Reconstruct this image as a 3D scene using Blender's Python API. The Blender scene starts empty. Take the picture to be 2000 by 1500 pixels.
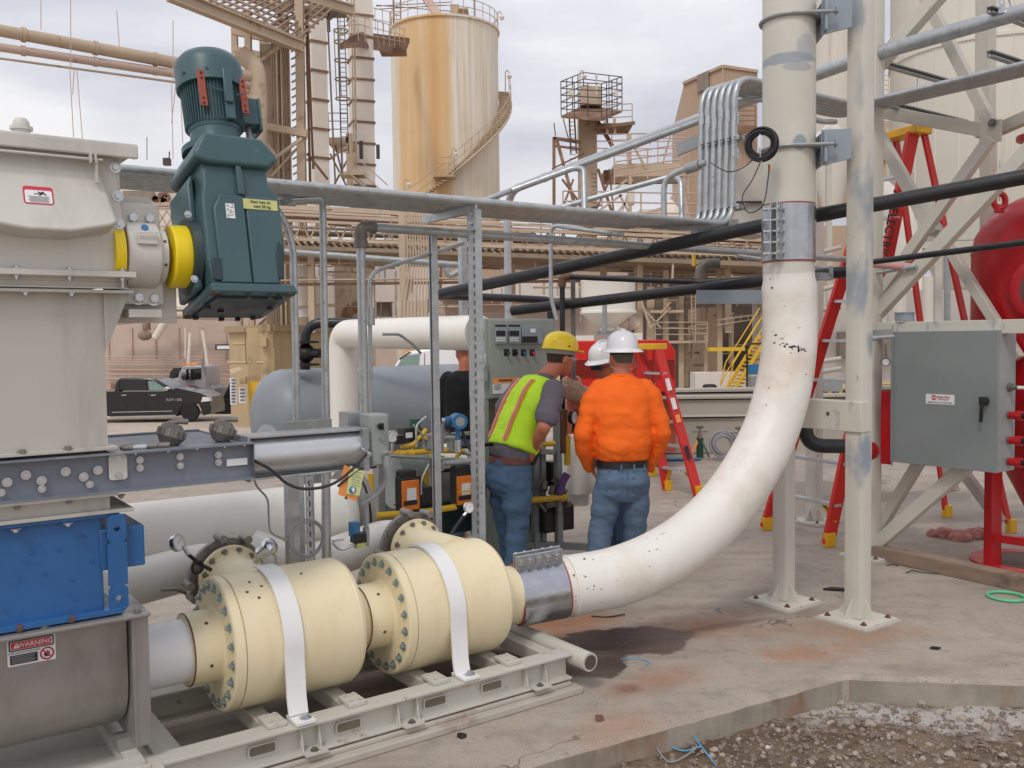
import bpy, math, random
from mathutils import Vector, Matrix, noise
import bmesh
R = math.radians
SC = bpy.context.scene
COL = SC.collection
# ---------------------------------------------------------------- camera
cam = bpy.data.objects.new('camera', bpy.data.cameras.new('camera'))
COL.objects.link(cam)
cam.data.sensor_width = 36; cam.data.lens = 32.4
cam.data.clip_start = .05; cam.data.clip_end = 2000
CAMPOS = Vector((0, 0, 1.81))
CR = Matrix.Rotation(R(90 - 2.8), 3, 'X') @ Matrix.Rotation(R(-.7), 3, 'Z')
cam.matrix_world = Matrix.Translation(CAMPOS) @ CR.to_4x4()
SC.camera = cam
# ---------------------------------------------------------------- sky, sun, exposure
SUN_EL, SUN_AZ = 52, 200          # azimuth measured clockwise from +Y (sun behind the camera, a little to the left)
wd = bpy.data.worlds.new("World"); SC.world = wd; wd.use_nodes = True
nt = wd.node_tree; nt.nodes.clear()
def N(t, **k):
    n = nt.nodes.new(t)
    for a, b in k.items():
        if a[0] == 'i' and a[1:].isdigit(): n.inputs[int(a[1:])].default_value = b
        else: setattr(n, a, b)
    return n
def LK(a, b): nt.links.new(a, b)
out = N('ShaderNodeOutputWorld'); bg = N('ShaderNodeBackground'); LK(bg.outputs[0], out.inputs[0])
sky = N('ShaderNodeTexSky'); sky.sky_type = 'NISHITA'; sky.sun_disc = False
sky.sun_elevation = R(SUN_EL); sky.sun_rotation = R(SUN_AZ); sky.air_density = 1.5; sky.dust_density = 4
tc = N('ShaderNodeTexCoord'); mp = N('ShaderNodeMapping'); mp.inputs['Scale'].default_value = (1, 1, 2.6); mp.inputs['Location'].default_value = (.3, .1, .35)
LK(tc.outputs['Generated'], mp.inputs[0])
n1 = N('ShaderNodeTexNoise'); n1.inputs['Scale'].default_value = 1.7; n1.inputs['Detail'].default_value = 6; n1.inputs['Roughness'].default_value = .5; n1.inputs['Distortion'].default_value = .3
LK(mp.outputs[0], n1.inputs[0])
cr = N('ShaderNodeValToRGB'); cr.color_ramp.elements[0].position = .4; cr.color_ramp.elements[1].position = .6
cr.color_ramp.elements[0].color = (6.5, 6.6, 7.6, 1); cr.color_ramp.elements[1].color = (11.2, 11.1, 11.3, 1)
LK(n1.outputs[0], cr.inputs[0])
sx = N('ShaderNodeSeparateXYZ'); LK(tc.outputs['Generated'], sx.inputs[0])
mr = N('ShaderNodeMapRange'); mr.inputs[1].default_value = 0; mr.inputs[2].default_value = .45; mr.inputs[3].default_value = .8; mr.inputs[4].default_value = 1.16
LK(sx.outputs[2], mr.inputs[0])
vm = N('ShaderNodeVectorMath', operation='SCALE'); LK(cr.outputs[0], vm.inputs[0]); LK(mr.outputs[0], vm.inputs['Scale'])
mx = N('ShaderNodeMix', data_type='RGBA'); mx.inputs[0].default_value = .9
LK(sky.outputs[0], mx.inputs[6]); LK(vm.outputs[0], mx.inputs[7])
LK(mx.outputs[2], bg.inputs[0]); bg.inputs[1].default_value = .1
sun = bpy.data.objects.new('sun', bpy.data.lights.new('sun', 'SUN')); COL.objects.link(sun)
sun.data.energy = 1.25; sun.data.angle = R(11); sun.data.color = (1, .95, .88)
_a, _e = R(SUN_AZ), R(SUN_EL)
sun.rotation_euler = Vector((math.sin(_a) * math.cos(_e), math.cos(_a) * math.cos(_e), math.sin(_e))).to_track_quat('Z', 'Y').to_euler()
SC.view_settings.view_transform = 'Standard'; SC.view_settings.look = 'None'; SC.view_settings.gamma = 1
SC.view_settings.exposure = -.12
SC.cycles.max_bounces = 6
# ---------------------------------------------------------------- frame of the plant: s along the pumps, w away from the viewer
TH = R(35.5)
U = Vector((math.cos(TH), math.sin(TH), 0)); V = Vector((-math.sin(TH), math.cos(TH), 0)); Z = Vector((0, 0, 1)); O = Vector((0, 4.95, 0))
X0 = Vector((1, 0, 0)); Y0 = Vector((0, 1, 0))
FL = Matrix((U, V, Z)).transposed()
def L(s, w, z): return O + U * s + V * w + Z * z
def _ray(x, y): return CR @ Vector(((x - 1000) / 1800, -(y - 750) / 1800, -1))
def _hit(x, y, n, c):
    d = _ray(x, y); return CAMPOS + d * ((c - n.dot(CAMPOS - O)) / n.dot(d))
def Wp(x, y, w): return _hit(x, y, V, w)
def Sp(x, y, s): return _hit(x, y, U, s)
def Zp(x, y, z=0.):
    d = _ray(x, y); return CAMPOS + d * ((z - CAMPOS.z) / d.z)
def Dp(x, y, d):
    q = _ray(x, y); return CAMPOS + q * (d / q.y)
# ---------------------------------------------------------------- materials
def lin(c):
    if isinstance(c, str): c = [int(c[i:i + 2], 16) for i in (0, 2, 4)]
    f = lambda v: v / 12.92 if v <= .04045 else ((v + .055) / 1.055) ** 2.4
    return tuple(f(v / 255) for v in c) + (1,)
MT = {}
def mat(name, col, rough=.5, metal=0., var=.1, vs=3., bump=0., bs=60., dirt=(), stretch=(1, 1, 1), emit=None, alpha=None, coat=0.):
    """noise-varied paint; dirt = list of (colour, lo, hi, scale, stretch)"""
    global nt
    m = bpy.data.materials.new(name); m.use_nodes = True; nt = m.node_tree
    bs_ = nt.nodes['Principled BSDF']; bs_.inputs['Roughness'].default_value = rough; bs_.inputs['Metallic'].default_value = metal
    if coat: bs_.inputs['Coat Weight'].default_value = coat; bs_.inputs['Coat Roughness'].default_value = .15
    tc = N('ShaderNodeTexCoord'); C = lin(col)
    def noi(sc, st=(1, 1, 1), det=5, rg=.55):
        mp = N('ShaderNodeMapping'); mp.inputs['Scale'].default_value = st; LK(tc.outputs['Object'], mp.inputs[0])
        n = N('ShaderNodeTexNoise'); n.inputs['Scale'].default_value = sc; n.inputs['Detail'].default_value = det; n.inputs['Roughness'].default_value = rg
        LK(mp.outputs[0], n.inputs[0]); return n.outputs[0]
    a = noi(vs, stretch); r = N('ShaderNodeMapRange'); r.inputs[1].default_value = .3; r.inputs[2].default_value = .7
    r.inputs[3].default_value = 1 - var; r.inputs[4].default_value = 1 + var; LK(a, r.inputs[0])
    s = N('ShaderNodeVectorMath', operation='SCALE'); s.inputs[0].default_value = C[:3]; LK(r.outputs[0], s.inputs['Scale']); cur = s.outputs[0]
    rr = N('ShaderNodeMapRange'); rr.inputs[1].default_value = .3; rr.inputs[2].default_value = .7; rr.inputs[3].default_value = max(.03, rough - .1); rr.inputs[4].default_value = min(1, rough + .1)
    LK(noi(vs * 3.1), rr.inputs[0]); LK(rr.outputs[0], bs_.inputs['Roughness'])
    for dc, lo, hi, sc, st in dirt:
        a = noi(sc, st, 8, .65); r = N('ShaderNodeMapRange'); r.inputs[1].default_value = lo; r.inputs[2].default_value = hi; LK(a, r.inputs[0])
        x = N('ShaderNodeMix', data_type='RGBA'); LK(r.outputs[0], x.inputs[0]); LK(cur, x.inputs[6]); x.inputs[7].default_value = lin(dc); cur = x.outputs[2]
    LK(cur, bs_.inputs['Base Color'])
    if bump:
        b = N('ShaderNodeBump'); b.inputs['Strength'].default_value = bump; b.inputs['Distance'].default_value = .01; LK(noi(bs), b.inputs['Height']); LK(b.outputs[0], bs_.inputs['Normal'])
    if emit: bs_.inputs['Emission Color'].default_value = C; bs_.inputs['Emission Strength'].default_value = emit
    if alpha is not None: bs_.inputs['Alpha'].default_value = alpha
    MT[name] = m; return m
S1 = (1, 1, 1); SV = (1, 1, .15)
RST = ('7a4a2c', .62, .7, 6, S1)
mat('housing', 'cbc8c1', .42, var=.03, bump=.03, bs=150, dirt=[('a9a49c', .6, .85, 2.5, SV)])
mat('chute', 'b9b6ae', .45, var=.03, bump=.04, bs=120, dirt=[('948f87', .6, .85, 3, SV)])
mat('motorgreen', '3e5a5f', .42, var=.08, bump=.06, bs=90, dirt=[('6f8084', .66, .8, 9, S1)])
mat('darkgreen', '26383c', .5, var=.1)
mat('yellow', 'f0d414', .38, var=.05, bump=.02)
mat('gateblue', '767c87', .45, var=.06, dirt=[('92918f', .58, .75, 7, (1, 1, .4))])
mat('blue', '2a5f97', .42, var=.09, vs=5, bump=.05, bs=50, dirt=[('1a4f86', .58, .75, 6, S1)])
mat('stainless', '9d9a97', .4, metal=.45, var=.12, vs=2, stretch=(1, 1, .3), dirt=[('77706a', .58, .85, 3, (1, 1, .3))])
mat('cream', 'e9dcb8', .42, var=.03, vs=2.5, bump=.025, bs=120, dirt=[('d9b98a', .57, .85, 2.6, SV), ('8f8468', .73, .78, 22, S1)])
mat('white', 'e9e9e8', .42, var=.03, dirt=[('c6c2bd', .6, .85, 3, S1)])
mat('pipewhite', 'e4e1da', .5, var=.03, bump=.1, bs=25, dirt=[('c4ae92', .47, .8, 1.9, S1), ('7d7468', .705, .715, 22, (2, 1, 1))])
mat('pipeivory', 'e6e3da', .4, var=.03, dirt=[('b9b4a5', .66, .85, 3, S1)])
mat('tower', 'cbc8bd', .5, var=.03, bump=.03, dirt=[('8e979e', .63, .68, 2.0, (1, 1, .5)), ('a89b8b', .68, .75, 9, S1)])
mat('towerfar', 'bdb9ae', .55, var=.05, dirt=[('9a9184', .6, .8, 4, SV)])
mat('primer', '8d98a2', .5, var=.08)
mat('skid', 'c3c0b6', .5, var=.05, dirt=[('8a7d6c', .62, .72, 9, S1), ('7a4a30', .7, .74, 14, S1)])
def galv():
    m = mat('galv', 'b4b8ba', .4, metal=.65, var=.13, vs=14, dirt=[('8d9193', .58, .7, 30, S1), ('dcdedf', .66, .72, 60, S1)])
galv()
mat('galvdull', '979b9c', .5, metal=.4, var=.12, vs=10)
mat('zinc', 'c3c6ca', .3, metal=.85, var=.15, vs=20)
mat('zincblue', 'a3b2b4', .32, metal=.75, var=.2, vs=25)
mat('coupling', 'b3b6bb', .25, metal=.9, var=.1, vs=6, bump=.03, bs=30, dirt=[('7f6f66', .62, .85, 4, S1)])
mat('alu', 'c6c8cb', .3, metal=.6, var=.05)
mat('chrome', 'd5d7da', .14, metal=1, var=.03)
mat('iron', '7a7570', .5, metal=.5, var=.15, vs=12, dirt=[('5b463a', .6, .7, 20, S1)])
mat('cast', '8b8680', .45, metal=.4, var=.12, vs=15)
mat('black', '1b1b1d', .42, var=.15)
mat('blackpipe', '232428', .38, var=.2, vs=5, dirt=[('47474a', .6, .75, 8, S1)])
mat('rubber', '17171a', .6, var=.1)
mat('cable', '2c2c30', .5)
mat('cablegrey', '8f9093', .5)
mat('red', 'b2141f', .36, var=.05, dirt=[('8a0f18', .6, .8, 4, S1)])
mat('redglossy', 'a80f20', .3, var=.05)
mat('redmachine', 'd2261c', .4, var=.05, dirt=[('a8342a', .6, .8, 4, S1)])
mat('brickred', '9a4a38', .5, var=.1)
mat('ladderred', 'cf2a24', .4, var=.08)
mat('ladderorange', 'd8431f', .4, var=.08)
mat('ladderyellow', 'e0ab1c', .45, var=.08)
mat('panelgrey', '858c8c', .42, var=.04, dirt=[('b3bab9', .72, .74, 5, (.5, .5, 14))])
mat('panelgrey2', '8f9695', .45, var=.05, dirt=[('b9bfbe', .6, .62, 60, (6, 6, .3))])
mat('cabinet', '949b98', .42, var=.03)
mat('tankgrey', '80878c', .45, var=.05, vs=1.5)
mat('orange', 'e57a1c', .45, var=.04)
mat('gasyellow', 'dcb22c', .42, var=.08)
mat('paper', 'e6e6e8', .55, var=.03)
mat('papergreen', 'd7e09a', .55, var=.04)
mat('paperorange', 'f09a55', .55, var=.04)
mat('signred', 'c8384a', .5, var=.03)
mat('signdark', '2d2b3a', .5, var=.03)
mat('signblue', '2c6d9c', .5, var=.03)
mat('tape', 'c3c47e', .6, var=.08)
mat('brown', '6b4a3a', .6, var=.15)
mat('tan', 'b9a37f', .65, var=.07, vs=1.5, dirt=[('a9906a', .6, .8, 1, SV)])
mat('tanroof', 'a38f6e', .65, var=.1)
mat('steeltan', 'b9a68f', .6, var=.12, vs=.8, dirt=[('8a6548', .58, .72, 1.6, S1)])
mat('steeltandark', '8f7d69', .65, var=.15, vs=.8, dirt=[('6a4a36', .55, .7, 1.8, S1)])
mat('steelrust', '80604c', .7, var=.2, vs=1, dirt=[('a98d72', .55, .7, 1.6, S1)])
mat('steelpink', 'c0a79a', .6, var=.1, vs=1, dirt=[('8d5a4c', .6, .7, 2, S1)])
mat('steeldark', '4b433f', .6, var=.2, vs=1.5)
mat('ductwhite', 'dcd4c8', .6, var=.06, vs=.6, dirt=[('b08a5e', .64, .74, .8, SV), ('6b4a38', .72, .75, 3, S1)])
mat('siding', 'c4b2a6', .7, var=.06, vs=.5, dirt=[('9c8577', .58, .8, 1.1, (3, 3, .15)), ('7a5648', .69, .73, 2, S1)])
mat('sidingwhite', 'ddd6cf', .65, var=.05, vs=.4, dirt=[('a3948a', .6, .82, 1.3, (3, 3, .15))])
mat('sidingtan', 'b8a08a', .7, var=.05, vs=.4, dirt=[('98795d', .58, .8, 1, (4, 4, .1))])
mat('bigtank', 'd6d1c6', .55, var=.03, vs=.5, dirt=[('b6afa2', .58, .8, 1, (3, 3, .1))])
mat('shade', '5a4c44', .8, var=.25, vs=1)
mat('louvre', '8e8276', .7, var=.1)
mat('carblack', '101116', .28, var=.1, coat=.6)
mat('glassdark', '20262a', .1, var=.1, coat=.5)
mat('glassgreen', '7f9a90', .12, var=.1, coat=.5)
mat('truckgrey', '9b9a9c', .35, var=.05, coat=.3)
mat('vanwhite', 'e9e9ec', .35, var=.02, coat=.3)
mat('skin', 'b87058', .55, var=.08, vs=12, bump=.05, bs=80)
mat('hair', '33241d', .7, var=.2, vs=40)
mat('hairgrey', '5c5550', .7, var=.2, vs=40)
mat('hatyellow', 'f2d21a', .32, var=.02, coat=.3)
mat('hatwhite', 'ededf0', .32, var=.02, coat=.3)
mat('orangeshirt', 'ff7018', .85, var=.04, vs=6, bump=.12, bs=90)
mat('greyshirt', '66616a', .85, var=.08, vs=8, bump=.15, bs=120)
mat('blackshirt', '17171a', .85, var=.1, bump=.12, bs=90)
mat('hivis', 'c2ee2e', .75, var=.05, vs=6, bump=.15, bs=90)
mat('stripe', 'ff7d3a', .6, var=.06)
mat('stripegrey', '9c8b96', .5, var=.06)
mat('denim', '5b7189', .85, var=.12, vs=5, bump=.35, bs=260, dirt=[('7288a1', .58, .85, 4, S1), ('4a6280', .6, .8, 12, (1, 1, .4))])
mat('denimdark', '48637e', .85, var=.12, vs=5, bump=.35, bs=260, dirt=[('5f7d9a', .58, .85, 4, S1), ('3a5878', .6, .8, 12, (1, 1, .4))])
mat('leather', '3a2620', .5, var=.1)
mat('leatherbrown', '6a3a34', .5, var=.1)
mat('glove', 'a58b78', .85, var=.12, vs=10, bump=.2)
mat('lens', 'd8dde0', .1, var=.02, alpha=.35)
mat('hosegreen', '63c08b', .4, var=.05)
mat('wireblue', '5a9ac8', .5, var=.1)
mat('wirepink', 'd8506a', .5)
mat('rag', 'b8827a', .9, var=.2, vs=12, bump=.3)
mat('wood', '8c7868', .75, var=.2, vs=3, stretch=(1, 1, 6), bump=.2, dirt=[('5f4c40', .55, .7, 4, S1)])
mat('rock', 'a39789', .85, var=.15, vs=8, bump=.4, bs=40)
mat('rockwhite', 'cfcac4', .85, var=.1, vs=8, bump=.4, bs=40)
mat('purple', '6a4a8a', .5)
mat('cylgreen', '24503a', .45, var=.15)
mat('pvcpink', 'c89a94', .5, var=.05)
mat('concrete', 'a8a297', .8, var=.06, vs=1.3, bump=.1, bs=30, dirt=[('8d877c', .56, .8, .9, S1), ('6c665d', .66, .72, 6, S1)])
mat('grout', 'b5ada2', .8, var=.1, vs=4, bump=.15, bs=30, dirt=[('8f7460', .6, .75, 3, S1)])
mat('pocket', '77705f', .8, var=.2, vs=10)
mat('rockdark', '83756a', .9, var=.2, vs=12, bump=.4, bs=40)
# ---------------------------------------------------------------- special materials
def begin(name, rough=.8):
    global nt
    m = bpy.data.materials.new(name); m.use_nodes = True; nt = m.node_tree; MT[name] = m
    b = nt.nodes['Principled BSDF']; b.inputs['Roughness'].default_value = rough
    g = N('ShaderNodeNewGeometry'); return b, g.outputs['Position']
def noi(vec, sc, st=(1, 1, 1), det=6, rg=.6, off=(0, 0, 0)):
    mp = N('ShaderNodeMapping'); mp.inputs['Scale'].default_value = st; mp.inputs['Location'].default_value = off; LK(vec, mp.inputs[0])
    n = N('ShaderNodeTexNoise'); n.inputs['Scale'].default_value = sc; n.inputs['Detail'].default_value = det; n.inputs['Roughness'].default_value = rg
    LK(mp.outputs[0], n.inputs[0]); return n.outputs[0]
def rng(v, a, b, c=0., d=1., smooth=False):
    r = N('ShaderNodeMapRange'); r.inputs[1].default_value = a; r.inputs[2].default_value = b; r.inputs[3].default_value = c; r.inputs[4].default_value = d
    if smooth: r.interpolation_type = 'SMOOTHSTEP'
    LK(v, r.inputs[0]); return r.outputs[0]
def mth(op, a, b=None):
    n = N('ShaderNodeMath', operation=op)
    for i, v in enumerate((a, b)):
        if v is None: continue
        if hasattr(v, 'links'): LK(v, n.inputs[i])
        else: n.inputs[i].default_value = v
    return n.outputs[0]
def mixc(f, a, b):
    x = N('ShaderNodeMix', data_type='RGBA')
    if hasattr(f, 'links'): LK(f, x.inputs[0])
    else: x.inputs[0].default_value = f
    for i, v in ((6, a), (7, b)):
        if hasattr(v, 'links'): LK(v, x.inputs[i])
        else: x.inputs[i].default_value = lin(v)
    return x.outputs[2]
def blob(pos, c, rx, ry, rot, soft=.35, wob=.42, ns=3.2):
    """stain mask: a wobbly patch of its own outline on the ground"""
    mp = N('ShaderNodeMapping', vector_type='TEXTURE'); mp.inputs['Location'].default_value = (c.x, c.y, 0); mp.inputs['Rotation'].default_value = (0, 0, rot); mp.inputs['Scale'].default_value = (rx, ry, 1e3)
    LK(pos, mp.inputs[0]); ln = N('ShaderNodeVectorMath', operation='LENGTH'); LK(mp.outputs[0], ln.inputs[0])
    d = mth('ADD', ln.outputs['Value'], rng(noi(pos, ns, det=7), .25, .75, -wob, wob))
    return rng(d, 1, 1 - soft, 0, 1)
def bumpn(b, h, st, dist=.01):
    n = N('ShaderNodeBump'); n.inputs['Strength'].default_value = st; n.inputs['Distance'].default_value = dist; LK(h, n.inputs['Height']); LK(n.outputs[0], b.inputs['Normal'])
b, P = begin('slab', .75)
c = mixc(rng(noi(P, .9), .35, .65), 'a0958a', 'b2a799')
c = mixc(rng(noi(P, 6, det=8), .5, .78), c, '8d8379')
c = mixc(mth('MULTIPLY', rng(noi(P, 1.1, off=(3, 1, 0)), .5, .72), .55), c, 'a59483')
c = mixc(mth('MULTIPLY', rng(noi(P, 34, det=3), .66, .7), .6), c, '6b5f56')
for px, py, rx, ry, rt, col, op, so in ((1350, 1230, .8, .3, 20, 'a0683f', .7, .9), (1080, 1215, .6, .45, 25, 'a56c45', .9, .8), (1600, 1215, .9, .25, 20, '9c7a62', .6, .9), (1560, 1275, .4, .2, 10, 'a87048', .65, .9), (1290, 1330, .4, .2, 40, 'a0613c', .6, .9), (1230, 1345, .1, .09, 0, '7a4630', .7, .8),
                                    (1700, 1240, .5, .25, 15, 'a57a58', .55, .9), (1290, 1190, .6, .12, 12, '8a7565', .5, .9), (1200, 1420, .4, .2, 30, 'b08466', .5, .9), (700, 1390, .45, .3, 35, '7c6f66', .75, .5), (860, 1330, .8, .4, 32, '6e5042', .85, .4), (1000, 1310, .3, .3, 35, '6e4a38', .9, .4),
                                    (1440, 1218, .55, .07, 22, '7a6050', .8, .6), (1120, 1288, .32, .3, 0, '3f2c23', .97, .09), (1235, 1250, .42, .26, 12, '46332a', .97, .09), (1900, 1010, 1.4, .25, 10, '85796d', .7, .5), (1700, 975, 2.2, .5, 5, '8f8274', .7, .5), (1450, 1000, 1.6, .15, 5, '8f8274', .5, .8), (1540, 1195, .4, .2, 0, '837568', .7, .7), (1680, 1225, .4, .25, 0, '9a7a60', .6, .8)):
    c = mixc(mth('MULTIPLY', blob(P, Zp(px, py), rx, ry, R(rt), so), op), c, col)
c = mixc(mth('MULTIPLY', rng(noi(P, 2.6, st=(.5, 1.6, 1), det=8), .52, .66), .45), c, '7f746a')
LK(c, b.inputs['Base Color']); bumpn(b, noi(P, 45, det=8), .2)
v_ = N('ShaderNodeTexVoronoi', feature='DISTANCE_TO_EDGE'); v_.inputs['Scale'].default_value = .75; av = N('ShaderNodeVectorMath', operation='ADD'); nz = N('ShaderNodeTexNoise'); nz.inputs['Scale'].default_value = 2.2; nz.inputs['Detail'].default_value = 6; LK(P, nz.inputs[0]); sc0 = N('ShaderNodeVectorMath', operation='SCALE'); sc0.inputs['Scale'].default_value = .5; LK(nz.outputs['Color'], sc0.inputs[0]); LK(P, av.inputs[0]); LK(sc0.outputs[0], av.inputs[1]); LK(av.outputs[0], v_.inputs[0])
crk = mth('MULTIPLY', rng(v_.outputs['Distance'], .0035, .0012, 0, 1), rng(noi(P, .8, off=(7, 2, 0)), .52, .6)); c = mixc(mth('MULTIPLY', crk, .8), c, '4e463f')
c = mixc(mth('MULTIPLY', rng(noi(P, 75, det=4, rg=.8), .4, .62), .28), c, '7d756c'); c = mixc(mth('MULTIPLY', rng(noi(P, 120, det=2, off=(4, 4, 4)), .66, .69), .6), c, '4a423b'); c = mixc(mth('MULTIPLY', rng(noi(P, 110, det=2, off=(9, 4, 4)), .67, .7), .5), c, 'ddd6cc')
c = mixc(mth('MULTIPLY', rng(noi(P, 14, det=6, off=(2, 6, 0)), .62, .66), .4), c, '6e645b')
LK(c, b.inputs['Base Color'])
wet = blob(P, Zp(1120, 1288), .32, .3, 0, .09)
LK(rng(mth('MAXIMUM', wet, blob(P, Zp(1235, 1250), .42, .26, R(12), .09)), 0, 1, .8, .45), b.inputs['Roughness']); pud = mth('MULTIPLY', mth('MAXIMUM', blob(P, Zp(1720, 968), 1.5, .5, R(-8), .12, .7, 1.3), blob(P, Zp(1590, 945), 1.0, .35, R(5), .12, .7, 1.6)), .9)
rl = b.inputs['Roughness'].links[0].from_socket; x = N('ShaderNodeMix'); LK(pud, x.inputs[0]); LK(rl, x.inputs[2]); x.inputs[3].default_value = .06; LK(x.outputs[0], b.inputs['Roughness']); LK(mixc(mth('MULTIPLY', pud, .6), c, '6f675f'), b.inputs['Base Color'])
bn = b.inputs['Normal'].links[0].from_node; LK(mth('SUBTRACT', .2, mth('MULTIPLY', pud, .21)), bn.inputs['Strength'])
b, P = begin('slabedge', .8)
c = mixc(rng(noi(P, 3), .4, .6), 'a39a8c', '8b8378')
c = mixc(mth('MULTIPLY', rng(noi(P, 1.3, st=(1, 1, .2), off=(1.2, 0, 0)), .52, .6), .85), c, '875c3e')
LK(c, b.inputs['Base Color']); bumpn(b, noi(P, 30), .3)
b, P = begin('gravel', .9)
c = mixc(rng(noi(P, 2.2), .38, .62), '66533f', '877460')
c = mixc(rng(noi(P, 11, det=8), .5, .68), c, '544335')
c = mixc(rng(noi(P, 30, det=4), .64, .69), c, 'a09383')
c = mixc(mth('MULTIPLY', blob(P, Zp(1850, 1400, -.13), .8, .22, R(-5), .5, .8, 4), .8), c, 'c9c5bf')
c = mixc(mth('MULTIPLY', blob(P, Zp(1380, 1425, -.13), .35, .1, R(30), .5, .7, 4), .8), c, '8f5a34')
c = mixc(mth('MULTIPLY', blob(P, Zp(1560, 1390, -.13), .45, .1, R(25), .5, .8, 5), .7), c, 'bab2a6')
LK(c, b.inputs['Base Color']); bumpn(b, noi(P, 60, det=8), .9, .02)
b, P = begin('yard', .85)
c = mixc(rng(noi(P, .25), .4, .6), 'b3a595', 'c2b4a3')
c = mixc(rng(noi(P, .5, st=(.3, 2.5, 1)), .52, .7), c, '93877b')
c = mixc(rng(noi(P, 1.7, st=(.4, 2.5, 1), det=8), .58, .7), c, '857a70')
LK(c, b.inputs['Base Color'])
# off-white steel with brushed-on grey primer patches, each at its own place
def patched(name, spots):
    b, P = begin(name, .5); c = mixc(rng(noi(P, 2), .4, .6), 'c6c3b8', 'cfccc2'); c = mixc(rng(noi(P, 9), .68, .75), c, 'a89b8b')
    for p, rx, rz, op in spots:
        mp = N('ShaderNodeMapping', vector_type='TEXTURE'); mp.inputs['Location'].default_value = p; mp.inputs['Scale'].default_value = (rx * 1.35, .4, rz); LK(P, mp.inputs[0]); ln = N('ShaderNodeVectorMath', operation='LENGTH'); LK(mp.outputs[0], ln.inputs[0])
        d = mth('ADD', ln.outputs['Value'], rng(noi(P, 9, st=(1, 1, .5), det=4), .3, .7, -.22, .22)); c = mixc(mth('MULTIPLY', rng(d, 1, .72, 0, 1), op), c, '8b97a3')
    LK(c, b.inputs['Base Color']); bumpn(b, noi(P, 120), .04)
patched('towerpatch', [(Dp(x, y, 5.99), rx, rz, o) for x, y, rx, rz, o in ((1645, 45, .05, .22, .7), (1650, 290, .045, .17, .55), (1655, 395, .07, .42, .75), (1648, 560, .07, .3, .85), (1668, 668, .04, .14, .9), (1652, 880, .08, .26, .95), (1680, 500, .03, .2, .5), (1646, 190, .03, .3, .5))])
patched('riserpatch', [(Dp(x, y, 5.65), rx, rz, o) for x, y, rx, rz, o in ((1535, 112, .16, .035, .8), (1560, 130, .07, .03, .6), (1562, 278, .035, .05, .9), (1576, 90, .05, .09, .5))])
# silo: pale steel with broad rust streaks running down its front left
SILO = Dp(873, 400, 60); SILO.z = 0
b, P = begin('silo', .65)
sv = N('ShaderNodeVectorMath', operation='SUBTRACT'); LK(P, sv.inputs[0]); sv.inputs[1].default_value = SILO
sp = N('ShaderNodeSeparateXYZ'); LK(sv.outputs[0], sp.inputs[0])
ang = mth('ARCTAN2', sp.outputs[0], mth('MULTIPLY', sp.outputs[1], -1.))          # 0 towards the viewer
cb = N('ShaderNodeCombineXYZ'); LK(ang, cb.inputs[0]); LK(mth('MULTIPLY', sp.outputs[2], .01), cb.inputs[1])
A = cb.outputs[0]
c = mixc(rng(noi(A, 9), .4, .6), 'd9cfbd', 'e2dccf')
c = mixc(mth('MULTIPLY', rng(noi(A, 16, det=8), .45, .62), .5), c, 'cbb592')
win = mth('MULTIPLY', rng(ang, -1.05, -.85), rng(ang, .22, .1))
win = mth('MULTIPLY', win, rng(noi(A, 5.5, off=(.6, 0, 0), det=3), .3, .5, .35, 1))
c = mixc(mth('MULTIPLY', win, .9), c, 'd6b07c')
c = mixc(mth('MULTIPLY', mth('MULTIPLY', rng(ang, -.25, -.15), rng(ang, .0, -.1)), .55), c, 'cf9c60')
c = mixc(mth('MULTIPLY', rng(noi(P, .5), .55, .7), .3), c, 'c2a071')
LK(c, b.inputs['Base Color'])
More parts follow.
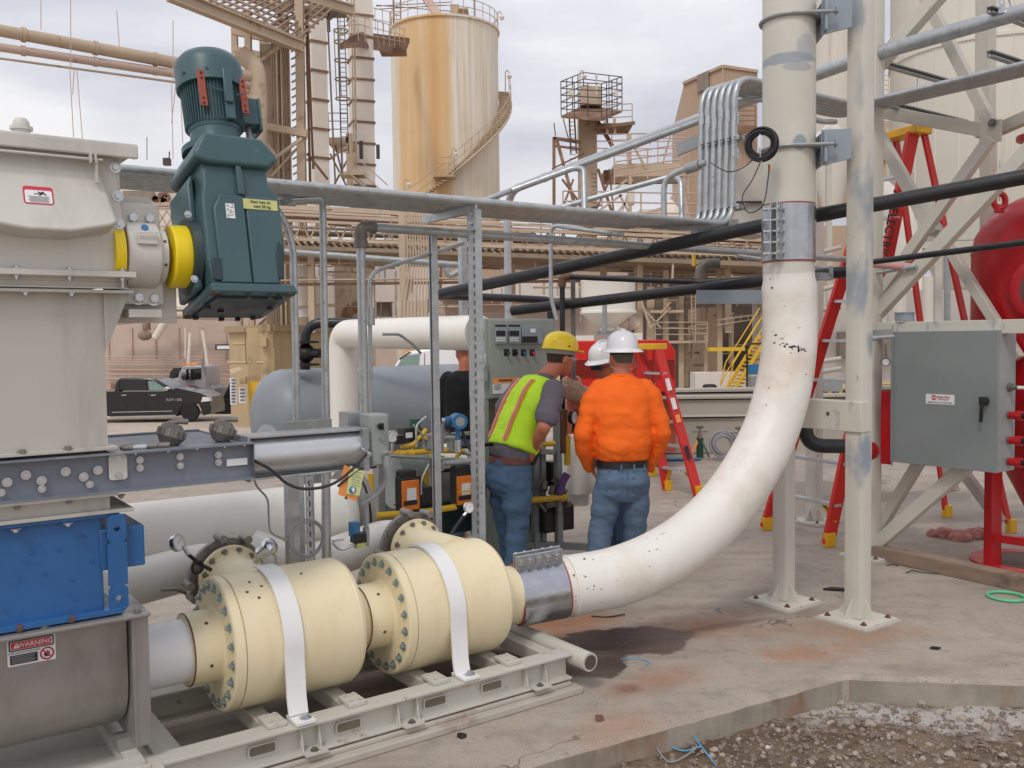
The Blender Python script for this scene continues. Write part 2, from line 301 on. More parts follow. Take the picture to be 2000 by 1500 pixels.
# ---------------------------------------------------------------- geometry
OFF = {}
class M:
    def __init__(s): s.v = []; s.f = []; s.k = []
    def add(s, vs, fs):
        s.k.append((len(s.v), len(s.f))); o = len(s.v); s.v += [Vector(v) for v in vs]; s.f += [tuple(i + o for i in f) for f in fs]; return s
    def box(s, c, size, F=None):
        F = FL if F is None else F; c = Vector(c)
        x, y, z = [F.col[i] * (size[i] / 2) for i in range(3)]
        vs = [c + x * a + y * b_ + z * d for a in (-1, 1) for b_ in (-1, 1) for d in (-1, 1)]
        return s.add(vs, [(0, 1, 3, 2), (4, 6, 7, 5), (0, 4, 5, 1), (2, 3, 7, 6), (0, 2, 6, 4), (1, 5, 7, 3)])
    def frame(s, d, up=None):
        d = d.normalized(); up = up or (Z if abs(d.z) < .95 else V)
        x = up.cross(d)
        if x.length < 1e-4: x = X0.cross(d)
        x.normalize(); return x, d.cross(x).normalized()
    def ext(s, prof, p0, p1, up=None, caps=True):
        """closed profile [(x,y)] swept p0->p1; y is towards up"""
        p0, p1 = Vector(p0), Vector(p1); x, y = s.frame(p1 - p0, up); n = len(prof)
        vs = [p + x * a + y * b_ for p in (p0, p1) for a, b_ in prof]
        fs = [(i, (i + 1) % n, n + (i + 1) % n, n + i) for i in range(n)]
        if caps: fs += [tuple(range(n))[::-1], tuple(range(n, 2 * n))]
        return s.add(vs, fs)
    def beam(s, p0, p1, a, b_, up=None):
        a /= 2; b_ /= 2; return s.ext([(-a, -b_), (a, -b_), (a, b_), (-a, b_)], p0, p1, up)
    def ibeam(s, p0, p1, w, h, t=.012, up=None):
        w /= 2; h /= 2; k = t / 2
        return s.ext([(-w, -h), (w, -h), (w, -h + t), (k, -h + t), (k, h - t), (w, h - t), (w, h), (-w, h), (-w, h - t), (-k, h - t), (-k, -h + t), (-w, -h + t)], p0, p1, up)
    def chan(s, p0, p1, w, h, t=.008, up=None):
        """channel, web on the -x side, flanges up and down"""
        h /= 2
        return s.ext([(0, -h), (w, -h), (w, -h + t), (t, -h + t), (t, h - t), (w, h - t), (w, h), (0, h)], p0, p1, up)
    def angle(s, p0, p1, a, t=.006, up=None): return s.ext([(0, 0), (a, 0), (a, t), (t, t), (t, a), (0, a)], p0, p1, up)
    def cyl(s, p0, p1, r0, r1=None, n=20, caps=True):
        r1 = r0 if r1 is None else r1; p0, p1 = Vector(p0), Vector(p1)
        x, y = s.frame(p1 - p0); vs = []
        for p, r in ((p0, r0), (p1, r1)):
            vs += [p + (x * math.cos(2 * math.pi * i / n) + y * math.sin(2 * math.pi * i / n)) * r for i in range(n)]
        fs = [(i, (i + 1) % n, n + (i + 1) % n, n + i) for i in range(n)]
        if caps: fs += [tuple(range(n))[::-1], tuple(range(n, 2 * n))]
        return s.add(vs, fs)
    def lathe(s, prof, o, ax, n=32, a0=0, a1=2 * math.pi):
        """prof [(along,radius)] turned about ax"""
        o = Vector(o); ax = Vector(ax).normalized(); x, y = s.frame(ax); full = abs(a1 - a0 - 2 * math.pi) < 1e-6
        m = n if full else n + 1; vs = []
        for h, r in prof:
            for i in range(m):
                a = a0 + (a1 - a0) * i / n; vs.append(o + ax * h + (x * math.cos(a) + y * math.sin(a)) * max(r, 1e-4))
        fs = []
        for j in range(len(prof) - 1):
            for i in range(n):
                k = (i + 1) % m; fs.append((j * m + i, j * m + k, (j + 1) * m + k, (j + 1) * m + i))
        if full and prof[0][1] > 1e-3: fs.append(tuple(range(m))[::-1])
        if full and prof[-1][1] > 1e-3: fs.append(tuple(range((len(prof) - 1) * m, len(prof) * m)))
        return s.add(vs, fs)
    def tube(s, pts, r, n=10, bend=0., caps=True, k=6):
        pts = [Vector(p) for p in pts]
        if bend:
            q = [pts[0]]
            for i in range(1, len(pts) - 1):
                a, b_, c_ = pts[i - 1], pts[i], pts[i + 1]; d0 = (a - b_); d1 = (c_ - b_)
                t = min(bend, d0.length * .48, d1.length * .48); p0 = b_ + d0.normalized() * t; p1 = b_ + d1.normalized() * t
                for j in range(k + 1):
                    u = j / k; q.append(p0.lerp(b_, u).lerp(b_.lerp(p1, u), u))
            q.append(pts[-1]); pts = q
        m = len(pts); T = [(pts[min(i + 1, m - 1)] - pts[max(i - 1, 0)]).normalized() for i in range(m)]
        x, y = s.frame(T[0]); vs = []
        for i in range(m):
            if i:
                x = (x - T[i] * x.dot(T[i])).normalized(); y = T[i].cross(x)
            rr = r[i] if isinstance(r, (list, tuple)) else r
            vs += [pts[i] + (x * math.cos(2 * math.pi * j / n) + y * math.sin(2 * math.pi * j / n)) * rr for j in range(n)]
        fs = [(i * n + j, i * n + (j + 1) % n, (i + 1) * n + (j + 1) % n, (i + 1) * n + j) for i in range(m - 1) for j in range(n)]
        if caps: fs += [tuple(range(n))[::-1], tuple(range((m - 1) * n, m * n))]
        return s.add(vs, fs)
    def torus(s, c, ax, Rr, r, n=32, k=8, a0=0, a1=2 * math.pi):
        ax = Vector(ax).normalized(); x, y = s.frame(ax); full = abs(a1 - a0 - 2 * math.pi) < 1e-6
        pts = [Vector(c) + (x * math.cos(a0 + (a1 - a0) * i / n) + y * math.sin(a0 + (a1 - a0) * i / n)) * Rr for i in range(n + 1)]
        if not full: return s.tube(pts, r, k)
        vs = []
        for i in range(n):
            rad = (pts[i] - Vector(c)).normalized()
            vs += [pts[i] + (rad * math.cos(2 * math.pi * j / k) + ax * math.sin(2 * math.pi * j / k)) * r for j in range(k)]
        return s.add(vs, [(i * k + j, i * k + (j + 1) % k, ((i + 1) % n) * k + (j + 1) % k, ((i + 1) % n) * k + j) for i in range(n) for j in range(k)])
    def prism(s, poly, o, x, y, dep):
        """polygon in the plane o,x,y pushed dep along x cross y"""
        o, x, y = Vector(o), Vector(x), Vector(y); nn = x.cross(y).normalized(); n = len(poly)
        vs = [o + x * a + y * b_ + nn * d for d in (0, dep) for a, b_ in poly]
        return s.add(vs, [(i, (i + 1) % n, n + (i + 1) % n, n + i) for i in range(n)] + [tuple(range(n))[::-1], tuple(range(n, 2 * n))])
    def loft(s, secs, n=20, caps=True):
        """secs: (centre, rx, ry, X, Y[, power])"""
        vs = []
        for q in secs:
            c_, rx, ry, x, y = q[:5]; pw = q[5] if len(q) > 5 else 1.
            for i in range(n):
                a = 2 * math.pi * i / n; ca, sa = math.cos(a), math.sin(a)
                vs.append(Vector(c_) + x * (rx * math.copysign(abs(ca) ** pw, ca)) + y * (ry * math.copysign(abs(sa) ** pw, sa)))
        m = len(secs); fs = [(i * n + j, i * n + (j + 1) % n, (i + 1) * n + (j + 1) % n, (i + 1) * n + j) for i in range(m - 1) for j in range(n)]
        if caps: fs += [tuple(range(n))[::-1], tuple(range((m - 1) * n, m * n))]
        return s.add(vs, fs)
    def ball(s, c, r, n=12, sq=(1, 1, 1), F=None):
        F = F or Matrix.Identity(3); vs = []; fs = []; m = n // 2 + 1
        for j in range(m + 1):
            t = math.pi * j / m
            for i in range(n):
                a = 2 * math.pi * i / n; p = Vector((math.sin(t) * math.cos(a) * sq[0], math.sin(t) * math.sin(a) * sq[1], math.cos(t) * sq[2])) * r
                vs.append(Vector(c) + F @ p)
        for j in range(m):
            for i in range(n): fs.append((j * n + i, j * n + (i + 1) % n, (j + 1) * n + (i + 1) % n, (j + 1) * n + i))
        return s.add(vs, fs)
    def build(s, name, mt, parent=None, bevel=0., smooth=35, seg=2, each=False, **tags):
        if each:
            K = s.k + [(len(s.v), len(s.f))]; o = None
            for (v0, f0), (v1, f1) in zip(K, K[1:]):
                q = M(); q.v = s.v[v0:v1]; q.f = [tuple(i - v0 for i in f) for f in s.f[f0:f1]]; o = q.build(name, mt, parent, bevel, smooth, seg)
            return o
        if parent is None:
            zs = min(v.z for v in s.v); xs = [v.x for v in s.v]; ys = [v.y for v in s.v]
            off = Vector(((min(xs) + max(xs)) / 2, (min(ys) + max(ys)) / 2, zs))
        else: off = OFF[parent.name]
        me = bpy.data.meshes.new(name); me.from_pydata([v - off for v in s.v], [], s.f)
        bm = bmesh.new(); bm.from_mesh(me); bmesh.ops.remove_doubles(bm, verts=bm.verts, dist=1e-5); bmesh.ops.recalc_face_normals(bm, faces=bm.faces); bm.to_mesh(me); bm.free()
        me.materials.append(MT[mt] if isinstance(mt, str) else mt)
        if smooth:
            me.polygons.foreach_set('use_smooth', [True] * len(me.polygons)); me.set_sharp_from_angle(angle=R(smooth))
        o = bpy.data.objects.new(name, me); COL.objects.link(o)
        if parent is None: o.location = off
        else: o.parent = parent
        OFF[o.name] = off
        if bevel:
            md = o.modifiers.new('b', 'BEVEL'); md.width = bevel; md.segments = seg; md.limit_method = 'ANGLE'; md.angle_limit = R(35); md.harden_normals = False
        tag(o, **tags); return o
def tag(o, label=None, cat=None, group=None, kind=None):
    if label: o['label'] = label
    if cat: o['category'] = cat
    if group: o['group'] = group
    if kind: o['kind'] = kind
    return o
def thing(name, label, cat, loc=None, group=None):
    o = bpy.data.objects.new(name, None); COL.objects.link(o); o.empty_display_size = .1
    o.location = Vector(loc) if loc is not None else Vector((0, 0, 0)); OFF[o.name] = o.location.copy()
    return tag(o, label, cat, group)
def kids(o): return [c for c in bpy.data.objects if c.parent == o]
def dup(root, delta, label=None, rotz=None, group=None):
    ch = {}
    for c in list(COL.objects):
        if c.parent: ch.setdefault(c.parent.name, []).append(c)
    def rec(o, par):
        c = o.copy(); COL.objects.link(c)
        if par: c.parent = par
        OFF[c.name] = OFF[o.name] + Vector(delta)
        for k in ch.get(o.name, []): rec(k, c)
        return c
    r = rec(root, None); r.location = root.location + Vector(delta)
    if rotz is not None: r.rotation_euler.z = rotz
    if label: r['label'] = label
    if group: r['group'] = group
    return r
_BM = {}
def bolt(parent, p, ax, r=.012, mt='zinc', washer=True, stud=False, name='bolt'):
    """one hex-headed bolt with its washer; r is half the width of the head"""
    key = (round(r, 4), mt, washer, stud)
    if key not in _BM:
        m = M()
        if washer: m.cyl((0, 0, 0), (0, 0, r * .22), r * 1.55, n=16)
        m.cyl((0, 0, r * .2), (0, 0, r * 1.0), r, r, n=6); m.cyl((0, 0, r), (0, 0, r * 1.06), r * .86, r * .8, n=12)
        if stud: m.cyl((0, 0, r), (0, 0, r * 1.55), r * .5, n=10)
        o = m.build('tmp', mt, smooth=30); me = o.data; loc = o.location.copy()
        for v in me.vertices: v.co += loc
        bpy.data.objects.remove(o); _BM[key] = me
    o = bpy.data.objects.new(name, _BM[key]); COL.objects.link(o)
    mw = Vector(ax).normalized().to_track_quat('Z', 'Y').to_matrix().to_4x4(); mw.translation = Vector(p) - OFF[parent.name]
    o.parent = parent; o.matrix_local = mw; OFF[o.name] = Vector(p); return o
def text(s, size, o, x, y, mt, parent, name='lettering', al='CENTER', ext=.0006, bold=0.):
    cu = bpy.data.curves.new('t', 'FONT'); cu.body = s; cu.size = size; cu.align_x = al; cu.align_y = 'CENTER'; cu.extrude = ext; cu.offset = bold; cu.resolution_u = 3
    t = bpy.data.objects.new('t', cu); COL.objects.link(t); me = bpy.data.meshes.new_from_object(t); bpy.data.objects.remove(t)
    x = Vector(x).normalized(); y = Vector(y).normalized(); n = x.cross(y); F = Matrix((x, y, n)).transposed()
    for v in me.vertices: v.co = F @ v.co + Vector(o) - OFF[parent.name]
    me.materials.clear(); me.materials.append(MT[mt]); ob = bpy.data.objects.new(name, me); COL.objects.link(ob); ob.parent = parent; OFF[ob.name] = OFF[parent.name]; return ob
def rrect(w, h, r, k=4):
    p = []
    for cx, cy, a in ((w / 2 - r, h / 2 - r, 0), (-w / 2 + r, h / 2 - r, 90), (-w / 2 + r, -h / 2 + r, 180), (w / 2 - r, -h / 2 + r, 270)):
        for i in range(k + 1): t = R(a + 90 * i / k); p.append((cx + r * math.cos(t), cy + r * math.sin(t)))
    return p
def strut(m, p0, p1, a=.041, up=None, slots=True, pitch=.0508):
    """slotted channel: open side faces away from up, slotted web towards up"""
    p0, p1 = Vector(p0), Vector(p1); d = (p1 - p0); ln = d.length; d.normalize(); x, y = m.frame(d, up); h = a / 2; t = .004
    for sx in (-1, 1):
        m.beam(p0 + x * sx * (h - t / 2), p1 + x * sx * (h - t / 2), t, a, y)
        m.beam(p0 + x * sx * (h - .006) - y * (h - t / 2), p1 + x * sx * (h - .006) - y * (h - t / 2), .007, t, y)
    if not slots: m.beam(p0 + y * (h - t / 2), p1 + y * (h - t / 2), a - 2 * t, t - .001, y); return m
    for sx in (-1, 1): m.beam(p0 + x * sx * .0125 + y * (h - t / 2), p1 + x * sx * .0125 + y * (h - t / 2), .0095, t - .001, y)
    k = 0.
    while k < ln - .02:
        e = min(k + pitch - .028, ln); m.beam(p0 + d * k + y * (h - t / 2), p0 + d * e + y * (h - t / 2), .0158, t - .001, y); k += pitch
    return m
ORD = 'first second third fourth fifth sixth seventh eighth ninth tenth eleventh twelfth thirteenth fourteenth fifteenth sixteenth seventeenth eighteenth nineteenth twentieth'.split()
# ================================================================ ground
def poly_sheet(pts, z0, z1, name, mt, **k):
    m = M(); n = len(pts); m.add([(p.x, p.y, z0) for p in pts] + [(p.x, p.y, z1) for p in pts], [tuple(range(n, 2 * n))] + [(i, (i + 1) % n, n + (i + 1) % n, n + i) for i in range(n)])
    return m.build(name, mt, smooth=0, **k)
ek = [L(-6, -.86, 0), L(-1.25, -.86, 0), L(1.346, -1.126, 0), L(2.0, -1.736, 0), Vector((9, 4.75, 0))]
def rough(a, b_, n): return [a.lerp(b_, i / n) + (b_ - a).normalized().cross(Z) * (.007 * noise.noise(a.lerp(b_, i / n) * 9) + .004 * noise.noise(a.lerp(b_, i / n) * 31)) for i in range(n)]
edge = rough(ek[0], ek[1], 6) + rough(ek[1], ek[2], 110) + rough(ek[2], ek[3], 40) + rough(ek[3], ek[4], 120) + [ek[4], Vector((40, 3.9, 0)), Vector((40, 17, 0)), Vector((-12, 17, 0)), Vector((-12, 0, 0))]
slab = poly_sheet(edge, -.35, 0, 'concrete_slab', 'slab', kind='structure', label='stained concrete slab under the equipment')
slab.data.materials.append(MT['slabedge'])
for p in slab.data.polygons:
    if abs(p.normal.z) < .5: p.material_index = 1
md = slab.modifiers.new('b', 'BEVEL'); md.width = .022; md.segments = 1; md.limit_method = 'ANGLE'; md.material = 0
# chamfer strip catching the light along the slab's front edge
m = M()
rnd = random.Random(4)
g = 90; xs0, xs1, ys0, ys1 = -2.2, 6.5, 1.2, 6.0
vs = []
for j in range(g + 1):
    for i in range(g + 1):
        x = xs0 + (xs1 - xs0) * i / g; y = ys0 + (ys1 - ys0) * j / g
        z = -.13 + .035 * noise.noise(Vector((x * 1.4, y * 1.4, 0))) + .022 * noise.noise(Vector((x * 6, y * 6, 3))) + .012 * noise.noise(Vector((x * 17, y * 17, 5)))
        vs.append((x, y, z))
m.add(vs, [(j * (g + 1) + i, j * (g + 1) + i + 1, (j + 1) * (g + 1) + i + 1, (j + 1) * (g + 1) + i) for j in range(g) for i in range(g)])
m.build('dirt_ground', 'gravel', kind='structure', label='rough brown dirt and gravel in front of the slab')
m = M()
far = [(-12, 16.8, -.02), (4, 16.8, -.02), (12, 41, -1.72), (-70, 41, -1.72), (-200, 400, -1.8), (60, 400, -1.8), (-60, 16.8, -.02), (-60, 0, -.02), (-12, 0, -.02), (40, 16.8, -.02), (90, 41, -.1), (260, 400, -.1)]
m.add(far, [(0, 1, 2, 3), (3, 2, 5, 4), (6, 0, 3), (7, 8, 0, 6), (1, 9, 10, 2), (2, 10, 11, 5)]); m.add([(-500, -300, -2.2), (500, -300, -2.2), (500, 900, -2.2), (-500, 900, -2.2)], [(0, 1, 2, 3)])
m.build('yard_ground', 'yard', smooth=0, kind='structure')
def chip(c, r, rn, flat=.7):
    vs = []; fs = []
    bm = bmesh.new(); bmesh.ops.create_icosphere(bm, subdivisions=1, radius=1)
    for v in bm.verts: v.co *= 1 + rn.uniform(-.28, .28)
    q = Matrix.Rotation(rn.uniform(0, 6), 3, 'Z') @ Matrix.Rotation(rn.uniform(-.5, .5), 3, 'X')
    vs = [Vector(c) + (q @ Vector((v.co.x * rn.uniform(.9, 1.2), v.co.y, v.co.z * flat))) * r for v in bm.verts]; fs = [tuple(v.index for v in f.verts) for f in bm.faces]; bm.free(); return vs, fs
def gz(x, y): return -.13 + .035 * noise.noise(Vector((x * 1.4, y * 1.4, 0))) + .022 * noise.noise(Vector((x * 6, y * 6, 3)))
def ondirt(px, py): p = Zp(px, py, -.13); p.z = gz(p.x, p.y); return p
rocks = [(1450, 1352, .075, 0), (1385, 1338, .03, 1), (1345, 1342, .04, 0), (1422, 1338, .022, 1), (1500, 1340, .03, 1), (1576, 1358, .025, 0), (1600, 1345, .03, 1), (1680, 1336, .03, 1), (1745, 1360, .05, 1), (1800, 1372, .03, 0),
         (1835, 1390, .03, 0), (1700, 1345, .045, 0), (1640, 1370, .028, 0), (1880, 1395, .025, 0), (1925, 1420, .03, 0), (1855, 1482, .028, 0), (1770, 1405, .02, 0), (1590, 1395, .022, 0), (1700, 1420, .03, 0), (1640, 1460, .018, 0), (1395, 1470, .02, 0),
         (1320, 1424, .014, 0), (1470, 1385, .018, 0), (1850, 1350, .035, 1), (1930, 1355, .03, 1), (1560, 1428, .014, 0), (1960, 1480, .025, 0), (1500, 1460, .015, 1), (1155, 1490, .018, 1), (1172, 1462, .02, 0), (1210, 1456, .016, 1), (1262, 1442, .014, 1)]
rn = random.Random(8); nb = [0, 0]
rocks = rocks[:1] + sorted(rocks[1:])
for i, (px, py, r, wt) in enumerate(rocks):
    p = ondirt(px, py); vs, fs = chip((p.x, p.y, p.z + r * .35), r, rn); m = M(); m.add(vs, fs)
    o = m.build('rock', 'rockwhite' if wt else 'rock', smooth=0, group='loose rocks on the dirt beside the slab')
    tag(o, 'largest tan rock on the dirt by the slab edge' if i == 0 else ('pale whitish rock on the dirt, %s from the left among the pale ones' if wt else 'brown rock on the dirt, %s from the left among the brown ones') % ORD[nb[wt]], 'rock'); nb[wt] += (i > 0)
m = M(); m2 = M(); MR = random.Random(77)
for i in range(4200):
    px, py = rn.uniform(1050, 2050), rn.uniform(1335, 1520); p = Zp(px, py, -.13)
    d = p - O; s_, w_ = d.dot(U), d.dot(V)
    if w_ > -1.0 - .1027 * s_ - max(0, s_ - 1.35) * .83 - .012: continue
    r = rn.choice((.003, .004, .004, .005, .006, .007, .01, .016)); vs, fs = chip((p.x, p.y, gz(p.x, p.y) + r * .25), r, rn, .8); (m if MR.random() < .16 else m2).add(vs, fs)
m.build('gravel', 'rock', smooth=0, kind='stuff'); m2.build('rubble', 'rockdark', smooth=0, kind='stuff')
# ================================================================ skid
SK = thing('equipment_skid', 'pale grey bolted steel skid frame under the two cream canisters', 'skid', L(-1, -.1, 0))
m = M()
m.ibeam(L(-3.2, -.36, .13), L(.06, -.36, .13), .11, .13, .012); m.ibeam(L(-3.2, .36, .13), L(.06, .36, .13), .11, .13, .012)
m.build('side_rail', 'skid', SK, bevel=.002)
m = M()
for s_ in (-2.6, -1.93, -1.49, -1.12, -.69, -.27, -.0): m.beam(L(s_, -.3, .15), L(s_, .31, .15), .075, .07, Z)
m.build('cross_beam', 'skid', SK, bevel=.003)
# front web pockets: dark fork openings with rims, gussets
for s_ in (-1.56, -1.17, -.73, -.41):
    m = M(); m.prism(rrect(.125, .05, .012), L(s_, -.372, .125), U, Z, .004); m.build('rim', 'skid', SK)
    m = M(); m.prism(rrect(.108, .036, .008), L(s_, -.3765, .125), U, Z, .002); m.build('pocket', 'pocket', SK)
for s_ in (-1.39, -1.31, -.93, -.83, -.21, -.09):
    m = M(); m.prism([(0, 0), (.05, 0), (.02, .114), (0, .114)], L(s_ - .003, -.366, .073), -V, Z, .006)
    m.build('gusset', 'skid', SK)
for s_ in (-1.35, -.88, -.15): m = M(); m.box(L(s_, -.41, .076), (.1, .09, .008)); m.build('foot_plate', 'skid', SK); bolt(SK, L(s_, -.42, .08), Z, .012, 'iron')
m = M(); m.cyl(L(.11, -.5, .165), L(.11, .55, .165), .048, n=28); e = m.build('lifting_tube', 'skid', SK)
m = M(); m.cyl(L(.11, -.5035, .165), L(.11, -.502, .165), .037, n=28); m.build('tube_bore', 'shade', e)
for s_, w_ in ((-1.12, -.33), (-.69, -.33), (-.27, -.33), (-1.49, -.33)):
    m = M(); m.box(L(s_, w_ + .02, .206), (.085, .12, .02)); m.build('clamp_plate', 'skid', SK, bevel=.003)
    for a in (-.022, .022):
        for c_ in (-.035, .035): bolt(SK, L(s_ + a, w_ + .02 + c_, .216), Z, .008, 'skid', False)
m = M(); m.box(L(-1.55, -.36, .045), (3.2, .13, .022)); m.box(L(-1.56, -.37, .0175), (3.3, .2, .035)); m.build('grout_base', 'grout', SK, bevel=.006)
m = M(); m.box(L(-2.5, -.05, .14), (1.3, .6, .05)); m.build('drip_tray', 'skid', SK)
# trough base frame, closer to the viewer
BF = thing('trough_base', 'pale grey channel frame carrying the stainless trough', 'frame', L(-2.5, -.3, .2))
m = M(); m.beam(L(-3.3, -.38, .19), L(-2.03, -.38, .19), .06, .07, Z); m.beam(L(-2.06, -.35, .19), L(-2.06, .3, .19), .06, .07, Z); m.beam(L(-3.3, .33, .19), L(-2.03, .33, .19), .06, .07, Z); m.build('rail', 'skid', BF, bevel=.003)
m = M(); m.box(L(-2.04, -.44, .2), (.13, .06, .012)); m.build('foot_plate', 'skid', BF, bevel=.002); bolt(BF, L(-2.03, -.445, .206), Z, .014, 'skid')
m = M(); m.box(L(-2.06, -.24, .25), (.08, .08, .05)); m.build('stool', 'stainless', BF)
# ================================================================ canisters
def canister(s0, ln, name_label, first):
    """horizontal cream drum with bolted end plate, collar, hold-down strap and a rear port"""
    T = thing('pump_canister', name_label, 'pump', L(s0 + ln / 2, 0, .19), 'cream canisters on the skid')
    zc = .482 if first else .466; c = L(s0, 0, zc); r = .294
    m = M(); m.lathe([(.047, r - .012), (.05, r), (ln - .05, r), (ln - .046, r - .003), (ln - .04, r), (ln - .018, r - .012), (ln, r - .05), (ln, .17)], c, U, 64); m.build('drum', 'cream', T, smooth=30)
    m = M(); m.lathe([(.0, .1), (.0, r - .008), (.006, r), (.042, r), (.046, r - .004)], c, U, 64); m.build('end_plate', 'cream', T, smooth=30)
    m = M(); m.lathe([(-.13, .13), (-.13, .152), (-.122, .158), (-.01, .158), (.0, .17)], c, U, 48); m.build('collar', 'cream', T, smooth=40)
    m = M(); m.torus(c - U * .125, U, .154, .0045, 40, 6); m.build('rust_ring', 'brown', T)
    for k in range(20):
        a = 2 * math.pi * k / 20 + .1; bolt(T, c + (V * math.cos(a) + Z * math.sin(a)) * (r - .042), -U, .0135, 'zincblue', stud=True)
    for a, d in ((2.2, -.06), (3.4, -.06)): m = M(); p = c + U * d + (V * math.cos(a) + Z * math.sin(a)) * .157; m.cyl(p, p + (V * math.cos(a) + Z * math.sin(a)) * .003, .008, n=10); m.build('plug', 'brown', T)
    # strap
    ss = s0 + ln * (.4 if first else .42); m = M(); n = 26; w2 = .043; rr = r + .004; pr = []
    q = [(-.325, -.27), (-.308, -.2)] + [(rr * -math.cos(R(a)), rr * math.sin(R(a))) for a in range(-6, 187, 8)] + [(.308, -.2), (.325, -.27)]
    for i, (a, b_) in enumerate(q):
        d = Vector(q[min(i + 1, len(q) - 1)]) - Vector(q[max(i - 1, 0)]); nn = Vector((-d.y, d.x)).normalized() * .012
        pr.append((a, b_)); pr.append((a + nn.x, b_ + nn.y))
    vs = []
    for (a, b_) in pr:
        for t in (-w2, w2): vs.append(L(ss + t, a, zc + b_))
    fs = []
    for i in range(len(q) - 1):
        o = i * 4; fs += [(o, o + 1, o + 5, o + 4), (o + 2, o + 6, o + 7, o + 3), (o, o + 4, o + 6, o + 2), (o + 1, o + 3, o + 7, o + 5)]
    m.add(vs, fs); m.box(L(ss, -.36, .205), (.086, .12, .012)); m.box(L(ss, .36, .205), (.086, .12, .012)); st = m.build('strap', 'white', T, smooth=30)
    bolt(T, L(ss + .012, -.378, .211), Z, .017, 'zinc')
    # port
    ps = s0 + (.22 if first else .44); pc = lambda w: L(ps, w, .66)
    m = M(); m.lathe([(.0, .125), (.34, .115), (.37, .12), (.4, .14)], pc(0), V, 40); m.build('port_neck', 'cream', T)
    m = M(); m.lathe([(.0, .1), (.0, .158), (.028, .158), (.028, .1)], pc(.395), V, 48); m.build('port_flange', 'cream', T, bevel=.002)
    for k in range(12):
        a = 2 * math.pi * k / 12 + .26; bolt(T, pc(.394) + (U * math.cos(a) + Z * math.sin(a)) * .134, -V, .011, 'cast', stud=True)
    # grey clamp valve behind
    m = M(); m.lathe([(.0, .1), (.0, .185), (.03, .185), (.03, .1)], pc(.47), V, 48)
    for a in (62, 100, 185, 205): p = pc(.44) + (U * math.cos(R(a)) + Z * math.sin(R(a))) * .195; m.cyl(p - V * .03, p + V * .07, .02, n=16)
    m.build('clamp_valve', 'cast', T, bevel=.002)
    for k in range(12):
        a = 2 * math.pi * k / 12; bolt(T, pc(.468) + (U * math.cos(a) + Z * math.sin(a)) * .165, -V, .009, 'cast', stud=True)
    return T, pc
P1, pc1 = canister(-1.63, .62, 'nearer cream canister with bolted end plate and plugged holes, beside the trough', True)
P2, pc2 = canister(-.81, .62, 'farther cream canister, joined to the clamped white pipe', False)
for px, py, k in ((500, 1158, P1), (470, 1150, P1), (518, 1128, P1), (548, 1145, P1), (505, 1185, P1)):
    a = Wp(px, py, 0) ; s_ = (a - O).dot(U)
for s_, a in ((-1.53, 58), (-1.5, 70), (-1.46, 62), (-1.49, 50), (-1.38, 62), (-1.26, 70)):
    d = -V * math.cos(R(a)) + Z * math.sin(R(a)); p = L(s_, 0, .482) + d * .2935; m = M(); m.cyl(p, p + d * .0015, .007, n=10); m.build('plug_hole', 'brown', P1)
# shaft pipe between trough and first canister, spool between canisters
m = M(); m.cyl(L(-2.03, 0, .482), L(-1.745, 0, .482), .135, n=48); tag(m.build('connecting_pipe', 'white'), 'smooth white pipe between stainless trough and first canister', 'pipe')
m = M(); m.cyl(L(-1.04, 0, .475), L(-.91, 0, .47), .145, n=48); m.torus(L(-.918, 0, .47), U, .15, .006); tag(m.build('spool', 'cream'), 'short cream spool joining the two canisters', 'pipe')
# ================================================================ stack on the trough
TR = thing('screw_trough', 'stainless steel trough with a warning label under the blue housing', 'trough', L(-2.5, 0, .28))
m = M(); pf = [(-.31, .76), (-.31, .5)] + [(-.31 * math.cos(R(a)), .5 - .23 * math.sin(R(a))) for a in range(12, 180, 12)] + [(.31, .5), (.31, .76)]
vs = [L(s_, a, b_ + .0) for s_ in (-3.4, -2.06) for a, b_ in pf]; n = len(pf)
m.add(vs, [(i, i + 1, n + i + 1, n + i) for i in range(n - 1)]); m.build('trough_shell', 'stainless', TR, smooth=40)
m = M(); m.box(L(-2.045, 0, .51), (.014, .72, .5)); m.box(L(-2.02, -.352, .51), (.06, .012, .5)); m.build('end_plate', 'stainless', TR, bevel=.002)
m = M(); m.box(L(-2.7, -.01, .779), (1.42, .78, .012)); m.box(L(-2.7, -.33, .767), (1.42, .1, .008)); m.build('top_flange', 'stainless', TR, bevel=.002)
for s_ in (-2.35, -2.03): bolt(TR, L(s_, -.36, .787), Z, .011, 'cast')
lb = M(); lo = L(-2.388, -.3125, .7) ; LW, LH = .158, .098
lb.prism(rrect(LW, LH, .004), lo, U, Z, .002); lab = lb.build('warning_label', 'paper', TR)
def sign(poly, mt, dx=0, dz=0, lay=1, par=None, o=None, x=U, y=Z): m = M(); n = x.cross(y); m.prism(poly, (o or lo) + x * dx + y * dz + n * (.0022 * lay), x, y, .0006); return m.build('sign_mark', mt, par or lab, smooth=0)
sign(rrect(.148, .04, .006), 'signdark', 0, .025); sign(rrect(.138, .03, .004), 'paper', 0, .025, 1.4); sign(rrect(.134, .027, .004), 'signred', 0, .025, 1.8)
text('WARNING', .024, lo + U * .012 + Z * .025 + (U.cross(Z)) * .0052, U, Z, 'paper', lab)
sign([(-.01, -.008), (.01, -.008), (0, .009)], 'paper', -.05, .025, 2.2); text('!', .014, lo - U * .05 + Z * .023 + (U.cross(Z)) * .006, U, Z, 'signdark', lab)
text('CONTAINS MOVING PARTS', .0085, lo - U * .024 - Z * .002 + (U.cross(Z)) * .003, U, Z, 'signdark', lab)
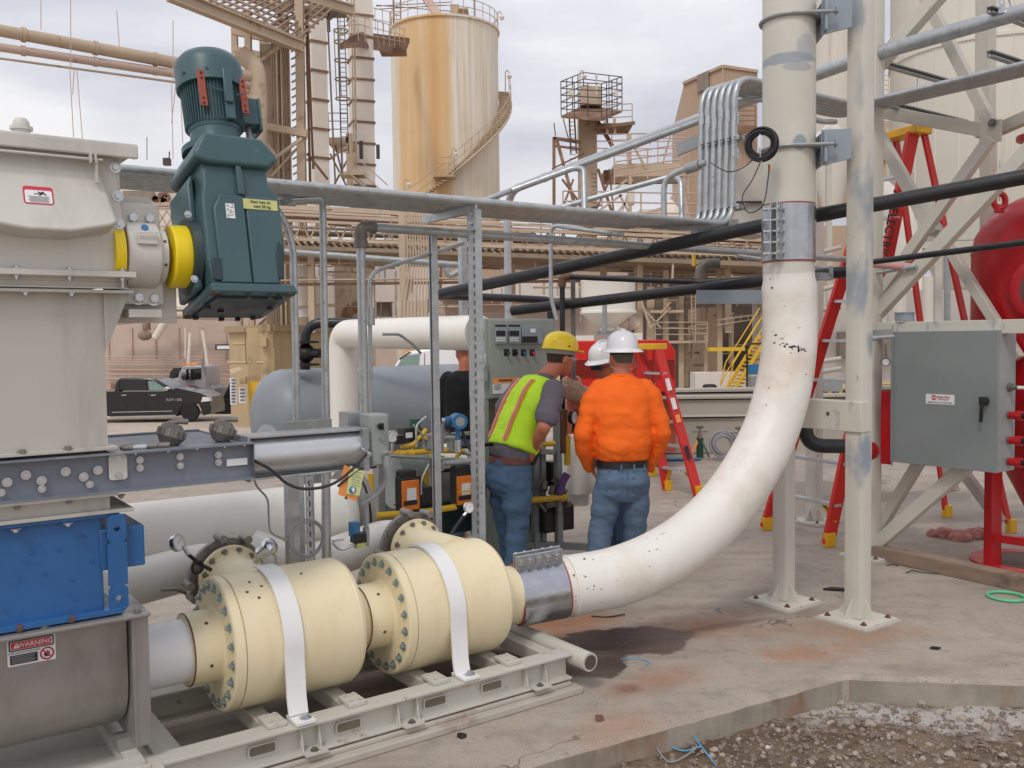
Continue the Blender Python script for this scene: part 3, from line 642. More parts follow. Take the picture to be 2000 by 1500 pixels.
sign([(-.045, -.017), (.045, -.017), (.045, .017), (-.045, .017)], 'signdark', -.026, -.026)
for k in range(5): sign([(-.04, -.0012), (.038 - .004 * (k % 3), -.0012), (.038 - .004 * (k % 3), .0012), (-.04, .0012)], 'cablegrey', -.026, -.0135 - k * .006, 1.5)
n_ = U.cross(Z); m = M(); m.torus(lo + U * .05 - Z * .022 + n_ * .003, n_, .021, .003, 28, 4); m.build('sign_mark', 'signred', lab)
sign([(-.008, -.012), (.006, -.012), (.009, 0), (.007, .011), (.004, .002), (.001, .013), (-.002, .003), (-.006, .011), (-.007, .001), (-.012, .003)], 'signdark', .05, -.022)
m = M(); m.beam(lo + U * .035 - Z * .008 + n_ * .0035, lo + U * .065 - Z * .036 + n_ * .0035, .005, .0008, n_); m.build('sign_mark', 'signred', lab)
BH = thing('blue_housing', 'blue painted steel housing between the stainless trough and the slide gate', 'housing', L(-2.5, 0, .79))
m = M(); m.box(L(-2.78, 0, .985), (1.28, .66, .35)); m.build('body', 'blue', BH, bevel=.003)
m = M(); m.box(L(-2.78, 0, .793), (1.4, .7, .014)); m.box(L(-2.78, 0, 1.166), (1.4, .7, .014)); m.box(L(-2.78, -.345, .803), (1.4, .05, .02)); m.build('flange', 'blue', BH, bevel=.002)
hp = M(); bx0, bx1, z0, z1 = -2.128, -2.06, .80, 1.168
def holed(m, c, w, h, t, r, X, Y, n=16):
    """plate with one round hole"""
    nn = X.cross(Y); vs = []
    for d in (0, t):
        for i in range(n):
            a = 2 * math.pi * i / n; ca, sa = math.cos(a), math.sin(a); k = 1 / max(abs(ca) / (w / 2), abs(sa) / (h / 2)); vs += [c + X * (ca * r) + Y * (sa * r) + nn * d, c + X * (ca * k) + Y * (sa * k) + nn * d]
    fs = []; q = 2 * n
    for i in range(n):
        j = (i + 1) % n; fs += [(2 * i, 2 * j, 2 * j + 1, 2 * i + 1), (q + 2 * i, q + 2 * i + 1, q + 2 * j + 1, q + 2 * j), (2 * i, q + 2 * i, q + 2 * j, 2 * j), (2 * i + 1, 2 * j + 1, q + 2 * j + 1, q + 2 * i + 1)]
    return m.add(vs, fs)
cx = (bx0 + bx1) / 2
for zc, hh in ((1.115, .106), (.85, .1)): holed(hp, L(cx, -.352, zc), bx1 - bx0, hh, .012, .011, U, Z)
hp.box(L(cx, -.358, .981), (bx1 - bx0, .012, .162)); hp.build('end_bar', 'blue', BH)
m = M(); m.box(L(-2.07, -.19, 1.035), (.16, .3, .155)); m.build('magnet_box', 'blue', BH, bevel=.004)
for s_ in (-2.43, -2.26): bolt(BH, L(s_, -.36, 1.158), -Z, .012, 'zinc'); bolt(BH, L(s_, -.367, .803), -V, .01, 'brown')
for s_, z_ in ((-2.29, 1.06), (-2.25, .94), (-2.2, 1.1), (-2.34, .98), (-2.38, 1.06), (-2.18, 1.0)): bolt(BH, L(s_, -.331, z_), -V, .0055, 'blue', False)
# chute pieces and housing
CH = thing('inlet_chute', 'tall plain pale grey chute standing on the slide gate', 'chute', L(-2.5, 0, 1.42))
m = M(); c0 = [(-3.3, -.33), (-2.108, -.33), (-2.108, .3), (-3.3, .3)]; m.add([L(a, b_, z) for z in (1.425, 2.0) for a, b_ in c0], [(0, 1, 5, 4), (1, 2, 6, 5), (2, 3, 7, 6), (3, 0, 4, 7)]); m.build('body', 'chute', CH, smooth=0)
m = M(); m.box(L(-2.68, -.0, 1.42), (1.2, .74, .012)); m.box(L(-2.68, -.0, 2.003), (1.34, .76, .012)); m.build('flange', 'chute', CH, bevel=.002)
m = M(); m.prism([(0, 0), (.09, 0), (0, -.22)], L(-2.108, -.33, 1.998), U, Z, .012); m.build('gusset', 'chute', CH)
for s_ in (-2.4, -2.25): bolt(CH, L(s_, -.355, 1.426), Z, .012, 'cast'); bolt(CH, L(s_ + .03, -.36, 1.997), -Z, .011)
LC = thing('lower_chute', 'short pale grey chute between the slide gate and the blue housing', 'chute', L(-2.5, 0, 1.18))
m = M(); m.add([L(a, b_, z) for z in (1.18, 1.235) for a, b_ in c0], [(0, 1, 5, 4), (1, 2, 6, 5), (2, 3, 7, 6), (3, 0, 4, 7)]); m.build('body', 'chute', LC, smooth=0)
m = M(); m.box(L(-2.68, 0, 1.181), (1.3, .72, .014)); m.build('flange', 'chute', LC, bevel=.002)
m = M(); m.box(L(-2.68, 0, 1.243), (1.2, .7, .01)); m.build('upper_flange', 'white', LC)
for s_ in (-2.42, -2.25, -2.07): bolt(LC, L(s_, -.34, 1.238), -Z, .01, 'cast', stud=True)
GT = thing('slide_gate', 'blue-grey slide gate frame with bolted channels below the tall chute', 'gate', L(-2, 0, 1.25))
m = M(); m.chan(L(-3.3, -.34, 1.328), L(-1.565, -.34, 1.328), -.045, .15, .007, Z); m.chan(L(-3.3, .34, 1.328), L(-1.565, .34, 1.328), .045, .15, .007, Z); m.box(L(-1.569, 0, 1.33), (.008, .66, .14)); m.build('frame', 'gateblue', GT)
m = M(); m.box(L(-1.83, 0, 1.392), (.52, .67, .006)); m.build('blade_cover', 'gateblue', GT)
m = M(); m.prism(rrect(.065, .095, .012), L(-2.08, -.349, 1.345), U, Z, .004); m.build('tab_plate', 'housing', GT); bolt(GT, L(-2.08, -.353, 1.375), -V, .009); bolt(GT, L(-2.08, -.353, 1.315), -V, .009)
for i, (s_, z_) in enumerate(((-2.45, 1.325), (-2.39, 1.345), (-2.34, 1.32), (-2.26, 1.345), (-2.2, 1.32), (-2.15, 1.34), (-2.0, 1.335), (-2.0, 1.365), (-1.85, 1.33), (-1.85, 1.365), (-1.7, 1.33), (-1.7, 1.36), (-2.47, 1.29), (-2.34, 1.29), (-2.18, 1.29))): bolt(GT, L(s_, -.349, z_), -V, .009 if i > 5 else .011, 'zinc')
for s_ in (-2.02, -1.9, -1.79, -1.68, -1.6):
    bolt(GT, L(s_, -.37, 1.397), -Z, .007, 'zinc', False); bolt(GT, L(s_, -.37, 1.26), -Z, .007, 'zinc', False, True)
m = M(); m.box(L(-1.625, -.3495, 1.325), (.085, .003, .028)); m.build('name_plate', 'paper', GT)
for s_, w_, c_ in ((-2.03, -.27, 'cast'), (-1.99, -.29, 'alu'), (-1.945, -.27, 'cast'), (-1.9, -.28, 'cast')):
    m = M(); m.cyl(L(s_ - .012, w_, 1.408), L(s_ + .028, w_ - .01, 1.408), .0125, n=12); m.cyl(L(s_ - .022, w_, 1.408), L(s_ - .012, w_, 1.408), .009, n=8)
    tag(m.build('cable_gland', c_), {-2.03: 'leftmost dark', -1.99: 'bright silver', -1.945: 'second dark', -1.9: 'rightmost dark'}[s_] + ' cable gland lying on top of the slide gate', 'gland', 'loose glands on the slide gate')
HS = thing('feeder_housing', 'pale grey drum feeder housing with a bulging inspection cover at the frame edge', 'housing', L(-2.6, 0, 2.01))
m = M(); m.box(L(-2.76, .0, 2.29), (1.44, .7, .5)); m.build('body', 'housing', HS, bevel=.003)
m = M(); m.prism([(-.75, 2.5), (-.05, 2.5), (-.005, 2.08), (-.75, 2.08)], L(-2.012, -.352, 0), U, Z, .012); m.build('side_flange', 'housing', HS, bevel=.002)
m = M(); m.box(L(-2.75, -.01, 2.53), (1.52, .84, .03)); m.box(L(-2.75, -.425, 2.515), (1.52, .012, .05)); m.build('lid', 'housing', HS, bevel=.006)
cv = [(-3.4, 2.49), (-2.13, 2.49), (-2.075, 2.25), (-2.1, 2.235), (-2.235, 2.205), (-2.37, 2.205), (-2.5, 2.225), (-3.4, 2.225)]
m = M(); fr = [L(a, -.366 - (2.5 - z) * .42, z) for a, z in cv]; bk = [L(a, -.352, z + (0 if z > 2.4 else -.02)) for a, z in cv]; n = len(cv)
m.add(fr + bk, [tuple(range(n))] + [(i, (i + 1) % n, n + (i + 1) % n, n + i) for i in range(n)]); m.build('inspection_cover', 'housing', HS, bevel=.012, seg=3, smooth=60)
m = M(); m.cyl(L(-3.3, -.43, 2.474), L(-2.115, -.43, 2.474), .005, n=8); m.build('hinge_rod', 'housing', HS)
m = M()
for d in (-.012, .004): m.box(L(-2.145 + d, -.437, 2.475), (.006, .035, .035))
m.box(L(-2.137, -.43, 2.43), (.01, .02, .085)); m.build('hinge_lug', 'housing', HS, bevel=.002)
for px, py in ((225, 327), (230, 383), (233, 437), (237, 513)):
    p = Wp(px, py, -.365); bolt(HS, p, -V, .013, 'zinc')
m = M(); m.box(L(-2.73, -.02, 2.066), (1.45, .78, .022)); m.build('lower_flange', 'housing', HS, bevel=.002)
m = M(); m.chan(L(-3.4, -.345, 2.035), L(-2.025, -.345, 2.035), -.02, .04, .005, Z); m.box(L(-2.05, -.37, 2.035), (.006, .04, .04)); m.build('stiffener', 'housing', HS)
for s_ in (-2.4, -2.23, -2.05): bolt(HS, L(s_, -.385, 2.078), Z, .01); bolt(HS, L(s_, -.385, 2.054), -Z, .01, stud=True)
m = M(); m.cyl(L(-2.3, .1, 2.545), L(-2.3, .1, 2.68), .032, n=24); m.lathe([(0, .034), (0, .042), (.012, .042), (.012, .03), (.03, .03), (.045, .02)], L(-2.3, .1, 2.66), Z, 24); m.build('vent_stub', 'housing', HS)
so = _hit(75, 382, V, -.415) + V * 0
sx = U; sy = Vector(fr[0] - fr[7]).normalized(); sn = sx.cross(sy)
# pictogram sticker lying in the plane of the sloping cover
pl = fr[0]; d_ = _ray(75, 382); so = CAMPOS + d_ * ((pl - CAMPOS).dot(sn) / d_.dot(sn)) + sn * .0006
m = M(); m.prism(rrect(.095, .07, .01), so, sx, sy, .001); st = m.build('safety_sticker', 'signred', HS)
sign(rrect(.085, .05, .006), 'paper', 0, -.006, .8, st, so, sx, sy)
for k in range(6): sign([(-.034 + .003 * (k % 3), -.0011), (.034 - .004 * (k % 2), -.0011), (.034 - .004 * (k % 2), .0011), (-.034 + .003 * (k % 3), .0011)], 'cablegrey', 0, -.006 - k * .0042, 1.2, st, so, sx, sy)
sign([(-.02, .004), (-.006, .005), (-.002, 0), (.004, .003), (.01, .008), (.018, .0), (.02, .003), (.011, .014), (.008, .018), (.004, .013), (-.008, .016), (-.009, .013), (.001, .008), (-.006, .008), (-.02, .007)], 'signdark', .006, -.002, 1.3, st, so, sx, sy)
m = M(); m.ball(so + sx * .0135 + sy * .013 + sn * .002, .003, 8, (1, 1, .3)); m.build('sign_mark', 'signdark', st)
# ================================================================ gear motor, bearing
GM = thing('gear_motor', 'dark green gear motor tilted on the feeder shaft, motor upright above gearbox', 'motor', L(-1.58, -.28, 1.93))
tl = R(13); GA = Z * math.cos(tl) + V * math.sin(tl); GB = V * math.cos(tl) - Z * math.sin(tl); GO = L(-1.615, -.28, 2.15); MO = L(-1.63, -.28, 2.15)
GF = Matrix((U, GB, GA)).transposed()
def G(u, b_, a): return GO + U * (u * .86) + GB * b_ + GA * (a if a < .2 else .2 + (a - .2) * .74)
KQ = .78
def gprism(m, poly, b0, b1):
    """outline in (u,a), from depth b0 to b1"""
    n = len(poly); m.add([G(u, b_, a) for b_ in (b0, b1) for u, a in poly], [(i, (i + 1) % n, n + (i + 1) % n, n + i) for i in range(n)] + [tuple(range(n))[::-1], tuple(range(n, 2 * n))]); return m
m = M()
gprism(m, [(-.15, -.17), (-.17, -.05), (-.17, .18), (-.155, .26), (-.155, .44), (.15, .44), (.155, .28), (.2, .2), (.2, -.03), (.165, -.06), (.165, -.17)], -.185, .17)
m.build('gearbox', 'motorgreen', GM, bevel=.014, seg=3, smooth=50)
m = M(); gprism(m, [(-.12, -.16), (-.125, .14), (-.09, .2), (.02, .2), (.02, -.16)], -.2, -.18); gprism(m, [(.026, -.16), (.026, .2), (.15, .2), (.19, .12), (.19, .0), (.15, -.03), (.15, -.16)], -.2, -.18)
gprism(m, [(-.005, .2), (-.005, .44), (.012, .44), (.03, .3), (.03, .2)], -.206, -.18); m.build('front_casting', 'motorgreen', GM, bevel=.008, seg=3, smooth=50)
m = M(); gprism(m, [(-.175, -.2), (-.175, -.165), (.21, -.165), (.225, -.2)], -.215, .19)
m.build('foot_frame', 'motorgreen', GM, bevel=.006, seg=3)
m = M(); m.box(G(.02, -.0, -.204), (.27, .3, .01), GF); m.build('bottom_cover', 'darkgreen', GM, bevel=.003)
for u, b_ in ((-.13, -.17), (.15, -.17), (-.13, .14), (.15, .14), (-.13, -.02), (.17, -.02), (0, .16), (.08, .16), (0, -.185), (.1, -.185), (-.05, .03)): bolt(GM, G(u, b_, -.205), -GA, .013, 'black', False)
for u, b_ in ((-.15, -.19), (.19, -.19), (-.15, .17), (.18, .17)): m = M(); m.cyl(G(u, b_, -.199), G(u, b_, -.203), .024, n=16); m.build('mount_hole', 'shade', GM)
for u0, u1, a0, a1 in ((-.155, -.1, -.15, -.06),): m = M(); gprism(m, [(u0, a0), (u1, a0), (u1, a1), (u0, a1)], -.2, -.187); m.build('recess', 'darkgreen', GM, bevel=.004)
m = M(); gprism(m, [(.14, -.14), (.17, -.14), (.185, -.02), (.165, .02), (.145, .0)], -.203, -.19); m.build('recess', 'darkgreen', GM, bevel=.004)
m = M(); gprism(m, [(-.19, .38), (-.19, .42), (-.14, .53), (.13, .53), (.195, .44), (.195, .40), (.15, .36), (-.13, .36)], -.215, .15); m.build('upper_flange', 'motorgreen', GM, bevel=.02, seg=3, smooth=50)
m = M(); m.lathe([(0, .14), (.025, .14), (.04, .105), (.08, .1), (.12, .104)], G(0, 0, .53), GA, 48); m.build('adaptor', 'motorgreen', GM)
m = M(); m.lathe([(-.004, .1), (-.004, .112), (.009, .108), (.009, .1)], G(0, 0, .565), GA, 48, R(-60), R(60)); m.build('adaptor_slot', 'black', GM)
m = M(); m.lathe([(0, .08), (.0, .104), (.02, .108), (.24, .112), (.24, .1)], G(0, 0, .66), GA, 48); m.build('motor_body', 'motorgreen', GM)
m = M()
for k in range(60):
    a = 2 * math.pi * k / 60; d = U * math.cos(a) + GB * math.sin(a); m.beam(G(0, 0, .68) + d * .108, G(0, 0, .94) + d * .113, .0028, .02, d)
m.build('cooling_fins', 'motorgreen', GM)
m = M(); m.lathe([(-.015, .134), (-.015, .137), (.075, .138), (.105, .132), (.13, .112), (.144, .08), (.147, .0)], G(0, 0, .93), GA, 48); m.build('fan_cover', 'motorgreen', GM, smooth=50)
for a in (-1.95, -2.7): d = U * math.cos(a) + GB * math.sin(a); m = M(); m.cyl(G(0, 0, .96) + d * .136, G(0, 0, .96) + d * .14, .007, n=12); m.build('cover_screw', 'darkgreen', GM)
m = M(); m.box(G(.03, -.137, .87), (.038, .012, .15), GF); m.box(G(.035, -.12, .76), (.04, .02, .12), GF); m.build('eye_rib', 'motorgreen', GM, bevel=.006)
for u, b_ in ((-.085, -.12), (.12, -.1)):
    m = M(); m.beam(G(u, b_, .74), G(u - .004, b_, .95), .03, .007, -GB); mb = m.build('lifting_bar', 'brickred', GM, bevel=.002)
    for a in (.755, .785, .9, .93): m = M(); m.cyl(G(u - .002, b_ - .004, a), G(u - .002, b_ - .0055, a), .005, n=10); m.build('bar_hole', 'black', mb)
m = M(); m.tube([G(-.06, -.125, .86), G(-.02, -.13, .84), G(.02, -.13, .84)], .003, 6); m.tube([G(.07, -.12, .83), G(.12, -.115, .85)], .003, 6); m.build('tie_wire', 'motorgreen', GM)
m = M(); m.box(G(.17, .0, .8), (.08, .09, .12), GF); m.box(G(.215, -.0, .78), (.012, .11, .15), GF); m.build('junction_box', 'motorgreen', GM, bevel=.012, seg=3)
m = M(); m.tube([G(.17, .0, .72), G(.17, -.01, .6), G(.2, -.02, .4), G(.2, -.02, .2), G(.25, .02, .1)], .013, 12, .06); m.build('flexible_conduit', 'galvdull', GM)
m = M(); m.cyl(G(.2, -.06, .07), G(.235, -.06, .07), .03, n=16); m.cyl(G(.235, -.06, .07), G(.25, -.06, .07), .018, n=6); m.build('oil_plug', 'motorgreen', GM)
m = M(); m.box(G(-.05, -.2015, .13), (.034, .003, .06), GF); q = m.build('data_label', 'paper', GM)
rn = random.Random(3); m = M()
for i in range(4):
    for j in range(10):
        if rn.random() < .6: m.box(G(-.062 + i * .008, -.2036, .105 + j * .0055), (.006, .0006, .003), GF)
m.build('print', 'cablegrey', q)
m = M(); m.box(G(.095, -.2015, .165), (.14, .002, .042), GF); q = m.build('masking_tape', 'tape', GM)
text('Gear box ok', .016, G(.095, -.204, .175), U, GA, 'signdark', q); text('vent 20 kg', .017, G(.1, -.204, .156), U, GA, 'signdark', q)
# hub side
m = M(); m.lathe([(-.03, .1), (-.03, .15), (.0, .16), (.02, .1)], G(-.17, 0, 0) - U * .0, U, 32); m.build('output_housing', 'darkgreen', GM)
m = M(); gprism(m, [(-.2, -.16), (-.2, .3), (-.165, .36), (-.165, -.16)], -.1, .15); m.build('side_casting', 'motorgreen', GM, bevel=.012, seg=3)
m = M(); m.lathe([(0, .118), (.008, .124), (.095, .124), (.1, .118), (.1, .09)], G(-.28, 0, 0) - U * .0, U, 48); m.build('shaft_cover', 'yellow', GM, smooth=30)
for a in (.135, -.125): bolt(GM, G(-.212, -.12, a), -GB, .009, 'zinc')
BE = thing('pillow_bearing', 'light grey pillow block bearing with blue badge between feeder and gear motor', 'bearing', L(-1.95, -.2, 2.0))
bc = MO - U * .235
m = M(); m.lathe([(-.16, .1), (-.16, .122), (-.155, .127), (-.045, .127), (-.04, .122), (-.035, .105), (-.012, .105), (-.012, .09)], bc, U, 48); m.build('bearing_ring', 'housing', BE, smooth=35)
m = M(); m.lathe([(-.205, .1), (-.205, .118), (-.168, .118), (-.168, .1)], bc, U, 48); m.build('yellow_seal', 'yellow', BE)
m = M(); m.prism([(-.18, -.19), (-.01, -.19), (-.01, -.1), (-.015, .1), (-.02, .2), (-.165, .2), (-.18, .1)], bc + V * .02, U, Z, .03); m.build('base_casting', 'housing', BE, bevel=.008, seg=3)
m = M(); m.prism([(-.22, -.26), (.05, -.26), (.05, -.1), (.0, .1), (-.04, .23), (-.22, .23)], bc + V * .06, U, Z, .02); m.build('mounting_plate', 'housing', BE, bevel=.002)
for px, py in ((259, 425), (291, 427), (270, 581), (300, 583)): bolt(BE, _hit(px, py, V, -.285), -V, .0185, 'zinc')
m = M(); m.box(bc - U * .095 - V * .128 + Z * .055, (.075, .016, .05)); m.build('raised_pad', 'housing', BE, bevel=.004)
m = M(); m.lathe([(0, .014), (.002, .014)], bc - U * .1 - V * .127 * .82 + Z * .095 - V * .004, -V + Z * .6, 20); m.build('badge', 'signblue', BE)
text('DODGE', .018, bc - U * .095 - V * .1365 + Z * .055, U, Z, 'chute', BE, bold=.0005)
m = M(); m.box(bc - U * .095 + V * 0 - Z * .225, (.12, .12, .03)); m.build('sole_plate', 'housing', BE)
for a in (.06, -.05): m = M(); d = -V * math.cos(a * 8) + Z * math.sin(a * 8); m.cyl(bc - U * .024 + d * .105, bc - U * .024 + d * .107, .006, n=10); m.build('grub_screw', 'shade', BE)
# ================================================================ actuator and its control box
AC = thing('gate_actuator', 'silver round pneumatic cylinder between tie plates at the end of the slide gate', 'actuator', L(-1.3, -.2, 1.22))
m = M(); m.cyl(L(-1.55, -.22, 1.325), L(-1.04, -.22, 1.325), .082, n=40); m.build('cylinder_tube', 'alu', AC)
m = M(); m.box(L(-1.3, -.22, 1.413), (.53, .13, .012)); m.box(L(-1.3, -.22, 1.236), (.53, .13, .008)); m.build('tie_plate', 'galv', AC, bevel=.002)
m = M(); m.box(L(-1.56, -.22, 1.325), (.012, .19, .19)); m.box(L(-1.025, -.22, 1.325), (.03, .19, .19)); m.build('end_cap', 'galvdull', AC, bevel=.003, each=True)
m = M(); m.cyl(L(-1.04, -.318, 1.33), L(-1.04, -.35, 1.32), .014, n=12); m.cyl(L(-1.04, -.35, 1.32), L(-1.04, -.37, 1.305), .011, n=10); m.build('air_fitting', 'zinc', AC)
CB = thing('valve_control_box', 'small grey control box with black knob beside the silver cylinder', 'control box', L(-.96, -.25, 1.24))
m = M(); m.box(L(-.955, -.25, 1.36), (.095, .11, .235)); m.build('enclosure', 'cabinet', CB, bevel=.005)
m = M(); m.box(L(-.96, -.31, 1.362), (.075, .012, .22)); m.build('cover', 'cabinet', CB, bevel=.003)
m = M(); m.cyl(L(-.96, -.316, 1.425), L(-.96, -.335, 1.425), .014, n=14); m.box(L(-.96, -.34, 1.425), (.012, .02, .03)); m.build('selector_knob', 'black', CB, bevel=.002)
m = M(); m.cyl(L(-.95, -.316, 1.37), L(-.95, -.33, 1.37), .012, n=14); m.cyl(L(-.935, -.31, 1.3), L(-.935, -.33, 1.29), .02, n=14); m.cyl(L(-.935, -.33, 1.29), L(-.935, -.33, 1.24), .017, n=14); m.build('gland', 'galvdull', CB)
m = M(); m.box(L(-1.0, -.1, 1.43), (.07, .1, .1)); m.build('backing_box', 'galv', CB)
def cable(pts, r, mt, label, cat='cable', name='cable', group=None):
    """smooth cable through the given points"""
    q = [Vector(p) for p in pts]; out = []
    e = [q[0] * 2 - q[1]] + q + [q[-1] * 2 - q[-2]]
    for i in range(1, len(e) - 2):
        for j in range(8):
            t = j / 8; a, b_, c_, d = e[i - 1], e[i], e[i + 1], e[i + 2]
            out.append(.5 * ((2 * b_) + (c_ - a) * t + (2 * a - 5 * b_ + 4 * c_ - d) * t * t + (3 * b_ - a - 3 * c_ + d) * t ** 3))
    out.append(q[-1]); m = M(); m.tube(out, r, 8); return tag(m.build(name, mt), label, cat, group)
W3 = lambda pts, w: [Wp(x, y, w) for x, y in pts]
cable(W3([(497, 900), (530, 918), (562, 945), (600, 955), (650, 945), (690, 915), (722, 880)], -.36), .0065, 'cable', 'black cable sagging below the silver gate actuator', name='black_cable')
cable(W3([(690, 925), (660, 950), (700, 918), (735, 912)], -.3), .006, 'cable', 'short black cable end tucked behind the hanging tags', name='black_cable')
cable(W3([(742, 900), (752, 935), (735, 965), (705, 985)], -.25), .014, 'cablegrey', 'thick grey flexible hose curving down from the control box', 'hose', 'flexible_hose')
cable(W3([(493, 925), (502, 950), (522, 975), (525, 1010), (530, 1040), (560, 1055)], -.1), .0045, 'cablegrey', 'thin grey cable hanging from the slide gate past the white header', name='grey_cable')
# tags
TG = thing('warning_tags', 'green and orange paper warning tags hanging by the actuator', 'tag', Wp(690, 985, -.3))
def quadp(m, pts, w): n = len(pts); m.add([Wp(x, y, w) for x, y in pts] + [Wp(x, y, w + .0015) for x, y in pts], [tuple(range(n)), tuple(range(n, 2 * n))[::-1]] + [(i, (i + 1) % n, n + (i + 1) % n, n + i) for i in range(n)])
m = M(); quadp(m, [(672, 908), (692, 916), (700, 968), (696, 979), (660, 966)], -.3); m.build('orange_tag', 'paperorange', TG, smooth=0)
m = M(); quadp(m, [(684, 909), (711, 922), (702, 969), (676, 964)], -.305); q = m.build('green_tag', 'papergreen', TG, smooth=0)
m = M(); c_ = Wp(689, 957, -.307); m.cyl(c_, c_ - V * .001, .017, n=20); m.build('round_mark', 'signblue', q)
m = M(); quadp(m, [(686, 955), (691, 950), (694, 957), (690, 963)], -.3085); m.build('mark', 'paper', q, smooth=0)
m = M(); quadp(m, [(672, 974), (679, 976), (677, 968)], -.302); m.build('mark', 'signdark', TG, smooth=0)
for k in range(6): m = M(); quadp(m, [(687, 920 + k * 5), (706 - k % 2 * 3, 924 + k * 5), (706 - k % 2 * 3, 925.2 + k * 5), (687, 921.2 + k * 5)], -.3065); m.build('print', 'cablegrey', q, smooth=0)
# loose explosion-proof fittings on the gate
def fitting(px, py, r, lab):
    c_ = Wp(px, py, -.2); c_.z = 1.396 + r * .82; T = thing('conduit_fitting', lab, 'fitting', c_ - Z * r * .8, 'loose conduit fittings on the slide gate')
    ax = (Z * .85 + U * .3).normalized(); m = M(); m.lathe([(-r * .9, r * .3), (-r * .8, r * .6), (-r * .2, r), (r * .35, r * .98), (r * .5, r * .8), (r * .8, r * .5), (r * .8, 0)], c_, ax, 24); m.build('dome', 'iron', T)
    m = M()
    for k in range(14): a = 2 * math.pi * k / 14; x, y = m.frame(ax); d = x * math.cos(a) + y * math.sin(a); m.beam(c_ + d * r * .99 - ax * r * .15, c_ + d * r * .99 + ax * r * .35, .007, .008, d)
    m.build('ribs', 'cast', T); m = M(); m.tube([c_ + ax * r * .7 - U * r * .8, c_ + ax * r * 1.0, c_ + ax * r * .9 + U * r * .9], r * .22, 10, .02); m.build('hub', 'cast', T); return T
fitting(335, 856, .055, 'dark ribbed conduit fitting lying alone on the slide gate'); fitting(435, 853, .053, 'silver ribbed conduit fitting on the slide gate near the grey tank')
# ================================================================ gauges
def gauge(c_, ax, r, stem, lab, body='chrome', grp=None):
    T = thing('pressure_gauge', lab, 'gauge', c_ - Z * r, grp); ax = Vector(ax).normalized()
    m = M(); m.lathe([(-r * .45, r * .7), (-r * .45, r * .95), (r * .1, r), (r * .16, r), (r * .16, r * .86), (r * .06, r * .86)], c_, ax, 32); m.build('case', body, T)
    m = M(); m.cyl(c_ + ax * r * .05, c_ + ax * r * .07, r * .86, n=32); f = m.build('dial', 'paper', T)
    x, y = m.frame(ax); m = M()
    for k in range(11): a = R(225 - 27 * k); d = x * math.cos(a) + y * math.sin(a); m.beam(c_ + ax * r * .075 + d * r * .6, c_ + ax * r * .075 + d * r * .75, r * .035, r * .01, ax)
    d = x * .8 + y * .5; m.beam(c_ + ax * r * .09 - d * r * .2, c_ + ax * r * .09 + d * r * .6, r * .05, r * .01, ax); m.build('needle', 'signdark', f)
    pts, sr, mt = stem; m = M(); m.tube(pts, sr, 10, .02); m.build('stem', mt, T); return T
g1 = Wp(348, 1060, .02); g1b = Wp(368, 1083, .02)
T = gauge(g1, -V * .75 + U * .55 + Z * .3, .038, ([g1 - Z * .02 + U * .02, g1b], .009, 'zinc'), 'round steel pressure gauge on a coiled black pigtail by the nearer canister')
m = M(); m.tube([g1b, Wp(388, 1100, .03), Wp(412, 1113, .05)], .0085, 10); m.torus(Wp(386, 1108, .0), -V * .9 + U * .3, .026, .007, 24, 8); m.build('pigtail', 'rubber', T)
g2 = Wp(916, 991, .22); g2b = Wp(905, 1008, .22)
T = gauge(g2, -V + U * .1 + Z * .1, .031, ([g2 - Z * .02 - U * .01, g2b], .008, 'zinc'), 'small white-faced pressure gauge on a slanting black stem above the farther canister')
m = M(); m.tube([g2b, Wp(890, 1030, .2), Wp(872, 1056, .16)], .0095, 10); m.build('pigtail', 'rubber', T)
c_ = Wp(520, 1072, .12); T = thing('temperature_head', 'silver probe head angled on the rear port of the nearer canister', 'probe', c_ - Z * .03)
m = M(); ax = (U * .5 + Z * .5 - V * .5).normalized(); m.lathe([(-.05, .0), (-.04, .03), (0, .036), (.012, .042), (.03, .042), (.045, .03), (.05, 0)], c_, ax, 24); m.build('head', 'chrome', T)
m = M(); m.tube([c_ - ax * .04, Wp(505, 1090, .15), Wp(492, 1104, .2)], .011, 8); m.tube([c_ + U * .02, c_ + U * .05 - Z * .04, c_ + U * .05 - Z * .09], .012, 8); m.build('neck', 'zinc', T)
# ================================================================ white process pipes
m = M(); m.cyl(L(-3.6, 1.05, .77), L(-.56, 1.05, .77), .2, n=48); m.cyl(L(-.56, 1.05, .77), L(-.5, 1.05, .77), .215, .2, n=48); HP = m.build('header_pipe', 'pipeivory'); tag(HP, 'large horizontal white header pipe low behind the cream canisters', 'pipe')
m = M(); m.lathe([(0, .1), (0, .27), (.03, .27), (.03, .1)], L(-.5, 1.05, .77), U, 40); m.lathe([(.045, .1), (.045, .27), (.075, .27), (.075, .1)], L(-.5, 1.05, .77), U, 40); q = m.build('header_flange', 'cast'); tag(q, 'pair of grey bolted flanges closing the white header pipe', 'flange')
m = M(); m.tube([pc1(.5), pc1(.78), L(-1.85, .8, .6), L(-2.6, .8, .6)], .115, 32, .2); m.build('branch', 'pipewhite', None); tag(COL.objects[-1], 'white branch pipe bending from the nearer canister behind the blue housing', 'pipe')
m = M(); m.tube([pc2(.5), pc2(.75), L(-.95, .72, .56), L(-1.15, .88, .68)], .112, 32, .16); o = m.build('branch_pipe', 'pipewhite'); tag(o, 'white branch pipe zigzagging from header to the farther canister', 'pipe')
b_ = [x for x in COL.objects if x.name == 'branch'][0]; OFF.pop('branch'); b_.name = 'branch_pipe.001'; b_['group'] = o['group'] = 'white branch pipes to the canisters'
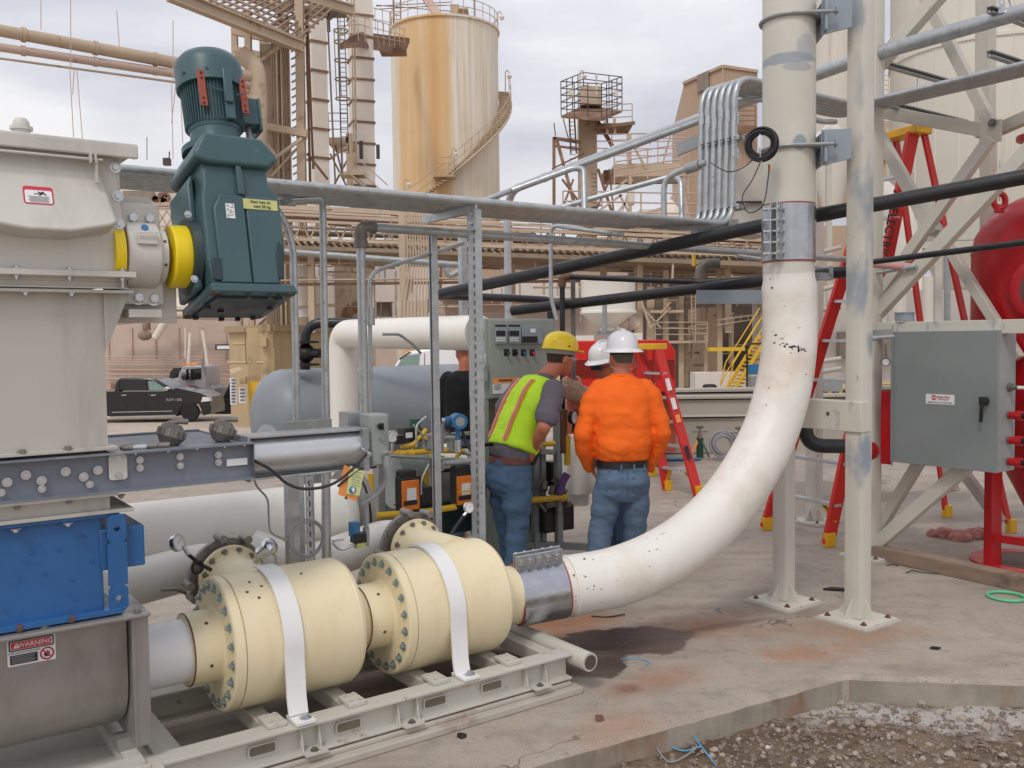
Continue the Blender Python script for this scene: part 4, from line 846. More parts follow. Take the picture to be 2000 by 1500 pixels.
m = M(); m.tube([pc1(.55) - Z * .11 - U * .05, pc1(.62) - Z * .13 - U * .12, pc1(.62) - Z * .07 - U * .2, pc1(.62) - Z * .06 - U * .28], .009, 8, .03); tag(m.build('valve_lever', 'cast'), 'bent grey lever below the white branch pipe near the blue housing', 'lever')
SP = 1.035
m = M(); m.tube([L(SP, 1.87, 1.86), L(SP, 4.3, 1.88), L(SP, 4.3, -.02)], .137, 36, .16, k=8); o = m.build('elbow_pipe', 'pipeivory'); tag(o, 'ivory pipe running level behind the cabinet then turning straight down', 'pipe')
m = M()
m.tube([L(SP - .45, 2.6, 1.86), L(SP - .3, 2.6, 1.86), L(SP - .18, 2.6, 1.78), L(SP - .1, 2.6, 1.7)], .012, 8, .03); tag(m.build('pipe_hanger', 'galvdull'), 'bent grey hanger bracket on the level ivory pipe', 'bracket')
# coupling + long bend + riser
def coupling(c0, c1, r, bar, lab, nb=5):
    T = thing('pipe_coupling', lab, 'coupling', (c0 + c1) / 2 - Z * r, 'bolted steel pipe couplings'); ax = (c1 - c0).normalized(); ln = (c1 - c0).length; bar = (bar - ax * bar.dot(ax)).normalized(); sd = ax.cross(bar)
    m = M(); m.lathe([(-.006, r - .01), (-.006, r + .004), (.004, r + .004), (.004, r - .01)], c0, ax, 48); m.lathe([(-.004, r - .01), (-.004, r + .004), (.006, r + .004), (.006, r - .01)], c1, ax, 48); m.build('gasket', 'brickred', T)
    m = M(); m.lathe([(.004, r), (.004, r + .008), (ln - .004, r + .008), (ln - .004, r)], c0, ax, 64); m.build('sleeve', 'coupling', T)
    m = M()
    for sg in (-1, 1): m.beam(c0 + bar * (r + .04) + sd * sg * .02, c1 + bar * (r + .04) + sd * sg * .02, .008, .085, bar)
    m.build('clamp_bar', 'galv', T, bevel=.002)
    for k in range(nb):
        p = c0 + ax * ln * (k + .6) / (nb + .2) + bar * (r + .05); m = M(); m.cyl(p - sd * .075, p + sd * .04, .0095, n=10); b1 = m.build('stud', 'zinc', T)
        bolt(T, p - sd * .026, -sd, .015, 'zinc'); bolt(T, p + sd * .024, sd, .016, 'zinc')
    return T
CC0, CC1 = Dp(1006, 1163, 4.98), Dp(1096, 1146, 5.06)
coupling(CC0, CC1, .163, Z * .95 - V * .25, 'shiny steel clamp coupling between the farther canister and the white bend')
m = M(); m.cyl(L(-.24, 0, .46), CC0 + U * .01, .155, n=40); tag(m.build('outlet_stub', 'cream'), 'short cream outlet stub at the end of the farther canister', 'pipe')
RX = Dp(1540, 600, 5.8); RX.z = 0
ctl = []
for px, py, d in ((1118, 1143, 5.09), (1200, 1127, 5.17), (1280, 1096, 5.25), (1350, 1052, 5.34), (1410, 996, 5.43), (1462, 925, 5.52), (1503, 845, 5.63), (1528, 765, 5.7), (1540, 690, 5.76), (1543, 610, 5.8)): ctl.append(Dp(px, py, d))
ctl = [CC1 + (CC0 - CC1) * .06] + ctl; top = [Vector((RX.x, RX.y, z)) for z in (2.2,)]
pts = []; e = [ctl[0] * 2 - ctl[1]] + ctl + [top[0]] * 2
for i in range(1, len(e) - 2):
    for j in range(5):
        t = j / 5; a, b_, c_, d = e[i - 1], e[i], e[i + 1], e[i + 2]; pts.append(.5 * ((2 * b_) + (c_ - a) * t + (2 * a - 5 * b_ + 4 * c_ - d) * t * t + (3 * b_ - a - 3 * c_ + d) * t ** 3))
pts.append(top[0]); rad = [.168 if i > 3 else .158 for i in range(len(pts))]; rad = [r_ if i < len(pts) - 2 else .157 for i, r_ in enumerate(rad)]
m = M(); m.tube(pts, rad, 48); o = m.build('bend_pipe', 'pipewhite', smooth=50); tag(o, 'long sweeping white wrapped pipe bend curving up from the coupling', 'pipe')
# scuffs, marker strokes and torn wrap on the bend
rn = random.Random(12); m = M()
for px, py, w_, h_ in [(1515, 655, 5, 9), (1527, 662, 3, 12), (1546, 680, 14, 5), (1560, 684, 12, 7), (1513, 670, 4, 6), (1497, 792, 7, 2), (1505, 545, 2, 6), (1508, 562, 4, 7), (1502, 758, 3, 3)] + [(rn.uniform(1120, 1175), rn.uniform(1090, 1180), rn.uniform(2, 6), rn.uniform(1, 5)) for _ in range(14)] + [(rn.uniform(1180, 1420), 0, rn.uniform(2, 14), rn.uniform(.6, 1.6)) for _ in range(12)] + [(1524 + i * 4.4, 672 + i * 1.1 + rn.uniform(-3, 3), rn.uniform(3, 7), rn.uniform(3, 9)) for i in range(12)] + [(rn.uniform(1500, 1580), rn.uniform(540, 780), rn.uniform(1, 2), rn.uniform(1, 6)) for _ in range(8)]:
    if py == 0: t_ = (px - 1180) / 240; py = 1130 - t_ * 120 - t_ * t_ * 25 + rn.uniform(-38, 45)
    # find the surface point of the bend under this mark
    rd = _ray(px, py).normalized(); best = None
    for i in range(len(pts) - 1):
        p = pts[i]; tt = (p - CAMPOS).dot(rd); dd = (CAMPOS + rd * tt - p).length
        if best is None or dd < best[0]: best = (dd, p, tt, rad[i], (pts[i + 1] - pts[i]).normalized())
    dd, p, tt, r_, ax = best
    if dd > r_ * .93: continue
    q = CAMPOS + rd * (tt - math.sqrt(max(r_ * r_ - dd * dd, 0))); q2 = p + ax * (q - p).dot(ax); nn = (q - q2).normalized(); q = q2 + nn * (r_ + .0006)
    x = ax; y = nn.cross(ax); k = 5.4 / 1800; pl = [(math.cos(a) * w_ * k / 2 * rn.uniform(.4, 1.3), math.sin(a) * h_ * k / 2 * rn.uniform(.4, 1.3)) for a in [i * math.pi / 4 for i in range(8)]]
    m.prism(pl, q, x * (1 if py > 700 else -1) if False else x, y, .0005)
sc_ = m.build('scuff_mark', 'rubber', o, smooth=0, each=True)
m = M(); m.lathe([(-.003, .15), (-.003, .172), (.012, .173), (.016, .169)], pts[4], pts[5] - pts[4], 48); m.build('wrap_edge', 'pipeivory', o)
def riser(z): return Vector((RX.x, RX.y, z))
coupling(riser(2.27) + Z * 0, riser(2.62), .157, (-U * .85 - V * .25), 'shiny steel clamp coupling with five studs on the upright riser')
m = M(); m.cyl(riser(2.19), riser(2.29), .157, n=48); m.cyl(riser(2.6), riser(4.9), .16, n=48); rp = m.build('riser_pipe', 'riserpatch'); tag(rp, 'off-white upright riser pipe strapped to the front tower column', 'pipe')
m = M(); m.lathe([(0, .16), (0, .175), (.03, .18), (.3, .18)], riser(3.92), Z, 48); m.build('upper_sleeve', 'galv', rp)
T1 = L(2.19, -.07, 0); T2 = L(2.24, -.6, 0)
for z in (2.96, 3.745):
    T = thing('pipe_clamp', ('lower' if z < 3.2 else 'upper') + ' round U-bolt with grey bracket holding the riser pipe', 'clamp', riser(z), 'U-bolt clamps on the riser')
    dd = (T2 - riser(0)); dd.z = 0; dd.normalize(); sd = Z.cross(dd)
    m = M(); m.torus(riser(z), Z, .172, .0115, 48, 8); m.tube([riser(z) + sd * .172 + dd * .0, riser(z) + sd * .172 + dd * .24], .0115, 8); m.tube([riser(z) - sd * .172, riser(z) - sd * .172 + dd * .24], .0115, 8); m.build('u_bolt', 'galvdull', T)
    m = M(); m.box(riser(z) + dd * .185 - Z * .01, (.02, .34, .19), Matrix((dd, sd, Z)).transposed()); m.build('saddle_plate', 'primer', T, bevel=.003)
    m = M(); m.prism([(0, -.12), (.18, -.08), (.18, .1), (0, .1)], riser(z) + dd * .17 - sd * .1, dd, Z, .012); m.build('bracket', 'primer', T, bevel=.002)
    bolt(T, riser(z) - sd * .172 + dd * .235, dd, .016, 'galvdull')
# cable coil tied to the riser
c_ = Dp(1487, 283, 5.56); T = thing('cable_coil', 'coil of thin black cable tied to the riser pipe', 'cable coil', c_ - Z * .1)
m = M(); ax = (-V * .45 - U * .8 - Z * .1).normalized(); rn = random.Random(2)
for k in range(34): m.torus(c_ + ax * rn.uniform(-.04, .04) + Z * rn.uniform(-.01, .01), (ax + Vector((rn.uniform(-.12, .12), rn.uniform(-.12, .12), rn.uniform(-.12, .12)))), rn.uniform(.062, .1), .0048, 28, 6)
m.build('loops', 'cable', T)
m = M(); m.tube([c_ + Z * .09 - ax * .03, c_ + Z * .05 + ax * .05, c_ - Z * .02 + ax * .06, c_ - Z * .1], .006, 6); m.build('tie', 'paper', T)
cable([c_ - Z * .09, Dp(1470, 350, 5.6), Dp(1450, 385, 5.6), Dp(1462, 415, 5.6), Dp(1490, 400, 5.55), Dp(1500, 350, 5.55), Dp(1502, 322, 5.55)], .0035, 'cable', 'thin black cable looping down beside the riser pipe', name='black_cable')
m = M(); m.cyl(Dp(1503, 336, 5.56), Dp(1502, 321, 5.56), .007, n=8); m.build('orange_plug', 'orange', T)
cable([Dp(1388, 318, 5.9), Dp(1420, 335, 5.8), Dp(1450, 328, 5.7), Dp(1478, 305, 5.6)], .0035, 'cable', 'thin black cable from a grey conduit fitting to the cable coil', name='black_cable')
# ================================================================ strut frame, conduit rack, conduits
SF = thing('strut_rack', 'galvanized slotted strut frame holding the conduit rack beside the cabinet', 'frame', L(.05, .7, 0))
m = M()
strut(m, L(.05, .40, 0), L(.05, .40, 2.55), .041, -U, True); strut(m, L(.05, .4415, 0), L(.05, .4415, 2.55), .041, -U, False)
m.build('front_post', 'galv', SF, smooth=20)
m = M(); strut(m, L(.05, .89, 0), L(.05, .89, 2.5), .041, U); m.build('rear_post', 'galv', SF, smooth=20)
b_ = Dp(905, 600, 9.6); m = M(); strut(m, Vector((b_.x, b_.y, 0)), Vector((b_.x, b_.y, Dp(905, 462, 9.6).z)), .07, -V, False); tag(m.build('support_upright', 'galv', smooth=20), 'plain galvanized upright standing behind the level ivory pipe', 'post')
m = M(); strut(m, L(.03, .38, 2.55), L(.03, .95, 2.55), .041, -Z); m.build('top_rail', 'galv', SF, smooth=20)
m = M(); m.box(L(.02, .4, 2.5), (.012, .09, .14)); m.build('corner_plate', 'galv', SF); bolt(SF, L(.012, .4, 2.47), -U, .013); bolt(SF, L(.012, .4, 2.52), -U, .013)
nw = 7
def conduit(pts, r, lab, grp=None, bend=.12, mt='galv', cp=(), name='steel_conduit'):
    m = M(); m.tube(pts, r, 16, bend); o = m.build(name, mt, smooth=50); tag(o, lab, 'conduit', grp)
    for a, b_ in cp: m = M(); m.cyl(a, b_, r * 1.22, n=16); m.build('sleeve', 'zinc', o)
    return o
rr_ = .0215
ws = [.375 + i * .062 for i in range(8)]
posn = ['nearest', 'second', 'third', 'fourth', 'fifth', 'sixth', 'seventh', 'farthest']
POSN = 0
for i, w_ in enumerate(ws):
    if i < 6: # runs along the rack, turns up at the clamp ladder, then over to the tower and along it
        zt = 3.64; pts = [L(-2.3, w_, 2.592), L(2.19, w_, 2.592), L(2.22, w_, zt), L(3.72 + .0 * i, w_, zt), L(3.72 + .03 + (.36 - (w_ - .43)) * 0, w_ - .0, zt)]
        s_end = 3.62 + i * .05
        pts = [L(-2.3, w_, 2.592), L(2.19, w_, 2.592), L(2.22, w_, zt - .01), L(s_end, w_, zt - .02), L(s_end, -5, zt - .02)]
        o = conduit(pts, rr_, '%s of the galvanized conduits in the rack that turn up and over to the tower' % posn[i], 'conduits running together in the rack', .17)
        for z_ in (3.1, 3.34): m = M(); m.cyl(L(2.22, w_, z_ - .05 + .03 * (i % 3)), L(2.22, w_, z_ + .03 + .03 * (i % 3)), rr_ * 1.25, n=16); m.build('sleeve', 'zinc', o)
        m = M()
        for q in range(4): s_ = -1.6 + q * 1.1 + i * .13; m.cyl(L(s_, w_, 2.592), L(s_ + .06, w_, 2.592), rr_ * 1.2, n=14)
    else:
        conduit([L(-2.3, w_, 2.592), L(1.6, w_, 2.592)], rr_, '%s of the galvanized conduits lying in the rack, ending before the riser' % posn[i], 'conduits running together in the rack')
m = M(); m.box(L(2.17, .53, 2.592), (.09, .38, .075)); tag(m.build('junction_trough', 'galvdull', bevel=.006), 'grey box at the rack end where the conduits turn upward', 'junction box')
for z_ in (2.72, 3.2):
    T = thing('clamp_rail', ('lower' if z_ < 3 else 'upper') + ' strut rail with clamps across the upright conduits', 'rail', L(2.4, .56, z_), 'strut rails on the upright conduits')
    m = M(); strut(m, L(2.27, .32, z_), L(2.27, .74, z_), .041, -U); m.build('rail', 'galv', T, smooth=20)
    for w_ in ws[:6]:
        m = M(); m.torus(L(2.22, w_, z_), Z, .029, .006, 16, 5); m.cyl(L(2.21, w_ - .03, z_), L(2.165, w_ - .03, z_), .009, n=8); m.box(L(2.2, w_ - .03, z_), (.03, .012, .035)); m.build('clamp', 'zinc', T)
m = M(); m.beam(L(2.4, .66, 3.32), L(2.6, 1.3, 3.32), .02, .1, Z); tag(m.build('conduit_bracket', 'galvdull'), 'short grey flat bracket behind the upright conduits', 'bracket')
# the tray bars under the rack near the riser
m = M()
for s_ in (-.9, .9): m.box(L(s_, .6, 2.556), (.04, .5, .02))
# big galvanized pipe over the top
GP = [Zp(975, 620, 2.0), Zp(990, 382, 4.03), Zp(1640, 130, 4.03), Zp(1700, 105, 4.03), L(3.8, -1.6, 4.03)]
base = Vector((Zp(990, 375, 4.03).x, Zp(990, 375, 4.03).y, 0))
o = conduit([Vector((base.x, base.y, 1.7)), Vector((base.x, base.y, 4.03)), L(3.8, .5, 4.03), L(3.8, -5, 4.03)], .057, 'thick galvanized pipe rising behind the cabinet and crossing over to the tower', bend=.45, name='galvanized_pipe')
for t in (.18, .42): a = Vector((base.x, base.y, 4.03)).lerp(L(3.8, .5, 4.03), t); d = (L(3.8, .5, 4.03) - a).normalized(); m = M(); m.cyl(a, a + d * .09, .061, n=24); m.build('coupling', 'galv', o)
d_ = (L(3.8, .5, 4.03) - base - Z * 4.03).normalized()
conduit([Dp(925, 400, 6.2), Dp(1060, 348, 6.6), Dp(1390, 228, 6.9), Dp(1440, 200, 6.9), Dp(1470, 192, 7), Dp(1520, 200, 7), Dp(1600, 238, 7.2), Dp(1632, 238, 7.3)], .02, 'thin galvanized conduit following under the thick crossing pipe', bend=.1)
conduit([Dp(1000, 372, 6.4), Dp(1120, 328, 6.4), Dp(1140, 330, 6.4), Dp(1142, 420, 6.3)], .021, 'galvanized conduit curving down onto the rack left of the lattice tower', bend=.14)
conduit([Dp(1090, 407, 6.6), Dp(1190, 378, 6.6), Dp(1310, 345, 6.6), Dp(1330, 350, 6.5), Dp(1332, 435, 6.4)], .02, 'galvanized conduit sloping up then bending down onto the rack', bend=.12)
o = conduit([Dp(1297, 430, 6.3), Dp(1296, 350, 6.3), Dp(1340, 328, 6.2), Dp(1378, 318, 6.1)], .02, 'galvanized conduit bending over to a grey fitting beside the upright conduits', bend=.18)
m = M(); m.cyl(Dp(1340, 331, 6.18), Dp(1366, 322, 6.12), .034, n=16); m.cyl(Dp(1366, 322, 6.12), Dp(1378, 318, 6.1), .022, n=12); m.build('fitting', 'galvdull', o)
m = M()
# uprights below the rack
G2 = [Wp(x, y, .62) for x, y in ((563, 395), (563, 440), (575, 505), (577, 860), (577, 1000))]
conduit([L(-.95, .62, 2.54), L(-1.08, .62, 2.54)] + [Wp(x, y, .62) for x, y in ((560, 440), (573, 490), (578, 700), (582, 1180))], .019, 'bent galvanized conduit dropping from the rack beside the motor', 'conduits dropping from the rack', bend=.05)
a = Wp(630, 390, .62); b_ = Wp(641, 1120, .62)
o = conduit([L(-1.0, .62, 2.54), a, b_], .019, 'straight galvanized conduit dropping from the rack left of the elbow pipe', 'conduits dropping from the rack', bend=.03)
m = M(); m.cyl(Wp(556, 386, .6), Wp(562, 398, .6), .03, n=12); m.build('elbow', 'galvdull', o)
a = Wp(704, 443, .75); b_ = Wp(712, 830, .75)
o = conduit([b_, a, a + (L(0, .75, 0) - L(-.8, .75, 0)).normalized() * 5.4], .026, 'galvanized pipe with a dark elbow running level under the rack', bend=.1, name='galvanized_pipe')
m = M(); m.tube([a - Z * .09, a - Z * .0, a + U * .09], .036, 18, .07); m.cyl(a - Z * .12, a - Z * .08, .04, n=18); m.build('elbow', 'iron', o)
conduit([Wp(905, 475, .9), Wp(735, 528, .9), Wp(722, 545, .9), Wp(724, 870, .9)], .0125, 'thin conduit sloping down from the strut post then dropping straight', bend=.06)
T = COL.objects[-1]; m = M(); m.cyl(Wp(723, 600, .89), Wp(723, 635, .89), .028, n=12); m.build('fitting', 'galv', bpy.data.objects[T.name])
o = conduit([L(1.5, .75, 2.52)] + [Dp(x, y, 6.7) for x, y in ((1076, 440), (1076, 580), (1087, 625))], .015, 'galvanized conduit dropping from the rack to the cabinet top', bend=.06)
m = M()
# support stand under the actuator
AS = thing('strut_stand', 'galvanized slotted strut stand below the silver gate actuator', 'stand', L(-1.0, .25, 0))
for (px, w_, up) in ((598, .3, -V), (568, .25, -V)):
    p = Wp(px, 920, w_); q = Vector((p.x, p.y, 0)); m = M(); strut(m, q, p + Z * .0, .055, up, px == 598); m.build('post', 'galv', AS, smooth=20)
m = M(); m.chan(Wp(553, 835, .5), Wp(648, 827, .5), .03, .05, .005, Z); m.build('cross_strut', 'galvdull', AS)
T = thing('cable_loop', 'coil of thin grey cable hanging on the strut stand', 'cable coil', Wp(598, 1060, .15))
m = M(); rn = random.Random(5); c_ = Wp(600, 1052, .15)
for k in range(6): m.torus(c_ + V * rn.uniform(-.015, .015), V + Vector((rn.uniform(-.1, .1), rn.uniform(-.1, .1), rn.uniform(-.1, .1))), rn.uniform(.075, .095), .0042, 28, 6)
m.build('loops', 'cablegrey', T)
conduit([Wp(635, 910, .35), Wp(637, 1180, .35)], .02, 'short galvanized conduit standing behind the strut stand', bend=0)
# solenoid on stand
T = thing('solenoid_valve', 'blue and black solenoid valve on a thin steel pipe between the canisters', 'valve', Wp(698, 1090, .35))
m = M(); m.box(Wp(692, 1033, .35), (.045, .05, .075)); m.build('coil', 'signblue', T, bevel=.003)
m = M(); m.box(Wp(700, 1050, .34), (.07, .06, .05)); m.build('body', 'black', T, bevel=.004)
m = M(); m.box(Wp(702, 1064, .34), (.05, .05, .03)); m.build('brass_block', 'tape', T)
m = M(); m.tube([Wp(716, 965, .35), Wp(715, 1062, .35)], .012, 10); m.cyl(Wp(715, 1030, .35), Wp(715, 1066, .35), .018, n=12); m.build('pipe', 'galvdull', T)
m = M(); m.tube([Wp(690, 1065, .33), Wp(665, 1075, .33), Wp(650, 1060, .33)], .008, 8, .03); m.box(Wp(660, 1055, .33), (.06, .02, .008)); m.build('fitting', 'zinc', T, each=True)
# ================================================================ cabinet
CA = thing('control_cabinet', 'grey control cabinet with displays, knobs and an orange WARNING label', 'cabinet', L(1.05, 1.5, 0))
A0 = Wp(957, 630, 1.6); s0 = (A0 - O).dot(U); s1 = (Wp(1087, 640, 1.6) - O).dot(U); z1 = A0.z + .02; z0 = Wp(957, 778, 1.6).z
cs, cw, cz = (s0 + s1) / 2, (s1 - s0), (z0 + z1) / 2
m = M(); m.box(L(cs - .02, 1.735, cz), (cw + .03, .22, z1 - z0 + .02)); m.build('enclosure', 'cabinet', CA, bevel=.006)
m = M(); m.box(L(cs, 1.62, cz), (cw, .016, z1 - z0)); m.build('door', 'cabinet', CA, bevel=.004)
def onw(px, py, w): return Wp(px, py, w)
def plate(px0, py0, px1, py1, w, d, mt, par, name, bv=.002):
    a = Wp(px0, py0, w); b_ = Wp(px1, py1, w); m = M(); m.box((a + b_) / 2, (abs((b_ - a).dot(U)), d, abs(b_.z - a.z))); return m.build(name, mt, par, bevel=bv)
for (x0, x1) in ((967, 989), (993, 1016)):
    q = plate(x0, 639, x1, 671, 1.602, .03, 'primer', CA, 'controller'); plate(x0 + 2, 646, x1 - 2, 656, 1.584, .004, 'black', q, 'screen'); plate(x0, 634, x1, 638.5, 1.61, .003, 'signdark', q, 'nameplate')
    for i in range(4):
        for j in range(2): plate(x0 + 3 + i * 4.4, 659 + j * 4.5, x0 + 6 + i * 4.4, 662 + j * 4.5, 1.584, .004, 'paper', q, 'key', 0)
q = plate(1018, 638, 1058, 671, 1.6, .035, 'primer', CA, 'recorder'); plate(1020, 657, 1050, 669, 1.58, .004, 'black', q, 'panel'); plate(1036, 642, 1046, 650, 1.58, .004, 'paper', q, 'label')
for px, mt_ in ((991, 'cylgreen'), (1007, 'black'), (1024, 'signblue'), (1041, 'signred')):
    p = Wp(px, 690, 1.6); m = M(); m.box(p + Z * .006 + V * .01, (.045, .006, .05)); q = m.build('switch_plate', 'black', CA, bevel=.002); m = M(); m.cyl(p, p - V * .02, .0125, n=16); m.build('button', mt_, q)
q = plate(962, 740, 1010, 767, 1.608, .002, 'paper', CA, 'warning_label', 0); plate(962, 739, 1010, 747, 1.6065, .002, 'paperorange', q, 'header', 0)
text('WARNING', .026, Wp(987, 743, 1.604), U, Z, 'signdark', q, bold=.0006)
for k in range(4): plate(965, 751 + k * 3, 980 - k % 2 * 3, 752 + k * 3, 1.6065, .0015, 'cablegrey', q, 'print', 0)
m = M(); m.box(L(s0 - .02, 1.73, .7), (.04, .2, 1.4)); m.box(L(s1 - .05, 1.73, .7), (.04, .04, 1.4)); m.box(L(cs, 1.84, .72), (cw, .01, 1.3)); m.build('stand', 'cabinet', CA, bevel=.003)
m = M(); m.box(L(s0 - .035, 1.66, .75), (.01, .045, .75)); m.build('door_edge', 'shade', CA)
for z_ in (1.85, 1.68, 1.3): m = M(); m.box(L(s0 - .05, 1.64, z_), (.03, .02, .05)); m.build('latch', 'zinc', CA, bevel=.003)
m = M(); m.box(L(s0 - .06, 1.61, 1.55), (.05, .04, .1)); m.cyl(L(s0 - .06, 1.58, 1.6), L(s0 - .06, 1.58, 1.7), .01, n=10); m.build('side_switch', 'galv', CA, bevel=.006)
# ================================================================ grey tank behind, black gooseneck with valve
TK = thing('storage_tank', 'large horizontal grey steel tank with domed end behind the pipes', 'tank', L(1, 5.2, .4))
ta = Dp(505, 835, 9.9); ta = L((ta - O).dot(U), (ta - O).dot(V), .97); r = .54
m = M(); m.lathe([(-.3, 0), (-.295, r * .3), (-.26, r * .6), (-.18, r * .84), (-.07, r * .97), (0, r), (2.9, r), (2.97, r * .97), (3.08, r * .84), (3.16, r * .6), (3.2, 0)], ta + U * .28, U, 64); m.build('shell', 'tankgrey', TK, smooth=60)
m = M(); p = ta + U * .04 - Z * .22 - V * .3; m.lathe([(0, .2), (-.1, .19), (-.13, .2), (-.2, .12), (-.22, .0)], p + U * .05, (U * .9 + V * .3), 28); m.tube([p - U * .25, p - U * .16], .05, 12); m.build('end_fitting', 'tankgrey', TK)
for dx in (.7, 2.4): m = M(); m.box(ta + U * dx - Z * .72, (.12, .8, .6)); m.build('saddle', 'tankgrey', TK)
BG = thing('black_gooseneck', 'black pipe with flanged gate valve and handwheel rising from the grey tank', 'pipe', Dp(596, 725, 9.9))
t0 = Dp(596, 722, 9.9); t1 = Dp(596, 630, 9.9); m = M(); m.tube([t0, t1, Dp(760, 632, 9.95), Dp(830, 636, 10.2)], .055, 16, .2); m.build('pipe', 'blackpipe', BG)
vc = Dp(598, 690, 9.85); m = M(); m.ball(vc, .1, 14)
for z_ in (-.12, .12): m.cyl(vc + Z * (z_ - .012), vc + Z * (z_ + .012), .14, n=24)
m.cyl(vc, vc + (U * .5 - V * .87) * .18, .05, n=14); m.build('valve_body', 'black', BG)
hx = (U * .5 - V * .87); m = M(); hc = vc + hx * .26 + X0 * .05; m.torus(hc, hx, .1, .011, 28, 6)
x, y = m.frame(hx)
for k in range(5): a = 2 * math.pi * k / 5; m.tube([hc, hc + (x * math.cos(a) + y * math.sin(a)) * .1], .008, 6)
m.cyl(hc - hx * .1, hc + hx * .02, .018, n=10); m.build('handwheel', 'iron', BG); m = M(); m.cyl(hc + hx * .02, hc + hx * .026, .03, n=12); m.build('yellow_tag', 'gasyellow', BG)
# ================================================================ burner and gas train
BT = thing('burner_train', 'grey burner drum with yellow gas pipes and orange valve actuators', 'burner', L(.5, 1.6, 0))
W_ = 1.55
def PW(px, py, w=W_): return Wp(px, py, w)
m = M(); a = PW(765, 940, 1.9); m.cyl(a, a + U * 1.0, .2, n=36); m.build('drum', 'panelgrey', BT)
m = M(); m.box(PW(845, 975, 2.0), (.8, .3, .5)); m.build('skid_base', 'darkgreen', BT)
for px in (740,): m = M(); m.beam(PW(px, 1090), PW(px, 890), .05, .09, V); m.build('post', 'panelgrey', BT)
m = M(); m.tube([PW(755, 888, 1.5), PW(850, 880, 1.5), PW(905, 880, 1.5)], .02, 12); m.tube([PW(724, 925, 1.4), PW(724, 1008, 1.4), PW(785, 1003, 1.4)], .022, 12, .04); m.tube([PW(800, 1004, 1.4), PW(890, 990, 1.4)], .022, 12); m.build('gas_pipe', 'gasyellow', BT, each=True)
for px, py in ((782, 887), (800, 886), (735, 1008)): m = M(); m.cyl(PW(px - 6, py, 1.5), PW(px + 6, py, 1.5), .03, n=12); m.build('union', 'gasyellow', BT)
for px, py in ((797, 965), (903, 955)):
    m = M(); m.box(PW(px, py, 1.42), (.15, .1, .24)); q = m.build('actuator_body', 'black', BT, bevel=.008)
    m = M(); m.box(PW(px + 5, py + 2, 1.36), (.13, .02, .2)); m.build('actuator_cover', 'orange', q, bevel=.006)
    m = M(); m.box(PW(px + 7, py, 1.345), (.07, .006, .08)); m.build('label', 'paper', q); m = M(); m.box(PW(px + 5, py + 17, 1.345), (.1, .006, .03)); m.build('band', 'black', q)
    m = M(); m.box(PW(px - 4, py - 38, 1.42), (.12, .09, .07)); m.build('cap', 'black', BT, bevel=.012); m = M(); m.box(PW(px + 28, py + 2, 1.46), (.12, .08, .12)); m.build('side_housing', 'black', BT, bevel=.01)
m = M(); a = PW(836, 932, 1.66); m.prism([(-.055, .0), (0, -.08), (.055, 0), (.04, .06), (-.04, .06)], a, U, Z, .002); m.build('yellow_mark', 'gasyellow', BT)
m = M(); m.box(PW(768, 855, 1.7), (.24, .16, .02)); m.cyl(PW(810, 838, 1.7), PW(810, 818, 1.7), .04, n=20); m.build('green_cap', 'cylgreen', BT)
m = M(); m.box(PW(800, 848, 1.6), (.14, .1, .1)); m.box(PW(780, 858, 1.5), (.07, .06, .06)); m.build('regulator', 'black', BT, bevel=.006); m = M(); m.box(PW(799, 850, 1.52), (.05, .004, .035)); m.build('label', 'paper', BT)
m = M(); m.cyl(PW(862, 870, 1.9), PW(862, 960, 1.9), .14, n=28); m.cyl(PW(840, 905, 1.8), PW(900, 905, 1.8), .1, n=24); m.build('filter_pot', 'pipeivory', BT)
m = M(); m.tube([PW(720, 897, 1.45), PW(760, 890, 1.45), PW(930, 900, 1.45)], .012, 8); m.tube([PW(808, 830, 1.5), PW(826, 850, 1.5), PW(830, 880, 1.5)], .008, 8, .05); m.build('tubing', 'galvdull', BT)
rn = random.Random(41)
for i in range(16):
    x_, y_ = rn.uniform(745, 925), rn.uniform(835, 1000); w_ = rn.uniform(1.3, 1.75); a = PW(x_, y_, w_); d = rn.choice((U, Z, V)); m = M(); m.tube([a, a + d * rn.uniform(.08, .2), a + d * .2 + rn.choice((Z, -Z, U)) * rn.uniform(.05, .15)], rn.choice((.006, .008, .014)), 8, .04); m.build('small_tube', rn.choice(('galvdull', 'gasyellow', 'black', 'zinc')), BT)
for px, py in ((838, 862), (856, 905), (880, 866), (925, 985)): m = M(); p = PW(px, py, 1.5); m.cyl(p - Z * .04, p + Z * .04, .028, n=14); m.cyl(p - Z * .05, p - Z * .035, .045, n=16); m.cyl(p + Z * .035, p + Z * .05, .045, n=16); m.build('flanged_valve', 'galvdull', BT)
gauge(PW(766, 852, 1.48), -V, .04, ([PW(766, 866, 1.48), PW(766, 884, 1.48)], .01, 'zinc'), 'white pressure gauge on the burner beside the green cap')
TT = thing('transmitter', 'round blue transmitter with small display by the strut post', 'transmitter', PW(894, 850, .95))
c_ = PW(894, 822, .95); ax = (-Y0 * .95 + X0 * .3).normalized(); m = M(); m.cyl(c_ - ax * .06, c_ + ax * .05, .047, n=28); m.cyl(c_ + ax * .05, c_ + ax * .062, .05, n=28); m.cyl(c_ - Z * .05, c_ - Z * .12, .018, n=12); m.ball(c_ - X0 * .06, .03); m.build('housing', 'signblue', TT, bevel=.002)
m = M(); m.cyl(c_ + ax * .062, c_ + ax * .064, .03, n=24); m.build('display', 'panelgrey2', TT); m = M(); m.cyl(c_ - Z * .12, c_ - Z * .2, .022, n=12); m.cyl(c_ - X0 * .06, c_ - X0 * .1, .02, n=10); m.build('fitting', 'zinc', TT)
